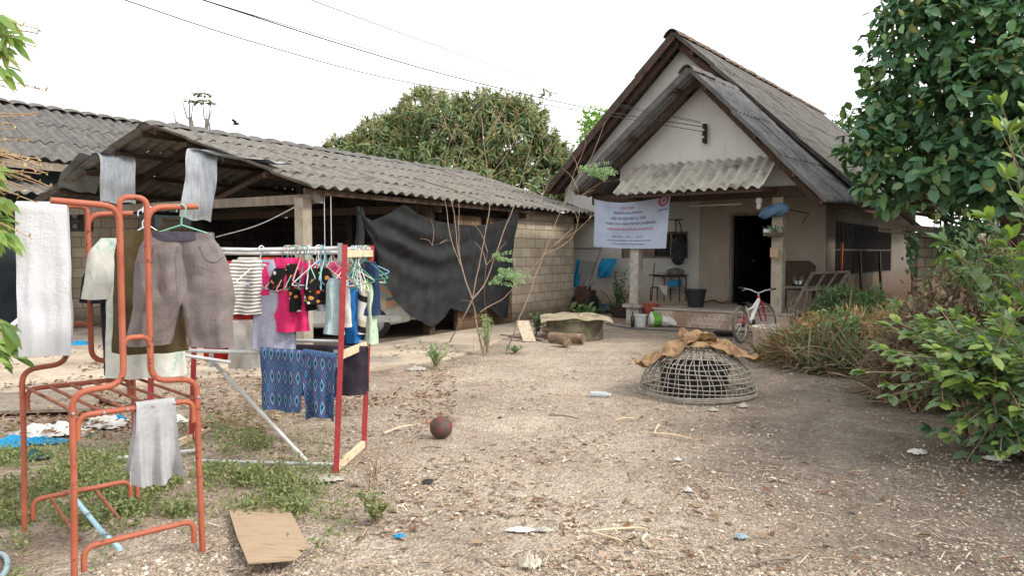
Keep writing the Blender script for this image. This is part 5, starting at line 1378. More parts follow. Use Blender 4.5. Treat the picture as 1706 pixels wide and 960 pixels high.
mb = MB(); mb.tube([at(352, 600, 5.35), G(510, 768)], .0145, 10); mb.build('brace', M['white_tube'], rr)
mb = MB(); mb.tube([at(290, 590, 5.2), at(384, 604, 5.15)], .012, 8); mb.tube([at(352, 590, 5.3), at(352, 612, 5.3)], .018, 8); mb.build('loose_rail', M['white_tube'], rr)

def rail_pt(i, px):
    """point on top rail i whose picture column is px"""
    a, b = rails[i]; lo, hi = 0.0, 1.0
    for _ in range(30):
        m = (lo + hi) / 2; p = a.lerp(b, m)
        if 853 + F * p.x / p.y < px: lo = m
        else: hi = m
    return a.lerp(b, lo) - Z3 * .012 * (4 * lo * (1 - lo)) * .5
# empty and filled hangers
cl = ['mint', 'teal', 'green', 'white', 'sky', 'pink', 'cream', 'mint', 'white']
first = {}
spots = []
for i, px in [(0, 478), (0, 483), (0, 489), (0, 494), (0, 497), (0, 512), (0, 516), (0, 531), (0, 536), (0, 541), (0, 500), (0, 506), (1, 520), (1, 527), (1, 533), (1, 545), (1, 551), (1, 558), (1, 566), (1, 572), (2, 588), (2, 593), (2, 597), (2, 601), (2, 604), (2, 607), (2, 610), (2, 614), (1, 580), (1, 588), (1, 594), (1, 600), (1, 604), (0, 345), (0, 436), (1, 470), (1, 476)]:
    spots.append((i, px))
names_ = {'mint': 'pale mint', 'teal': 'dark teal', 'green': 'green', 'white': 'white', 'sky': 'sky blue', 'pink': 'pink', 'cream': 'cream'}
for n_, (i, px) in enumerate(spots):
    c_ = cl[(n_ * 5 + i) % len(cl)]; p = rail_pt(i, px)
    rz = PI / 2 + R.uniform(-1.25, 1.25); tl = R.uniform(-.3, .3)
    if c_ not in first:
        o = hanger_mesh(.40, .17, .004).build('coat_hanger', HC[c_], local=True); first[c_] = o
    else:
        o = first[c_].copy(); C.objects.link(o)
    o.location = p; o.rotation_euler = (R.uniform(-.08, .08), tl, rz)
    props(o, f'{names_[c_]} wire hanger in the crowded cluster on the red rack', 'hanger', f'{names_[c_]} hangers crowded on the red rack')

# clothes on the red rack
def on(i, px, dz=.12): return rail_pt(i, px) - Z3 * dz
FX, FY = Vector((1, -.1, 0)), Vector((.1, 1, 0))
M['cloth_white'] = clothmat('white cotton', hexc('bfbcb6'), hexc('cfccc6'), 5)
M['lilac'] = clothmat('lilac grey cotton', hexc('9494a8'), hexc('a5a5b6'), 5)
M['pink'] = clothmat('hot pink cotton', hexc('c2245f'), hexc('d23a70'), 5)
M['stripe'] = uvpat('grey stripes', stripes)
M['floral'] = uvpat('dark floral', vor_pat(hexc('1d1b1e'), [hexc('c05a2a'), hexc('7d9a5a'), hexc('cfc9bd'), hexc('8f2f2f'), hexc('c98a4a')], 30, .42))
M['gaudy'] = uvpat('red and green print', vor_pat(hexc('b23a2c'), [hexc('7fa84a'), hexc('d9862e'), hexc('2a2a30'), hexc('cf4a3a'), hexc('5f4a7a')], 16, .5))
M['skyc'] = clothmat('washed pale blue', hexc('8fa3a8'), hexc('a6b7ba'), 5)
M['blue'] = clothmat('bright blue nylon', hexc('1f5f9f'), hexc('2a72b3'), 6, rough=.6)
M['navyc'] = clothmat('navy jersey', hexc('29364f'), hexc('32405a'), 5)
M['limec'] = clothmat('lime trim', hexc('8fb33a'), hexc('9fc04a'), 5)
shirt('print_shirt', M['gaudy'], 'red and green printed child shirt beside the grey shorts', on(0, 400, .08), (1, .2, 0), (-.2, 1, 0), .13, .40, sleeve=.05, seed=.7, sl_drop=.16)
shirt('white_shirt', M['cloth_white'], 'white child shirt hanging below the striped one', on(1, 408, .25), (1, -.1, 0), FY, .13, .60, seed=1.9, flare=1.05)
shirt('striped_shirt', M['stripe'], 'grey and white striped shirt with sagging wide neck', on(0, 420, .07) - FY * .04, (1, .06, 0), FY, .165, .37, sleeve=.03, seed=3.3, neck=.11, fold=.03, sl_drop=.14, flare=1.0)
shirt('lilac_shirt', M['lilac'], 'pale lilac shirt behind the striped one', on(0, 455, .07), (1, .0, 0), Vector((.1, 1, 0)), .13, .62, sleeve=.04, seed=4.4, flare=1.15)
shirt('pink_shirt', M['pink'], 'hot pink shirt behind the dark floral one', on(0, 478, .06), (1, -.1, 0), FY, .14, .50, sleeve=.03, seed=5.2)
shirt('floral_shirt', M['floral'], 'black floral child top hung under the hangers', on(0, 498, .10), (1, .1, 0), FY, .12, .32, seed=6.1, neck=.08, flare=.95, fold=.03, sleeve=.03, sl_drop=.14)
shirt('floral_shorts', M['floral'], 'black floral garment drooping beside the floral top', on(0, 532, .13), (1, .35, 0), FY, .10, .24, seed=7.2, neck=.05, flare=.8, fold=.03)
shirt('pale_blue_shorts', M['skyc'], 'washed pale blue garment hanging by the near red post', on(0, 556, .20), (.6, .8, 0), (-.8, .6, 0), .05, .38, seed=8.3, neck=.02, flare=1.4, th=.04)
shirt('white_vest', M['cloth_white'], 'white vest tucked against the near red post', on(1, 572, .20), (.7, .7, 0), (-.7, .7, 0), .045, .33, seed=9.3, neck=.03, flare=1.1)
shirt('blue_bundle_shirt', M['blue'], 'bright blue garment hanging between the two red posts', on(2, 590, .23), (1, .2, 0), FY, .085, .48, seed=10.1, neck=.04, flare=.75, fold=.03, th=.06)
shirt('school_vest', uvpat('black and white bands', lambda k, uv, x, y: const_ramp(k, k.math('FRACT', k.math('ADD', k.math('MULTIPLY', y, 4.2), k.math('MULTIPLY', x, 2.0))), [(0, hexc('c9c7c6')), (.4, hexc('242326')), (.6, hexc('b9b1a2')), (.8, hexc('cfcdca'))])), 'black and white banded garment next to the blue one', on(2, 606, .24), (.8, -.4, 0), (.4, .8, 0), .07, .40, seed=11.4, neck=.05, flare=1.0)
shirt('lime_top', M['limec'], 'lime and pale green top against the far red post', on(2, 614, .22), (.5, .6, 0), (-.6, .5, 0), .05, .10, seed=12.5, neck=.03)
shirt('pale_green_top', clothmat('pale mint cotton', hexc('a9bfa5'), hexc('bccdb6'), 5), 'pale mint garment hanging beside the far red post', on(2, 617, .26), (.5, .5, 0), (-.5, .5, 0), .045, .46, seed=13.2, neck=.03, flare=1.2)
shirt('navy_shirt', clothmat('navy cotton', hexc('22324d'), hexc('2b3c58'), 5), 'navy garment half hidden behind the far red post', on(2, 626, .10), (1, .0, 0), FY, .06, .40, seed=14.2, neck=.03)
shirt('red_garment', M['redcloth'], 'red garment showing below the grey shorts', on(1, 358, .30), (1, .0, 0), FY, .085, .50, seed=15.3, flare=1.0)
for nm_, m_, lb_, i_, px_, dz_, hw_, ln_, sl_ in (('small_shirt', 'cloth_white', 'white child vest showing behind the striped shirt', 2, 415, .06, .12, .36, .04),
        ('small_shirt', 'blue', 'bright blue child shirt at the far rail behind the pink one', 2, 520, .08, .11, .34, .04), ('small_shirt', 'gaudy', 'second red printed child shirt on the far rail', 2, 452, .06, .11, .30, .04),
        ('small_shorts', 'lilac', 'lilac child shorts near the pale blue garment', 1, 545, .16, .09, .26, 0), ('small_shirt', 'pink', 'pink child vest deep in the hanger cluster', 2, 552, .10, .08, .28, .02),
        ('small_shirt', 'gaudy', 'small printed top peeking over the floral one', 1, 512, .05, .09, .20, .03), ('small_shorts', 'navyc', 'navy child shorts low in the hanger cluster', 2, 575, .18, .08, .26, 0)):
    shirt(nm_, M[m_], lb_, on(i_, px_, dz_), (1, R.uniform(-.4, .4), 0), FY, hw_, ln_, sleeve=sl_, seed=px_ * .1, neck=hw_ * .6, flare=1.05, sl_drop=.13, cat='child clothes')
# ikat shorts and dark trousers over the low rail
M['ikat'] = uvpat('blue ikat', ikat)
mb = MB(); p1 = lrails[0][0].lerp(lrails[0][1], .66); dxr = (lrails[0][1] - lrails[0][0]).normalized(); dyr = Vector((-dxr.y, dxr.x, 0))
o_ = at(471, 586, 5.02); cloth_strip(mb, o_, .40, .3, (dxr + Vector((0, 0, -.05))), dyr, .32, .02, fold=.018, seed=2.0, taper=-.10, hem=.03)
o_ = at(535, 590, 5.0); cloth_strip(mb, o_ - dyr * .012, .45, .3, (dxr + Vector((0, 0, -.10))), dyr, .24, .022, fold=.03, seed=5.0, taper=-.14, hem=.05)
mb.build('patterned_shorts', M['ikat'], label='blue zigzag patterned shorts folded over the low rail', cat='shorts', fix=False, angle=180)
mb = MB(); o_ = at(545, 580, 5.45); cloth_strip(mb, o_, .34, .32, dxr, dyr, .62, .022, fold=.02, seed=7.0, hem=.04)
mb.build('dark_trousers', clothmat('plum grey cotton', hexc('3a343f'), hexc('463f4b'), 5), label='dark plum trousers folded over the far low rail', cat='trousers', fix=False, angle=180)
shirt('black_trousers', M['blackcloth'], 'black trousers hanging down beside the blue garment', on(2, 583, .45), (.9, .3, 0), FY, .075, .52, seed=16.0, neck=.06, flare=.85, cat='trousers')
# ================================================================== THE BANNER
def hv_at(s, px):
    o = HO + HU * s; r_ = (px - 853) / F
    return (r_ * o.y - o.x) / (HV.x - r_ * HV.y)
def on_face(s, px, py):
    """point on the upright plane s metres behind the pillars"""
    o = HP(s, hv_at(s, px)); return at(px, py, o.y)
BA, BB, BC_, BD = on_face(-.18, 990, 331), on_face(-.18, 1117, 325), on_face(-.18, 1110, 414), on_face(-.18, 989, 411)
def bpos(a, b, off=0.0):
    """a across, b down"""
    top = BA.lerp(BB, a) - Z3 * (.135 * math.sin(PI * min(1, a * 1.02)) ** .8 * (1 - .35 * a)); bot = BD.lerp(BC_, a) - Z3 * .02 * math.sin(PI * a)
    p = top.lerp(bot, b)
    d = .025 * math.sin(a * 9 + b * 2.5) * (1 - b * .5) + .03 * nz((a * 3, b * 3, 0), 1, 4) + .03 * math.exp(-((a - .1 - .22 * b) / .07) ** 2) * (1 - b)
    return p + HU * (d - off)
M['vinyl'] = mat('white vinyl', hexc('9ba6bb'), hexc('a9b3c6'), 3, rough=.5, spec=.3)
M['ink'] = mat('dark blue ink', hexc('2b3048'), hexc('333850'), 9, rough=.6)
M['ink_red'] = mat('red ink', hexc('a03048'), hexc('b0405a'), 9, rough=.6)
mb = MB(); mb.grid(lambda a, b: bpos(a, b), 60, 36)
banner = mb.build('banner', M['vinyl'], label='white printed vinyl notice banner strung across the porch front', cat='banner', fix=False, angle=180)
BWm, BHm = (BB - BA).length, (BA - BD).length
def lettering(txt, a0, a1, b, hgt, m, name='lettering'):
    cu = bpy.data.curves.new('t', 'FONT'); cu.body = txt; cu.size = 1; cu.resolution_u = 2
    to = bpy.data.objects.new('t', cu); C.objects.link(to)
    bpy.context.view_layer.update()
    me = bpy.data.meshes.new_from_object(to.evaluated_get(bpy.context.evaluated_depsgraph_get()))
    bpy.data.objects.remove(to); bpy.data.curves.remove(cu)
    vs = np.array([v.co[:] for v in me.vertices])
    if len(vs) == 0: return
    fs = [tuple(p.vertices) for p in me.polygons]; bpy.data.meshes.remove(me)
    lo, hi = vs[:, 0].min(), vs[:, 0].max()
    out = [bpos(a0 + (a1 - a0) * (x - lo) / (hi - lo), b - y * hgt, .006) for x, y, z in vs]
    mb = MB(); mb.add(out, fs); mb.build(name, m, banner, smooth=False, fix=False)
lettering('ประกาศ', .375, .545, .155, .115, M['ink_red'])
lettering('ทรัพย์นี้เป็นกรรมสิทธิ์ของ', .27, .655, .255, .085, M['ink'])
lettering('บริษัท บริหารสินทรัพย์ ณ จำกัด', .24, .70, .38, .095, M['ink'])
lettering('ห้ามบุกรุก รื้อถอน, หรือกระทำการใดๆ หากผู้ใดฝ่าฝืน', .16, .83, .49, .08, M['ink'])
lettering('จะถูกดำเนินคดีตามกฎหมายทั้งแพ่ง และอาญาทุกกรณี', .18, .805, .61, .08, M['ink_red'])
lettering('ประกาศ ณ วันที่ ........ เดือน ............... พ.ศ. 25......', .26, .69, .765, .055, M['ink'])
lettering('สอบถามรายละเอียดเพิ่มเติมได้ที่ ฝ่ายบริหารทรัพย์สิน ในวันและเวลาทำการ', .20, .80, .845, .045, M['ink'])
lettering('ประกาศฉบับนี้มีผลตั้งแต่วันที่ติดประกาศเป็นต้นไป', .28, .71, .92, .045, M['ink'])
# emblem: red ring with a small dark mark, on a pale square
mb = MB(); rc = (.915, .075)
def ring(r0, r1, n=28):
    vs = []
    for i in range(n):
        an = 2 * PI * i / n
        for r in (r0, r1): vs.append(bpos(rc[0] + r * math.cos(an) * BHm / BWm, rc[1] + r * math.sin(an), .007))
    return vs, [(2 * i, 2 * i + 1, (2 * i + 3) % (2 * n), (2 * i + 2) % (2 * n)) for i in range(n)]
mb.add(*ring(.072, .108)); mb.add([bpos(rc[0] + x, rc[1] + y, .007) for x, y in ((-.03, .02), (-.01, -.02), (.03, -.035), (.015, .01), (-.005, .035))], [(0, 1, 2, 3, 4)])
mb.build('emblem', M['ink_red'], banner, smooth=False, fix=False)
mb = MB(); mb.add([bpos(rc[0] + x, rc[1] + y, .006) for x, y in ((-.07, .175), (.07, .165), (.07, .18), (-.07, .19))], [(0, 1, 2, 3)]); mb.build('lettering', M['ink'], banner, smooth=False, fix=False)
mb = MB(); mb.tube([BA, on_face(0, 975, 305)], .006, 5); mb.tube([BB, on_face(0, 1125, 318)], .006, 5); mb.build('cord', M['black'], banner)

# ================================================================== YARD THINGS
# ball
def ball():
    r = .092; c = G(735, 728); c.z = r + gz(c.x, c.y) - .004
    bm = bmesh.new(); bmesh.ops.create_icosphere(bm, subdivisions=5, radius=r)
    me0 = bpy.data.meshes.new('x'); b0 = bmesh.new(); bmesh.ops.create_icosphere(b0, subdivisions=1, radius=1); ax = [v.co.normalized() for v in b0.verts]; b0.free(); bpy.data.meshes.remove(me0)
    for f in bm.faces:
        d = f.calc_center_median().normalized(); t = sorted((d.angle(a) for a in ax))
        f.material_index = 1 if t[0] < .36 else 0; f.smooth = True
    for v in bm.verts:
        d = v.co.normalized(); t = sorted((d.angle(a) for a in ax)); s = .985 if (t[1] - t[0] < .03) else 1
        v.co *= s
    bmesh.ops.rotate(bm, verts=bm.verts, matrix=Matrix.Rotation(.5, 3, 'X') @ Matrix.Rotation(.9, 3, 'Z'))
    me = bpy.data.meshes.new('ball'); bm.to_mesh(me); bm.free()
    o = link_mesh('football', me, [mat('ball scuffed charcoal', hexc('443b34'), hexc('564b41'), 9, c3=hexc('6b6054'), s3=14, t3=(.55, .75), rough=.75), mat('ball faded red', hexc('66343a'), hexc('733f42'), 9, c3=hexc('4b3f3a'), s3=14, t3=(.5, .75), rough=.75)])
    o.location = c; props(o, 'scuffed charcoal and red football lying on the gravel', 'ball')
ball()
# bottle
def bottle(px, py, az, label, m, L=.21, r=.032):
    c = G(px, py); c.z = gz(c.x, c.y) + r * .9
    a = Vector((math.cos(az), math.sin(az), 0)); sd_ = Vector((-a.y, a.x, 0)); t = thing('plastic_bottle', label, 'bottle', c)
    mb = MB(); mb.lathe([(.004, 0), (r * .9, .002), (r, .012), (r * .94, .06), (r, .09), (r * .94, .12), (r, .145), (r * .8, .172), (.013, .195), (.013, .203)], c - a * L / 2, 16, ax=(sd_, Z3, a)); mb.build('body', m, t)
    mb = MB(); mb.lathe([(.0145, .2), (.0145, .217), (.001, .218)], c - a * L / 2, 12, ax=(sd_, Z3, a)); mb.build('cap', mat('bottle cap', hexc('d9dcdc'), rough=.4), t)
kb = Nd('clear plastic'); kb.out(hexc('d3dadb'), .18, 0, .5); kb.b.inputs['Transmission Weight'].default_value = .45; kb.b.inputs['IOR'].default_value = 1.2
bottle(1000, 660, -.25, 'empty clear plastic bottle lying before the bamboo coop', kb.m)
# plywood
mb = MB(); oc = [(381, 850), (425, 844), (478, 842), (492, 868), (506, 895), (519, 913), (492, 916), (505, 922), (490, 932), (448, 936), (413, 938), (404, 915), (396, 898), (388, 872)]
pts = []
for (x, y), e in zip(oc, (.03, .03, .025, .03, .03, .03, .045, .05, .06, .075, .075, .05, .04, .03)): g = G(x, y, e); pts.append(g)
mb.poly([p for p in pts], (0, 0, -1), .008)
mb.build('plywood_sheet', mat('weathered ply', hexc('94806a'), hexc('ad9880'), 4, c3=hexc('65564a'), s3=4, t3=(.55, .75), rough=.9, stretch=(1, 5, 1), bump=.3, bs=40, spec=.1), label='broken piece of weathered plywood lying among the weeds', cat='plywood', angle=60)

# bamboo coop
def coop():
    c = G(1163, 640); c = Vector((1.97, 7.88, 0)); t = thing('bamboo_coop', 'woven bamboo chicken coop dome with sacks thrown over its top', 'chicken coop', c)
    prof = [(.595, 0), (.60, .07), (.575, .16), (.52, .26), (.44, .345), (.33, .42), (.20, .49), (.12, .535)]
    rr_, zz_ = [p[0] for p in prof], [p[1] for p in prof]
    def rad(z): return float(np.interp(z, zz_, rr_))
    mb = MB(); n = 62
    for i in range(n):
        a0 = 2 * PI * i / n; pts = []
        for j in range(12):
            z = .535 * j / 11; a = a0 + .10 * math.sin(j * .6 + i % 2 * 1.2) * (j / 11) ; r = rad(z) + .004 * (-1) ** (i + j)
            pts.append(c + Vector((r * math.cos(a), r * math.sin(a), z)))
        mb.tube(pts, .0045, 5)
    mb.build('ribs', M['cane'], t)
    mb = MB()
    for z in (.015, .03, .045, .085, .13, .175, .22, .265, .31, .355, .40, .445, .49, .53):
        r = rad(z) + .006; pts = [c + Vector((r * math.cos(2 * PI * k / 48) + .006 * math.sin(k * .7 + z * 30), r * math.sin(2 * PI * k / 48), z + .006 * math.sin(k * .5 + z * 40))) for k in range(48)]
        mb.tube(pts, .0055 if z > .05 else .009, 5, closed=True)
    mb.build('hoops', M['cane'], t)
    return c, rad
M['cane'] = mat('weathered cane', hexc('8b847a'), hexc('a39c91'), 14, c3=hexc('655e55'), s3=7, rough=.9, spec=.15)
cc_, crad = coop()
M['sack'] = uvpat('orange woven sack', lambda k, uv, x, y: k.mix(k.ramp(k.noise(uv, 7, 3), [(.52, (0, 0, 0)), (.58, (.7, .7, .7))]), k.mix(k.ramp(k.noise(uv, 3, 5), [(.35, (0, 0, 0)), (.7, (1, 1, 1))]), hexc('806749'), hexc('967c5c')), hexc('5f4537')), .75, .5)
def domez(r):
    zs = np.linspace(.535, 0, 30); rs = [crad(z) for z in zs]; return float(np.interp(r, rs, zs)) if r > .12 else .545
def sack(name, label, ang, r0, r1, w0, w1, seed, m='sack', lift=.015, tw=0.0):
    mb = MB(); d = Vector((math.cos(ang), math.sin(ang), 0)); s = Vector((-d.y, d.x, 0))
    def P(a, b):
        p = r0 + (r1 - r0) * b; q = (a - .5) * (w0 + (w1 - w0) * b) + tw * b; r = math.hypot(p, q)
        z = max(domez(r) if r < .58 else .03, .585 - .50 * abs(r) ** 1.15)
        cr = .06 * nz((p * 5, q * 6, seed), 1, seed) + .10 * abs(nz((p * 3, q * 8, seed), 1, seed + 4)) + .008 * math.sin(q * 22 + p * 8 + seed) + .03 * nz((p * 14, q * 14, seed), 1, seed + 2)
        z = max(.02, z + lift + cr + .03 * sstep(.62, 1.0, b) * math.sin(a * 5 + seed) + .09 * sstep(.86, 1.0, b) ** 2)
        return cc_ + d * p + s * q + Z3 * z
    mb.grid(P, 34, 40, th=.004, uv=lambda a, b: ((a - .5) * w0, b * (r1 - r0)))
    return mb.build(name, M[m], label=label, cat='sack', fix=False, angle=180)
sack('woven_sack', 'tan woven sack sliding down one side of the bamboo coop toward the yard', math.radians(193), -.12, .70, .38, .24, 3.0, tw=.03)
sack('woven_sack', 'orange woven sack bunched over the coop on the weed side', math.radians(-8), -.15, .64, .60, .40, 8.0, lift=.035)
sack('sack_bundle', 'crumpled greyish orange sack wad at the very top of the coop', math.radians(-80), -.16, .22, .40, .24, 5.0, 'sackgrey' if 'sackgrey' in M else 'sack', lift=.05)
mb = MB(); b_ = cc_ + Vector((-.02, .05, 0)); mb.lathe([(.34, .0), (.37, .28), (.38, .29), (.35, .30), (.30, .03), (.01, .02)], b_, 20); mb.build('dark_filler_tub', M['black'], label='black tub added to darken the inside of the bamboo coop', cat='tub')  # tub made up to fill the coop's dark inside

# bicycle
def bicycle():
    rw = G(1235, 571); rw.z = 0; fw = Vector((rw.x + .66, rw.y + .80, 0)); d = (fw - rw).normalized(); sd_ = Vector((d.y, -d.x, 0))
    t = thing('bicycle', 'small red and white bicycle parked by the porch step', 'bicycle', (rw + fw) / 2)
    up = (Z3 + sd_ * -.07).normalized(); Rw = .295
    def BP(x, z, y=0.0): return rw + d * x + up * z + sd_ * y
    ty = mat('tyre', hexc('4f4a44'), hexc('655e55'), 9, rough=.9); rim_m = mat('rim alloy', hexc('9a9a98'), hexc('b2b2b0'), 8, rough=.4, metal=.7)
    redp = mat('bike red', hexc('a5202c'), hexc('b5303a'), 8, rough=.35, spec=.5); wh = mat('bike white', hexc('c5c6c2'), hexc('d6d6d2'), 8, rough=.35, spec=.5)
    for x, st in ((0, 0), (1.03, .35)):
        dd = (d * math.cos(st) + sd_ * math.sin(st)); c = BP(x, Rw)
        def W(r, n): return [c + dd * (r * math.cos(2 * PI * k / n)) + up * (r * math.sin(2 * PI * k / n)) for k in range(n)]
        mb = MB(); mb.tube(W(Rw - .005, 36), .024, 8, closed=True); w_ = mb.build('wheel', ty, t)
        mb = MB(); mb.tube(W(Rw - .035, 36), .012, 6, closed=True); mb.build('rim', rim_m, w_)
        mb = MB(); ws = W(Rw - .035, 20); ax_ = dd.cross(up)
        for k in range(20): mb.tube([c + ax_ * (.025 * (-1) ** k), ws[k]], .0016, 4)
        mb.tube([c - ax_ * .05, c + ax_ * .05], .022, 8); mb.build('spokes', rim_m, w_)
    mb = MB(); mb.tube([BP(.42, .27), BP(.22, .36), BP(0, Rw, .05)], .013, 6); mb.tube([BP(.42, .27), BP(.22, .36), BP(0, Rw, -.05)], .013, 6); mb.tube([BP(.35, .5), BP(0, Rw, .05)], .009, 6); mb.tube([BP(.35, .5), BP(0, Rw, -.05)], .009, 6); mb.build('rear_stays', redp, t)
    mb = MB(); mb.tube([BP(.42, .27), BP(.55, .42), BP(.86, .66)], [.03, .032, .026], 8); mb.tube([BP(.30, .52), BP(.58, .55), BP(.86, .69)], [.02, .022, .022], 8); mb.tube([BP(.42, .27), BP(.3, .52), BP(.27, .6)], .016, 8); mb.build('frame', wh, t)
    mb = MB(); mb.tube([BP(.865, .62), BP(.85, .74)], .024, 8)
    for y in (-.05, .05): mb.tube([BP(.87, .64, y), BP(.93, .5, y), BP(1.03, Rw, y)], [.02, .018, .012], 7)
    mb.build('fork', redp, t)
    mb = MB(); mb.tube(curve_pts([BP(.80, .87, -.30), BP(.84, .84, -.14), BP(.845, .79), BP(.84, .84, .14), BP(.80, .87, .30)], 4), .011, 7); mb.tube([BP(.85, .72), BP(.845, .8)], .016, 7)
    hb = mb.build('handlebar', rim_m, t)
    for y in (-1, 1):
        mb = MB(); mb.tube([BP(.81, .862, y * .24), BP(.79, .872, y * .33)], .017, 7); mb.build('grip', M['black'], hb)
        mb = MB(); mb.tube([BP(.83, .845, y * .2), BP(.88, .83, y * .24), BP(.86, .82, y * .3)], .006, 5); mb.build('brake_lever', rim_m, hb)
    mb = MB()
    def S(a, b):
        x = .12 + .27 * a; wv = .075 * (1 - a) ** .6 + .018; an = 2 * PI * b
        return BP(x, .63 + .025 * math.sin(an) + .02 * (1 - a) * 0 - .0, wv * math.cos(an))
    mb.grid(S, 8, 12); sd2 = mb.build('saddle', M['black'], t)
    mb = MB(); mb.tube([BP(.3, .52), BP(.27, .62)], .012, 6); mb.build('seat_post', rim_m, sd2)
    mb = MB(); c = BP(.42, .27, .06); mb.lathe([(.09, -.004), (.09, .004), (.06, .005), (.02, .012)], c, 18, ax=(d, up, sd_)); mb.build('chainring', M['black'], t)
    for sg in (-1, 1):
        mb = MB(); a_ = BP(.42, .27, sg * .075); b_ = a_ + (d * .6 + up * -.8).normalized() * (.15 * sg); mb.bar(a_, b_, .014, .022); mb.box(b_ + sd_ * sg * .05, (.07, .09, .02), (d, sd_, up)); mb.build('pedal', M['black'], t)
    mb = MB(); mb.tube([BP(.12, .27, -.06), BP(.06, .02, -.2), BP(.0, .01, -.2)], .007, 5); mb.build('kickstand', M['black'], t)
    mb = MB(); mb.tube([BP(.42, .36, .062), BP(0, Rw + .03, .062)], .004, 4); mb.tube([BP(.42, .18, .062), BP(0, Rw - .03, .062)], .004, 4); mb.lathe([(.045, -.01), (.03, .015), (.01, .02)], BP(0, Rw, .05), 12, ax=(d, up, sd_)); mb.build('chain', M['black'], t)
bicycle()

# concrete rings
M['mossy'] = mat('mossy concrete', hexc('696352'), hexc('827a67'), 5, c3=hexc('474535'), s3=3, t3=(.45, .65), rough=.95, bump=.4, bs=50, spec=.1)
def ring_tank(name, c, r, h, label, m, cover=False):
    c = Vector(c); t = thing(name, label, 'water tank', c)
    mb = MB(); mb.lathe([(r - .05, 0), (r, 0), (r, h * .82), (r + .025, h * .84), (r + .025, h), (r - .06, h), (r - .06, .02)], c, 36, closed_ends=False); mb.build('wall', m, t)
    return t
rc_ = (1.10, 13.05, 0); ring_tank('concrete_ring', rc_, .50, .37, 'mossy round concrete tank with a warped board lid by the shed end', M['mossy'])
mb = MB()
def lid(a, b):
    x, y = (a - .5) * 1.22, (b - .5) * 1.1; q = max(0, math.hypot(x, y) - .46)
    return Vector(rc_) + Vector((x, y, .40 + .03 * nz((x, y, 0), 3, 1) - .25 * q * (1 + .5 * nz((x, y, 0), 5, 2)) + .05 * max(0, -x - .4)))
mb.grid(lid, 30, 24, th=.012); mb.build('tank_lid', mat('weathered board', hexc('8c816f'), hexc('a3977f'), 5, c3=hexc('5f5647'), s3=4, t3=(.5, .7), rough=.95, bump=.3, spec=.1), label='warped pale board lid covering the mossy tank', cat='lid', fix=False, angle=70)
ring_tank('concrete_ring', (4.15, 11.55, 0), .38, .34, 'low open grey concrete ring in the weeds by the bicycle', M['concrete'])
for px, py, L, r, az, lb in ((915, 566, .62, .085, .5, 'thick cut log lying against the mossy tank'), (905, 560, .6, .06, -.35, 'thin split log resting on the thicker log'), (935, 571, .30, .075, 1.3, 'short log stump nearest the yard beside the tank')):
    g = G(px, py + 4); a = Vector((math.cos(az), -math.sin(az) if az > 0 else math.sin(az), 0)).normalized()
    mb = MB(); z = r if 'split' not in lb else r + .1
    mb.lathe([(.001, 0), (r * .95, .0), (r, .02), (r * .93, L * .5), (r, L - .02), (r * .95, L), (.001, L)], g + Z3 * z, 12, ax=(Vector((-a.y, a.x, 0)), Z3, a), closed_ends=False); mb.build('log', mat('log bark ' + lb[:5], hexc('6d5a49'), hexc('8c7863'), 9, c3=hexc('4b3d31'), s3=6, rough=.95, bump=.4), label=lb, cat='log', group='logs by the mossy tank')
# leaning tile board and planks
def plank(px0, py0, px1, py1, wd, th, name, label, cat, m='wood_pale', z0=.02, z1=.02):
    a, b = G(px0, py0, z0), G(px1, py1, z1)
    mb = MB(); mb.bar(a, b, wd, th); return mb.build(name, M[m] if isinstance(m, str) else m, label=label, cat=cat)
mb = MB(); a_, b_ = G(872, 569), G(893, 569); tp = Vector((-.12, .22, .33)); mb.poly([a_, b_, b_ + tp, a_ + tp], (0, -1, .3), .015)
mb.build('tile_board', mat('pale pitted board', hexc('b0a18c'), hexc('c4b6a1'), 18, c3=hexc('8d7d6a'), s3=14, t3=(.55, .65), rough=.9), label='pale pitted board leaning beside the logs', cat='board')
mb = MB(); p = G(969, 566); mb.tube([p, p + Vector((-.01, .05, .44))], .018, 7); mb.build('wooden_stake', M['wood_pale'], label='thin wooden stake standing against the mossy tank', cat='stake')
mb = MB(); p = G(978, 566); mb.tube([p, p + Vector((.0, .05, .22))], .022, 7); mb.build('wooden_stake', M['wood_pale'], label='short broken stake before the mossy tank', cat='stake')
plank(836, 558, 904, 566, .09, .02, 'plank', 'flat weathered plank on the ground below the tile board', 'plank', 'wood_grey')
# things on the ground, left side
mb = MB(); mb.poly([G(-90, 688, .05), G(-20, 655, .06), G(160, 648, .05), G(165, 668, .05), G(150, 680, .05)], (0, 0, -1), .03); mb.build('wooden_board', M['wood_grey'], label='flat grey wooden panel lying behind the orange rack', cat='panel')
plank(150, 663, 255, 678, .11, .03, 'plank', 'dark edged plank lying next to the grey panel', 'plank', 'wood_grey')
plank(262, 757, 345, 715, .05, .025, 'plank', 'pale wooden batten behind the orange rack legs', 'plank')
mb = MB(); mb.tube([G(195, 764, .02), G(335, 750, .02)], .013, 8); mb.build('plastic_pipe', M['white_tube'], label='pale plastic pipe on the weeds behind the orange rack', cat='pipe')
mb = MB(); mb.tube([G(325, 768, .02), G(565, 775, .02)], .012, 8); mb.build('plastic_pipe', M['white_tube'], label='thin grey pipe crossing the weeds to the near red post', cat='pipe')
mb = MB(); mb.tube(curve_pts([G(-30, 922, .02), G(5, 925, .02), G(12, 945, .02), G(-5, 968, .02), G(-40, 985, .02)], 8), .012, 8); mb.build('garden_hose', mat('hose', hexc('7f95a0'), hexc('93a8b2'), 8, rough=.5), label='grey blue hose curling out of the weeds in the corner', cat='hose')
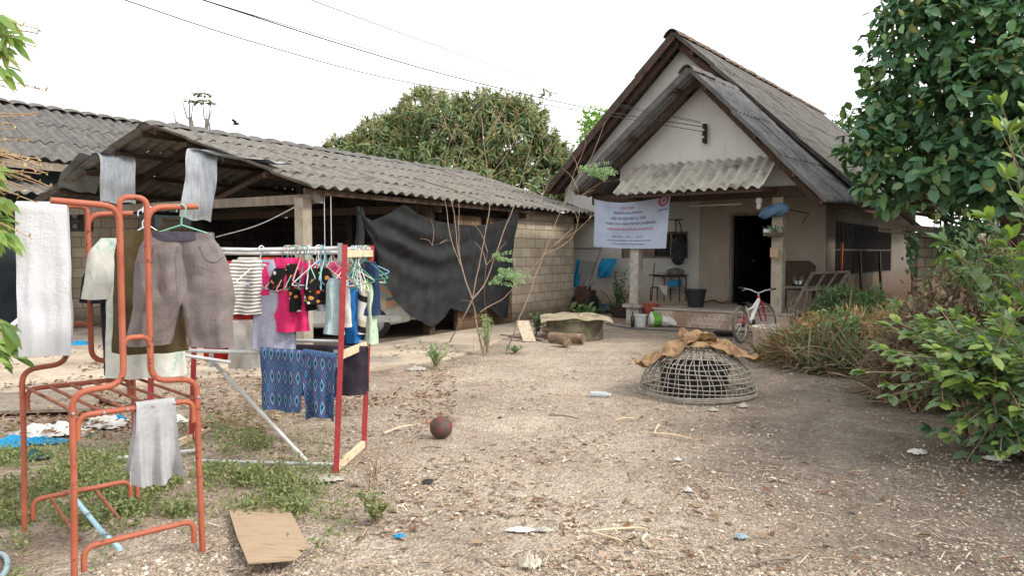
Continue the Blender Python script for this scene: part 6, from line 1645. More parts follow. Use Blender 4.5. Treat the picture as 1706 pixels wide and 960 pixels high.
mb = MB(); mb.tube([at(8, 552, 9.5), at(72, 500, 9.9)], .03, 8); mb.build('plastic_pipe', M['white_tube'], label='grey pipe propped diagonally behind the towel', cat='pipe')
mb = MB(); mb.tube([at(15, 572, 9.3), at(90, 500, 9.8)], .03, 8); mb.build('plastic_pipe', M['white_tube'], label='second propped pipe parallel behind the towel', cat='pipe')
# crumpled plastic: sheets pushed into soft folds
def crumple(name, label, px, py, rx, ry, h, m, seed, cat='plastic sheet', z=.0, n=30, rag=.35):
    c = G(px, py); c.z = gz(c.x, c.y) + z; mb = MB()
    def P(a, b):
        an = 2 * PI * a; e = 1 + rag * nz((math.cos(an) * 2, math.sin(an) * 2, seed), 1, seed); q = b * e
        x, y = rx * q * math.cos(an), ry * q * math.sin(an)
        zz = h * (1 - b ** 2.2) * (.55 + .6 * nz((x / rx * 1.5, y / ry * 1.5, seed), 1, seed)) + h * .8 * abs(nz((x / rx * 2.6, y / ry * 3.2, seed), 1, seed + 3)) * (1 - b * .6) + h * .3 * nz((x / rx * 6, y / ry * 6, 0), 1, seed)
        return c + Vector((x, y, max(.006, zz + .01)))
    mb.grid(P, n * 2, n // 2, th=.003); return mb.build(name, m, label=label, cat=cat, fix=False, angle=50)
pw = clothmat('white poly sacking', hexc('bdbab4'), hexc('d0cec9'), 8, rough=.6, c3=hexc('9a948a'), s3=5); pb = clothmat('blue tarp', hexc('1f7aa6'), hexc('2b8fbd'), 8, rough=.55, c3=hexc('27566f'), s3=6); pg_ = clothmat('dark teal net', hexc('27444a'), hexc('35565c'), 8)
crumple('plastic_sacking', 'long crumpled white sacking on the weeds under the orange rack', 85, 722, .34, .13, .09, pw, 1.0)
crumple('plastic_sacking', 'white sacking lump behind the small grey cloth', 180, 708, .26, .13, .09, pw, 3.0)
crumple('plastic_sacking', 'white scrap of sacking by the far orange leg', 290, 704, .13, .07, .06, pw, 4.0)
crumple('blue_tarp', 'bright blue tarp scrap at the frame edge in the weeds', 20, 740, .14, .14, .08, pb, 6.0, 'tarp')
crumple('blue_tarp', 'blue tarp strip along the white sacking', 80, 738, .22, .05, .05, pb, 7.0, 'tarp')
crumple('blue_tarp', 'small blue tarp scrap next to the sacking lump', 200, 706, .07, .07, .08, pb, 8.0, 'tarp')
crumple('blue_tarp', 'blue plastic bag on the shed floor behind the orange rack', 132, 575, .2, .2, .08, pb, 9.0, 'tarp')
crumple('net_scrap', 'dark teal net scrap below the white sacking', 60, 762, .13, .08, .05, pg_, 10.0, 'net')
crumple('food_wrapper', 'crumpled pale wrapper under the hanging grey cloth', 247, 786, .06, .04, .04, pw, 11.0, 'litter')
crumple('paper_scrap', 'flattened white paper strip on the gravel by the ball side', 868, 884, .075, .028, .02, pw, 12.0, 'litter')
crumple('paper_scrap', 'torn grey paper tail beside the white strip', 905, 884, .05, .022, .02, clothmat('grey paper', hexc('a09a90'), hexc('b4aea4'), 9), 13.0, 'litter')
crumple('paper_cup', 'crushed off-white cup at the bottom of the gravel', 882, 942, .055, .05, .05, clothmat('off-white paper', hexc('a8a091'), hexc('bdb5a6'), 9), 14.0, 'litter')
crumple('plastic_bag', 'pale plastic bag on the dark litter beside the shrub', 1528, 755, .07, .06, .03, pw, 15.0, 'litter')
crumple('plastic_bag', 'faded plastic scrap near the low green undergrowth', 1655, 765, .07, .05, .03, pw, 16.0, 'litter')
crumple('paper_scrap', 'small white paper ball in the open gravel', 1146, 818, .025, .02, .022, pw, 17.0, 'litter')
crumple('paper_scrap', 'white paper scrap between the bottle and the open gravel', 1129, 766, .028, .018, .02, pw, 18.0, 'litter')
crumple('plastic_bag', 'tiny blue grey bag in the gravel foreground', 1235, 895, .035, .025, .02, clothmat('faded blue plastic', hexc('7c8f98'), hexc('93a5ac'), 9), 19.0, 'litter')
crumple('blue_scrap', 'bright blue plastic scrap near the round weed tuft', 665, 896, .03, .018, .015, pb, 20.0, 'litter')
crumple('rubber_sandal', 'dark flattened rubber piece on the gravel below the ball', 713, 802, .035, .055, .012, M['black'], 21.0, 'litter', rag=.15)
crumple('red_wrapper', 'faded red wrapper near the football', 715, 703, .035, .02, .015, clothmat('faded red', hexc('a54a42'), hexc('b05a50'), 9), 22.0, 'litter')
crumple('concrete_chunk', 'flat concrete chunk at the near red post foot', 535, 802, .16, .07, .03, M['concrete'], 23.0, 'rubble', n=16)
crumple('concrete_chunk', 'broken slab corner by the sparse weed', 694, 614, .14, .1, .05, M['concrete'], 24.0, 'rubble', n=16)
crumple('rubble_stone', 'pale rubble stone at the coop foot nearest the yard', 1238, 678, .05, .035, .04, M['concrete'], 25.0, 'rubble', n=10)
crumple('rubble_stone', 'pale rubble stone under the coop rim toward the bottle', 1188, 684, .05, .035, .04, M['concrete'], 26.0, 'rubble', n=10)
mb = MB(); mb.tube(curve_pts([G(985, 886, .012), G(1010, 883, .014), G(1060, 880, .014), G(1078, 883, .014)], 6), .006, 6); mb.tube(curve_pts([G(985, 886, .012), G(1020, 897, .014), G(1035, 902, .014)], 6), .006, 6); mb.tube(curve_pts([G(1078, 890, .012), G(1070, 900, .014), G(1080, 907, .014)], 5), .007, 6)
mb.build('peeled_stick', M['wood_pale'], label='pale peeled stick forked across the foreground gravel', cat='stick')
for i, (x0, y0, x1, y1, lb) in enumerate(((1085, 722, 1155, 732, 'split bamboo piece on the gravel before the coop'), (1098, 708, 1090, 722, 'short split bamboo chip before the coop'), (1025, 700, 1058, 698, 'pale wood sliver left of the bamboo pieces'.replace('left of', 'beside')), (640, 722, 690, 708, 'thin straw stem between the red rack and the ball'), (735, 746, 700, 748, 'dark curled stick right under the football'.replace('right ', '')), (915, 692, 965, 698, 'dark twig on the gravel toward the bottle'), (1300, 620, 1400, 605, 'long dry stick beside the coop and weeds'), (1320, 930, 1240, 945, 'dry twig in the bottom gravel'), (1050, 800, 1085, 770, 'thin twig standing off the open gravel'))):
    a, b = G(x0, y0, .015), G(x1, y1, .015); mb = MB(); mb.tube(curve_pts([a, a.lerp(b, .5) + Vector((0, 0, .012)), b], 4), [.009, .009, .0085, .008, .008, .007, .007, .006, .004], 6); mb.build('stick', M['wood_pale'] if i < 4 else M['wood_grey'], label=lb, cat='stick')

# ================================================================== CAR UNDER COVER in the shed
def car():
    a = Vector((-5.15, 11.95, 0)); b = Vector((-1.72, 12.85, 0)); d = (b - a).normalized(); s = Vector((-d.y, d.x, 0)); L = (b - a).length
    t = thing('parked_car', 'white car parked in the shed under a patterned cover', 'car', (a + b) / 2 + s * .75)
    wp = mat('car white', hexc('b9b9b2'), hexc('c6c6c0'), 3, rough=.4, spec=.4, c3=hexc('9a968c'), s3=3)
    prof = [(0, .28), (.06, .6), (.5, .82), (.85, .86), (1.35, 1.32), (2.6, 1.38), (3.1, .98), (L - .12, .9), (L, .55), (L - .02, .3), (L - .5, .22), (.5, .22)]
    mb = MB(); W_ = 1.5
    for k, (y0, y1, ins) in enumerate(((0, W_, 0),)):
        mb.poly([a + d * x + Z3 * z + s * y0 for x, z in prof], s, W_)
    body = mb.build('body', wp, t); bv = body.modifiers.new('b', 'BEVEL'); bv.width = .06; bv.segments = 3
    for x in (.62, L - .66):
        for y in (-.015, W_ - .17):
            mb = MB(); c = a + d * x + s * y + Z3 * .29; mb.lathe([(.05, 0), (.22, 0), (.285, .03), (.29, .09), (.285, .16), (.22, .185), (.05, .185)], c, 22, ax=(d, Z3, s)); w_ = mb.build('wheel', M['black'], t)
            mb = MB(); mb.lathe([(.02, -.004), (.17, -.002), (.19, .012)], c, 18, ax=(d, Z3, s)); mb.build('rim', M['steel'], w_)
    mb = MB(); mb.bar(a + d * .25 - s * .02 + Z3 * .36, b - d * .2 - s * .02 + Z3 * .36, .03, .12); mb.build('sill', wp, t)
    mb = MB(); mb.bar(b + s * .1 + Z3 * .42 + d * .03, b + s * (W_ - .1) + Z3 * .42 + d * .03, .1, .2); mb.build('bumper', wp, t)
    mb = MB(); mb.box(b + s * .14 + Z3 * .66 + d * -.02, (.08, .2, .16), (d, s, Z3)); mb.build('tail_lamp', mat('lamp red', hexc('7d1f1c'), rough=.3), t)
    # cover
    mb = MB()
    def P(q, v):
        x = .05 + (L - .0) * v
        zt = float(np.interp(x, [p[0] for p in prof[:9]], [p[1] for p in prof[:9]])) + .03
        if x > L - .15: zt = .93
        lowf = .55 + .05 * math.sin(v * 22) + .06 * nz((v * 5, 1, 0), 1, 3)
        w2 = W_ + .1; per = [(0, lowf), (0.02, zt - .12), (.2, zt), (W_ - .1, zt), (w2, zt - .12), (w2 + .02, lowf)]
        i = q * 5; j = min(4, int(i)); f = i - j; y = per[j][0] + (per[j + 1][0] - per[j][0]) * f; z = per[j][1] + (per[j + 1][1] - per[j][1]) * f
        return a + d * (x + .05 * v) + s * (y - .06 + .02 * math.sin(v * 26)) + Z3 * (z + .02 * nz((x * 3, y * 3, 0), 1, 2))
    mb.grid(P, 30, 50, uv=lambda q, v: (v * L, q * 3.4)); mb.build('car_cover', uvpat('squares print', squares), label='beige cover printed with blue squares over the parked car', cat='car cover', fix=False, angle=60)
car()
# ================================================================== PORCH AND HOUSE FRONT CLUTTER
def pg(px, py): return G(px, py, .362)
mb = MB(); c = pg(1159, 512); t = thing('black_basket', 'tall black ribbed plastic basket standing on the porch edge', 'basket', c)
mb.lathe([(.145, 0), (.15, .01)] + [x for i in range(9) for x in ((.152 + .0062 * i, .02 + i * .036), (.158 + .0062 * i, .038 + i * .036))] + [(.225, .345), (.225, .37), (.205, .37), (.14, .02), (.01, .015)], c, 26); mb.build('body', M['black'], t)
mb = MB(); mb.tube([c + Vector((-.2, -.06, .31)), c + Vector((-.25, -.07, .32)), c + Vector((-.24, .02, .30)), c + Vector((-.2, .06, .29))], .012, 6); mb.build('handle', M['black'], t)
# metal rack holding pots
def metal_rack():
    c = HP(1.0, -2.22, PFZ); c = pg(1113, 502); t = thing('metal_rack', 'two-tier black metal rack on the porch under the hanging backpack', 'rack', c)
    bx, by = HV, HU; w_, dp = .36, .17
    mb = MB()
    for y in (-1, 1):
        mb.tube(fillet([c + bx * (-.02) + by * y * dp + Z3 * 0, c + bx * -.02 + by * y * dp + Z3 * .58, c + bx * -w_ * .8 + by * y * dp + Z3 * .58], .06, 4), .014, 7)
        mb.tube(fillet([c + bx * w_ + by * y * dp + Z3 * 0, c + bx * w_ + by * y * dp + Z3 * .58, c + bx * .0 + by * y * dp + Z3 * .58], .06, 4), .014, 7)
        mb.tube(fillet([c + bx * -w_ + by * y * dp, c + bx * -w_ + by * y * dp + Z3 * .32, c + bx * -.05 + by * y * dp + Z3 * .32], .05, 4), .014, 7)
    mb.build('frame', M['black'], t)
    mb = MB(); mb.box(c + Z3 * .6, (.8, .42, .025), (bx, by, Z3)); mb.build('top_shelf', M['wood_dark'], t)
    mb = MB(); mb.box(c + Z3 * .33 + bx * .1, (.6, .36, .015), (bx, by, Z3)); mb.build('lower_shelf', M['steel'], t)
    mb = MB(); q = c + bx * .18 + Z3 * .615; mb.lathe([(.15, 0), (.19, .04), (.2, .1), (.21, .11), (.18, .115), (.1, .15), (.02, .165), (.02, .18), (.001, .18)], q, 20); mb.build('cooking_pot', M['steel'], label='steel pot with lid on the metal rack', cat='pot')
    mb = MB(); q = c + bx * -.13 + Z3 * .612; mb.tube([q + bx * -.16, q + bx * .12], [.05, .055], 10); mb.build('bundle', clothmat('grey bundle', hexc('8d877d'), hexc('a39d93'), 5), label='rolled grey bundle on the metal rack beside the pot', cat='bundle')
    mb = MB(); mb.box(c + bx * .17 + Z3 * .42, (.24, .2, .12), (bx, by, Z3)); mb.box(c + bx * .17 + Z3 * .485, (.26, .22, .015), (bx, by, Z3)); mb.build('plastic_box', pb, label='blue plastic box on the lower tier of the metal rack', cat='box')
    mb = MB(); mb.poly([c + bx * -.16 + by * -.2 + Z3 * .38, c + bx * .1 + by * -.21 + Z3 * .36, c + bx * .05 + by * -.2 + Z3 * .1], by * -1, .006); mb.build('plastic_bag', pw, label='white plastic bag hanging off the metal rack', cat='bag')
    mb = MB(); q = c + bx * -.42; mb.tube([q, q + bx * .07 + Z3 * .88], .012, 6); mb.build('broom_stick', M['wood_dark'], label='dark broom stick leaning on the metal rack', cat='stick')
metal_rack()
# backpack on the wall
def backpack():
    o = on_face(1.98, 1130, 418); t = thing('backpack', 'black mottled backpack hanging by its strap on the porch wall', 'backpack', o)
    mb = MB()
    def P(a, b):
        an = 2 * PI * a; z = -.34 + .68 * b; w_ = .165 * (1 - abs(2 * b - 1) ** 3.2) ** .5 + .004; dp = .12 * (1 - abs(2 * b - 1) ** 3) ** .5 + .003
        n_ = 1 + .14 * nz((math.cos(an) * 2, math.sin(an) * 2, z * 7), 1, 2)
        return o + HV * (w_ * math.cos(an) * n_) + HU * (dp * math.sin(an) * n_) + Z3 * z
    mb.grid(P, 26, 20); mb.build('bag_body', mat('mottled black cloth', hexc('202123'), hexc('33353a'), 26, c3=hexc('5a5c5f'), s3=22, t3=(.56, .64), rough=.7), t, angle=180)
    mb = MB(); hk_ = on_face(1.98, 1127, 366)
    for sx in (-.07, .07): mb.tube(curve_pts([o + HV * sx + Z3 * .3, o + HV * sx * .9 + Z3 * .55, hk_ + HV * sx * .3], 5), .014, 6)
    mb.build('strap', M['black'], t); mb = MB(); mb.bar(hk_ + HV * -.22, hk_ + HV * .16, .02, .025); mb.build('hook_rail', M['wood_dark'], t)
backpack()
# tubs, buckets, bottle, rice sack
def tub(name, c, r, h, m, label, cat, rim=True):
    mb = MB(); mb.lathe([(r * .8, 0), (r * .86, .012), (r, h), (r + .018, h), (r + .018, h + .015), (r - .012, h + .015), (r * .78, .02), (.01, .018)], c, 22); return mb.build(name, m, label=label, cat=cat)
redm = mat('faded red plastic', hexc('8d4338'), hexc('a05448'), 6, rough=.6)
stl = on_face(-.35, 1080, 530); stb = G(1085, 541)
mb = MB(); st_ = thing('low_stool', 'low pale wooden stool beneath the red tub', 'stool', stb + Vector((0, .2, 0)))
mb.box(stb + Vector((0, .2, .2)), (.46, .3, .03)); mb.build('seat', M['wood_grey'], st_)
for sx in (-1, 1):
    for sy in (-1, 1): mb = MB(); mb.box(stb + Vector((sx * .18, .2 + sy * .1, .0925)), (.05, .05, .185)); mb.build('leg', M['wood_grey'], st_)
tub('red_tub', stb + Vector((.02, .2, .216)), .17, .19, redm, 'faded red plastic tub on the low stool', 'tub')
crumple('red_cloth', 'crumpled dull red cloth lying on the porch corner', 1107, 511, .16, .1, .06, clothmat('dull red cloth', hexc('8f4a3c'), hexc('a05a4a'), 6), 31.0, 'cloth').location.z = .365
bk = G(1068, 546); tub('white_bucket', bk + Vector((0, .12, 0)), .125, .23, mat('bucket white', hexc('b9bbb8'), hexc('c8cac8'), 6, rough=.5), 'white plastic bucket on the ground by the porch plinth', 'bucket')
mb = MB(); q = G(1055, 546) + Vector((0, .1, 0)); mb.lathe([(.035, 0), (.037, .01), (.037, .18), (.014, .25), (.014, .3), (.016, .31), (.001, .312)], q, 14); mb.build('glass_bottle', mat('dark bottle glass', hexc('1c1a16'), hexc('26231d'), 4, rough=.15, spec=.6), label='dark glass bottle standing beside the white bucket', cat='bottle')
def rice_sack():
    c = G(1108, 545) + Vector((.0, .15, 0)); mb = MB()
    def P(a, b):
        an = 2 * PI * a; x = -.32 + .64 * b; r = .19 * (1 - b) ** .55 * (min(1, b * 9) ** .5) + .02
        return c + Vector((x, r * math.cos(an) * 1.1 + .03 * nz((x * 6, an, 1), 1, 4), max(.005, r * .72 * (1 + math.sin(an)) + .05 * nz((x * 7, an * 1.5, 0), 1, 2) * (r > .05))))
    mb.grid(P, 22, 20, uv=lambda a, b: (b * .6, a)); k = Nd('printed rice sack'); v = k.coord('UV'); sx = k.n('ShaderNodeSeparateXYZ'); k.l(v, sx.inputs[0])
    gm = k.ramp(k.math('ADD', k.math('ABSOLUTE', k.math('SUBTRACT', sx.outputs['X'], .16)), k.math('MULTIPLY', k.noise(v, 9, 3), .12)), [(.13, (1, 1, 1)), (.15, (0, 0, 0))])
    k.out(k.mix(gm, hexc('c6c4be'), hexc('5f9a3c')), .6); mb.build('rice_sack', k.m, label='white sack with green print slumped against the porch riser', cat='sack', fix=False, angle=180)
rice_sack()
mb = MB(); mb.tube(curve_pts([G(1010, 540, .02), G(1050, 547, .02), G(1130, 552, .02), G(1190, 556, .02), G(1215, 553, .02)], 6), .012, 7); mb.build('garden_hose', mat('dark blue hose', hexc('26364a'), hexc('33465c'), 6, rough=.5), label='dark blue hose lying along the porch riser', cat='hose')
mb = MB(); q = G(1207, 560); mb.lathe([(.02, .01), (.15, .02), (.19, .06), (.2, .07), (.16, .05), (.02, .03)], q, 22); mb.tube([q + Vector((.18, 0, .06)), q + Vector((.36, .08, .06))], .012, 6); mb.build('frying_pan', M['black'], label='black pan lying on the ground behind the coop', cat='pan')
mb = MB(); q = pg(1192, 505); mb.tube(curve_pts([q + HV * -.28, q + HV * -.05 + Z3 * .06, q + HV * .1 + Z3 * .01, q + HV * .3 + Z3 * .05], 5), .018, 6); mb.build('curved_branch', M['wood_dark'], label='dark curved branch on the porch floor next to the basket', cat='branch')
for (px, py, az, lb) in ((1290, 508, .3, 'dark sandal on the porch by the door pillar'), (1245, 512, -.2, 'dark sandal on the porch before the doorway')):
    q = pg(px, py); mb = MB(); X = Vector((math.cos(az), math.sin(az), 0)); Y_ = Vector((-X.y, X.x, 0))
    mb.poly([q + X * (.13 * math.cos(2 * PI * i / 14)) + Y_ * ((.042 + .01 * math.cos(2 * PI * i / 14)) * math.sin(2 * PI * i / 14)) for i in range(14)], Z3, .02); mb.tube(curve_pts([q + X * -.01 + Y_ * .045 + Z3 * .02, q + X * .03 + Z3 * .055, q + X * -.01 - Y_ * .045 + Z3 * .02], 5), .008, 5); mb.build('sandal', M['black'], label=lb, cat='sandal')
# cluster by the white wall
s0 = 1.6
mb = MB(); A_, B_ = on_face(s0, 958, 432), on_face(s0, 968, 475)
def tarp1(a, b):
    p = on_face(s0, 964, 432).lerp(on_face(s0, 958, 478), b); return p + HV * ((a - .5) * (.13 + .05 * b)) + HU * (.04 * math.sin(a * 12 + b * 3))
mb.grid(tarp1, 14, 14, th=.003); mb.build('blue_tarp', pb, label='narrow blue tarp strip hanging beside the shed corner', cat='tarp', fix=False, angle=180)
mb = MB()
def tarp2(a, b):
    t0, t1 = on_face(1.85, 1003, 431), on_face(1.85, 1027, 431); b0, b1 = on_face(1.7, 992, 465), on_face(1.7, 1018, 461)
    p = t0.lerp(t1, a).lerp(b0.lerp(b1, a), b); return p - HU * (.09 * math.sin(PI * b) + .05 * math.sin(a * 10 + b * 5)) + HV * (.05 * math.sin(b * PI))
mb.grid(tarp2, 18, 16, th=.003); mb.build('blue_tarp', pb, label='bunched blue tarp hung from the strip window sill', cat='tarp', fix=False, angle=180)
tl_ = on_face(1.2, 975, 500); tl = thing('power_tiller', 'rusty two-handled power tiller with a steel panel by the white wall', 'tiller', Vector((tl_.x, tl_.y, 0)))
mb = MB(); q = Vector((tl_.x, tl_.y, 0)); mb.box(q + Z3 * .42, (.42, .3, .34), (HV, HU, Z3)); mb.box(q + Z3 * .62 + HV * -.05, (.26, .24, .12), (HV, HU, Z3)); mb.lathe([(.001, 0), (.12, 0), (.12, .05), (.001, .05)], q + Z3 * .45 - HU * .2, 14, ax=(HV, Z3, HU)); mb.build('engine', M['wood_red'], tl)
for sx in (-.22, .22):
    mb = MB(); mb.lathe([(.02, -.05), (.2, -.05), (.24, -.03), (.24, .03), (.2, .05), (.02, .05)], q + HV * sx + Z3 * .24, 18, ax=(HU, Z3, HV)); mb.build('wheel', M['black'], tl)
mb = MB(); mb.tube([q + HV * -.15 + Z3 * .6, q + HV * .1 + Z3 * .95, q + HV * .25 + Z3 * .98], .018, 7); mb.tube([q + HV * .0 + Z3 * .6, q + HV * .28 + Z3 * .8], .018, 7); mb.build('handle', M['steel'], tl)
mb = MB(); pa = [on_face(1.3, x, y) for x, y in ((966, 434), (992, 437), (985, 460), (963, 457))]; mb.poly(pa, HU, .02); mb.build('metal_sheet', M['steel_dull'], label='grey metal sheet propped above the tiller', cat='metal sheet')
mb = MB(); mb.tube([on_face(1.1, 978, 482), on_face(1.75, 1003, 408)], .02, 7); mb.build('steel_pole', M['steel_dull'], label='long steel pole leaning on the white wall', cat='pole')
mb = MB(); mb.tube([on_face(2.02, 956, 414), on_face(2.02, 1001, 414)], .02, 6); mb.build('wall_pipe', M['steel_dull'], label='horizontal grey conduit fixed along the white wall', cat='pipe')
crumple('fish_net', 'blue grey fishing net heaped by the white wall', 1005, 520, .55, .3, .3, clothmat('net blue grey', hexc('4d6268'), hexc('5f757a'), 9), 41.0, 'net')
# potted shrub
pp = G(1034, 529); t = thing('potted_plant', 'dark potted shrub with small leaves standing by the porch pillar', 'plant', pp)
mb = MB(); mb.lathe([(.18, 0), (.21, .04), (.25, .24), (.27, .25), (.27, .28), (.23, .28), (.2, .22), (.01, .22)], pp, 20); mb.build('pot', mat('dark clay', hexc('3a322c'), hexc('4a4038'), 6, rough=.9), t)
mb = MB(); Ps, Ds = [], []
for i in range(16):
    e = pp + Vector((R.uniform(-.2, .24), R.uniform(-.15, .15), R.uniform(.55, 1.12))); c_ = curve_pts([pp + Vector((R.uniform(-.06, .06), R.uniform(-.05, .05), .22)), pp.lerp(e, .55) + Vector((0, 0, .05)), e], 5); mb.tube(c_, [.012 - .0007 * i_ for i_ in range(11)], 5)
    for q in c_[3:]:
        for _ in range(3): Ps.append(q); Ds.append(Vector((R.uniform(-1, 1), R.uniform(-1, 1), R.uniform(-.2, 1))))
mb.build('stem', M['bark'], t); P = np.array(Ps); L = NR.uniform(.04, .08, len(P)); V, T = leaf_mesh(P, np.array(Ds), rnd(len(P)), L, L * .5); np_build('leaves', V, T, M['teak'], t)
mb = MB()
for i in range(9):
    a = R.uniform(0, 2 * PI); e = pp + Vector((-.18 + .3 * math.cos(a), .25 * math.sin(a), R.uniform(.35, .65))); s_ = pp + Vector((-.1, 0, .2)); mb.tube([s_, s_.lerp(e, .6) + Z3 * .05, e], [.016, .012, .003], 5)
mb.build('spiky_leaves', M['teak'], t)
# pillar hangings
pr = HP(-.1, -.03)
crumple_o = pr + Vector((0, 0, 2.30))
mb = MB()
def bundle(a, b):
    an = 2 * PI * a; x = -.3 + .56 * b; r = .11 * (math.sin(PI * min(1, max(0, b))) ** .6) + .008
    return crumple_o + HV * x + HU * (r * math.cos(an) - .06) + Z3 * (r * math.sin(an) * (1 + .3 * nz((x * 6, an, 0), 1, 2)) - .12 * (1 - b) ** 2 + .02 * math.sin(an * 3 + x * 20))
mb.grid(bundle, 24, 22); mb.build('cloth_bundle', clothmat('dusty blue cloth', hexc('4f6a86'), hexc('627d98'), 6, c3=hexc('3f5268'), s3=9), label='dusty blue cloth bundle tied across the top of the porch pillar', cat='bundle', fix=False, angle=180)
t = thing('hanging_planter', 'small planter tray fixed halfway up the porch pillar', 'planter', pr + Vector((0, 0, 1.78)))
mb = MB(); q = pr + Vector((-.05, -.05, 1.78)); mb.lathe([(.10, 0), (.14, .02), (.2, .07), (.21, .08), (.18, .075), (.08, .02)], q, 18); mb.build('tray', M['wood_grey'], t)
mb = MB(); mb.lathe([(.05, .02), (.07, .03), (.08, .14), (.07, .15), (.01, .1)], q + HV * -.12, 12); mb.build('pot', M['white_tube'], t)
P = np.array([q[:]] * 40) + rnd(40) * np.array([.17, .1, .04]) + np.array([0, 0, .12]); L = NR.uniform(.05, .1, 40); V, T = leaf_mesh(P, norm(rnd(40) + np.array([0, 0, .5])), rnd(40), L, L * .35); np_build('leaves', V, T, M['teak'], t)
mb = MB(); q = pr + Vector((0, 0, 1.46)) - HU * .06; mb.box(q + Z3 * .03, (.15, .012, .17), (HV, HU, Z3)); t_ = mb.build('number_plate', mat('tan plate', hexc('9a7e68'), hexc('a88c76'), 9, rough=.7), label='small tan plate fixed to the porch pillar', cat='plate')
mb = MB(); q = HP(.06, .1, 2.3); mb.tube([q, q + HV * .42 + Z3 * -.1, q + HV * .3 + Z3 * -.26], .014, 6); mb.build('wall_bracket', M['black'], label='thin black iron bracket sticking out of the porch pillar', cat='bracket')
mb = MB(); q = lp + Vector((0, 0, 0)); 
# bench frame with slatted panel, table and bottles
def cart():
    YY = 14.0; P_ = lambda x, y, dy=0: at(x, y, YY + dy)
    t = thing('wooden_cart', 'tilted wooden cart frame with slatted bed beside the porch pillar', 'cart', Vector((P_(1360, 500).x, YY, 0)))
    tl, tr_, br, bl = P_(1354, 455, .7), P_(1414, 453, .9), P_(1395, 481, 0), P_(1338, 483, -.1)
    mb = MB(); mb.bar(tl, tr_, .05, .05); mb.bar(bl, br, .05, .05); mb.bar(tl, bl, .05, .05); mb.bar(tr_, br, .05, .05); mb.bar(tl.lerp(tr_, .35), bl.lerp(br, .35), .035, .035); mb.bar(tl.lerp(tr_, .68), bl.lerp(br, .68), .035, .035); mb.build('frame', M['wood_grey'], t)
    n = (tr_ - tl).cross(bl - tl).normalized(); mb = MB(); mb.poly([p + n * .03 for p in (tl, tr_, br, bl)], n, .01); mb.build('slatted_bed', M['wood_dark'], t)
    for a, b in ((bl, P_(1318, 512)), (br, P_(1395, 530)), (bl.lerp(br, .1), P_(1342, 540)), (tl, P_(1356, 535, .7)), (tr_, P_(1412, 530, .9))):
        mb = MB(); b = Vector((b.x, b.y, max(0, b.z - .2) if b.z < .5 else b.z)); b.z = 0 if a is not bl else .3; mb.bar(a, b, .045, .045); mb.build('leg', M['wood_grey'], t)
    tb = thing('side_table', 'old wooden table holding bottles behind the porch pillar', 'table', Vector((P_(1325, 500).x, YY + .3, 0)))
    c = P_(1327, 478, .3); mb = MB(); mb.box(c, (.62, .42, .035)); mb.build('table_top', M['wood_grey'], tb)
    for sx in (-.27, .27):
        for sy in (-.17, .17): mb = MB(); mb.bar(c + Vector((sx, sy, -.018)), Vector((c.x + sx, c.y + sy, 0)), .045, .045); mb.build('leg', M['wood_dark'], tb)
    for i, (px, w_) in enumerate(((1322, 0), (1327, 1), (1333, 1), (1338, 0))):
        q = Vector((at(px, 478, YY + .25).x, YY + .25 + .04 * (i % 2), c.z + .018)); bt = thing('medicine_bottle', ('small dark bottle at the pillar end of the bottle row', 'small white-labelled bottle second from the pillar in the row', 'small white-labelled bottle third from the pillar in the row', 'small dark bottle at the cart end of the bottle row')[i], 'bottle', q, 'bottles on the porch table')
        mb = MB(); mb.lathe([(.028, 0), (.03, .01), (.03, .12), (.012, .16), (.012, .2), (.001, .202)], q, 12); mb.build('body', mat('dark glass', hexc('17161a'), rough=.2, spec=.6) if i == 0 else bpy.data.materials['dark glass'], bt)
        if w_: mb = MB(); mb.lathe([(.0312, .03), (.0312, .1)], q, 12, closed_ends=False); mb.build('paper_label', M['white_tube'], bt)
    crumple('red_mesh', 'dull red mesh heap behind the cart and bottles', 1346, 520, .25, .18, .15, clothmat('dull red net', hexc('6b3a34'), hexc('7d4840'), 9), 51.0, 'net').location.z = .98
    mb = MB(); q = at(1322, 455, 15.1); mb.poly([q + HV * -.4 + Z3 * -.35, q + HV * .42 + Z3 * -.35, q + HV * .42 + Z3 * .15, q + HV * .3 + Z3 * .25, q + HV * -.4 + Z3 * .25], HU, .05); mb.build('cabinet_back', M['wood_dark'], label='dark brown cupboard board against the beige porch wall', cat='board')
cart()
mb = MB()
for i in range(12):
    b = G(1325 + R.uniform(-14, 16), 552); e = b + Vector((R.uniform(-.35, .5), R.uniform(-.2, .2), R.uniform(.35, .75))); m_ = b.lerp(e, .5) + Vector((R.uniform(-.08, .08), 0, .05)); mb.tube(curve_pts([b, m_, e], 4), [.022 - .0022 * q for q in range(9)], 6)
    f = m_ + Vector((R.uniform(-.2, .25), 0, R.uniform(.1, .25))); mb.tube([m_, f], [.01, .004], 5)
mb.build('driftwood', mat('bleached branch', hexc('9c9080'), hexc('b5a997'), 9, rough=.9), label='bleached dead branches piled before the wooden cart', cat='branches')
mb = MB(); q = HP(3.2, .36, 1.0); mb.tube([q + Z3 * -.15, q + Z3 * .7], .025, 6); mb.build('orange_rope', mat('orange rope', hexc('a0532f'), hexc('b5653c'), 14, rough=.9), label='orange rope hanging down the barred side window', cat='rope')
for s_, w_ in ((4.4, .09), (6.6, .12)):
    mb = MB(); mb.bar(HP(s_, .55, 0), HP(s_ + .3, .40, 1.5), w_, .05, up=HV); mb.build('dark_board', M['wood_dark'], label='dark board leaning on the side wall ' + ('under the barred window' if s_ < 5 else 'toward the lean-to'), cat='board')
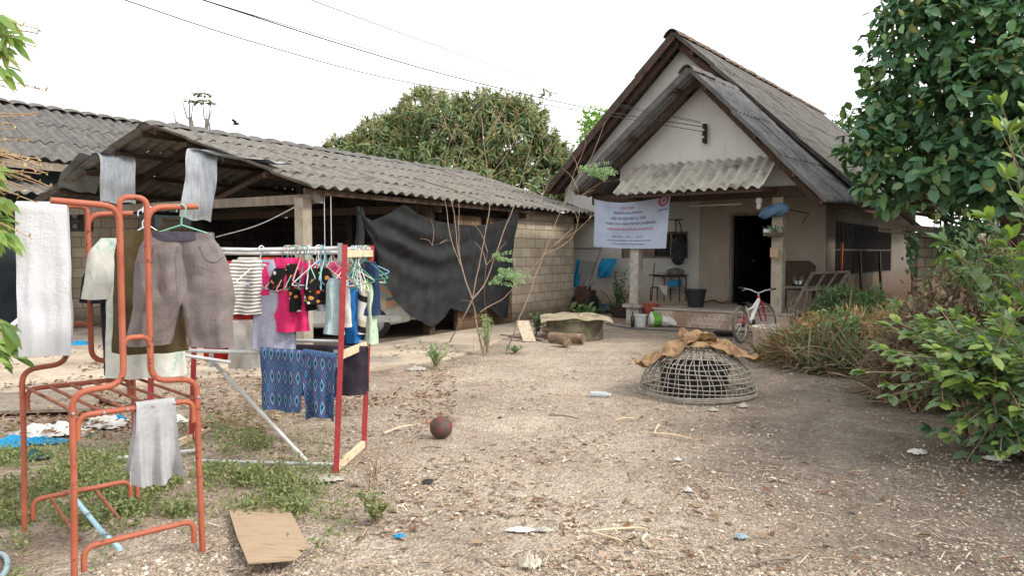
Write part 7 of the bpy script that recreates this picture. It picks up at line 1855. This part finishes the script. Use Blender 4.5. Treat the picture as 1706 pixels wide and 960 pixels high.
# shed interior odds and ends
mb = MB(); q = at(640, 400, 13.5)
for px, y0, y1, lb in ((540, 322, 470, 'thin pale cord hanging from the shed eave by the pale post'), (551, 324, 480, 'longer pale cord hanging behind the drying rack')):
    mb = MB(); mb.tube([at(px, y0, 10.9), at(px + 2, y1, 10.9)], .006, 5); mb.build('string', M['white_tube'], label=lb, cat='cord')
mb = MB(); mb.tube(curve_pts([at(360, 395, 12.2), at(430, 375, 11.6), at(505, 338, 11.0)], 6), .008, 5); mb.build('slack_cable', M['white_tube'], label='slack pale cable strung inside the shed to the pale post', cat='cable')
mb = MB(); a_ = SP(6.9, 2.9); wall = [at(x, y, 16) for x, y in ((345, 398), (410, 398))]
for i in range(6):
    pass
lv = thing('louvre_window', 'dark louvred window frame in the shed back wall', 'window', at(330, 395, 14.6))
mb = MB(); c = SP(6.95, 2.3, 1.55); 
for z_ in (1.28, 1.82): mb.bar(SP(6.96, 1.95, z_), SP(6.96, 2.75, z_), .05, .05)
for t_ in (1.95, 2.75): mb.bar(SP(6.96, t_, 1.28), SP(6.96, t_, 1.82), .05, .05)
mb.build('frame', M['wood_red'], lv)
mb = MB()
for i in range(7): mb.bar(SP(6.96, 2.0 + i * .115, 1.3), SP(6.96, 2.0 + i * .115, 1.8), .02, .05)
mb.build('slats', M['wood_red'], lv)
# overhead cables
for i, (pts, r_, lb) in enumerate((([(120, -32), (210, 0), (430, 72), (670, 135), (940, 180), (1170, 219)], .006, 'lowest thick black service cable sweeping down to the pediment'),
      ([(250, -32), (340, 0), (600, 83), (785, 135), (1000, 184), (1170, 211)], .007, 'thick black service cable above the lowest one'),
      ([(255, -30), (345, 1), (560, 66), (740, 116), (950, 160), (1168, 205)], .0045, 'thin cable running just over the thick one'),
      ([(440, -32), (520, 0), (700, 66), (860, 122), (975, 160), (1168, 203)], .0045, 'highest thin cable crossing the empty sky'))):
    n = len(pts); ye = ins.y - .1
    c = [at(x, y, 6.5 + (ye - 6.5) * ((x - pts[0][0]) / (pts[-1][0] - pts[0][0])) ** 1.15) for x, y in pts]
    mb = MB(); mb.tube(curve_pts(c, 8), r_, 5); mb.build('power_cable', M['black'], label=lb, cat='cable', group='service cables to the house')
# bird
bc = at(393, 206, 22); bd = thing('bird', 'tiny dark bird flying in the open sky over the shed', 'bird', bc)
mb = MB(); mb.lathe([(.004, -.12), (.03, -.05), (.045, 0), (.035, .06), (.02, .09), (.003, .12)], bc, 10, ax=(Z3, Vector((0, 1, 0)), Vector((1, 0, 0)))); mb.build('body', M['black'], bd)
for sg in (-1, 1): mb = MB(); mb.poly([bc + Vector((.03, 0, .01)), bc + Vector((-.04, 0, .01)), bc + Vector((-.1, sg * .12, .10)), bc + Vector((-.02, sg * .1, .12))], Vector((0, 0, 1)), .006); mb.build('wing', M['black'], bd)
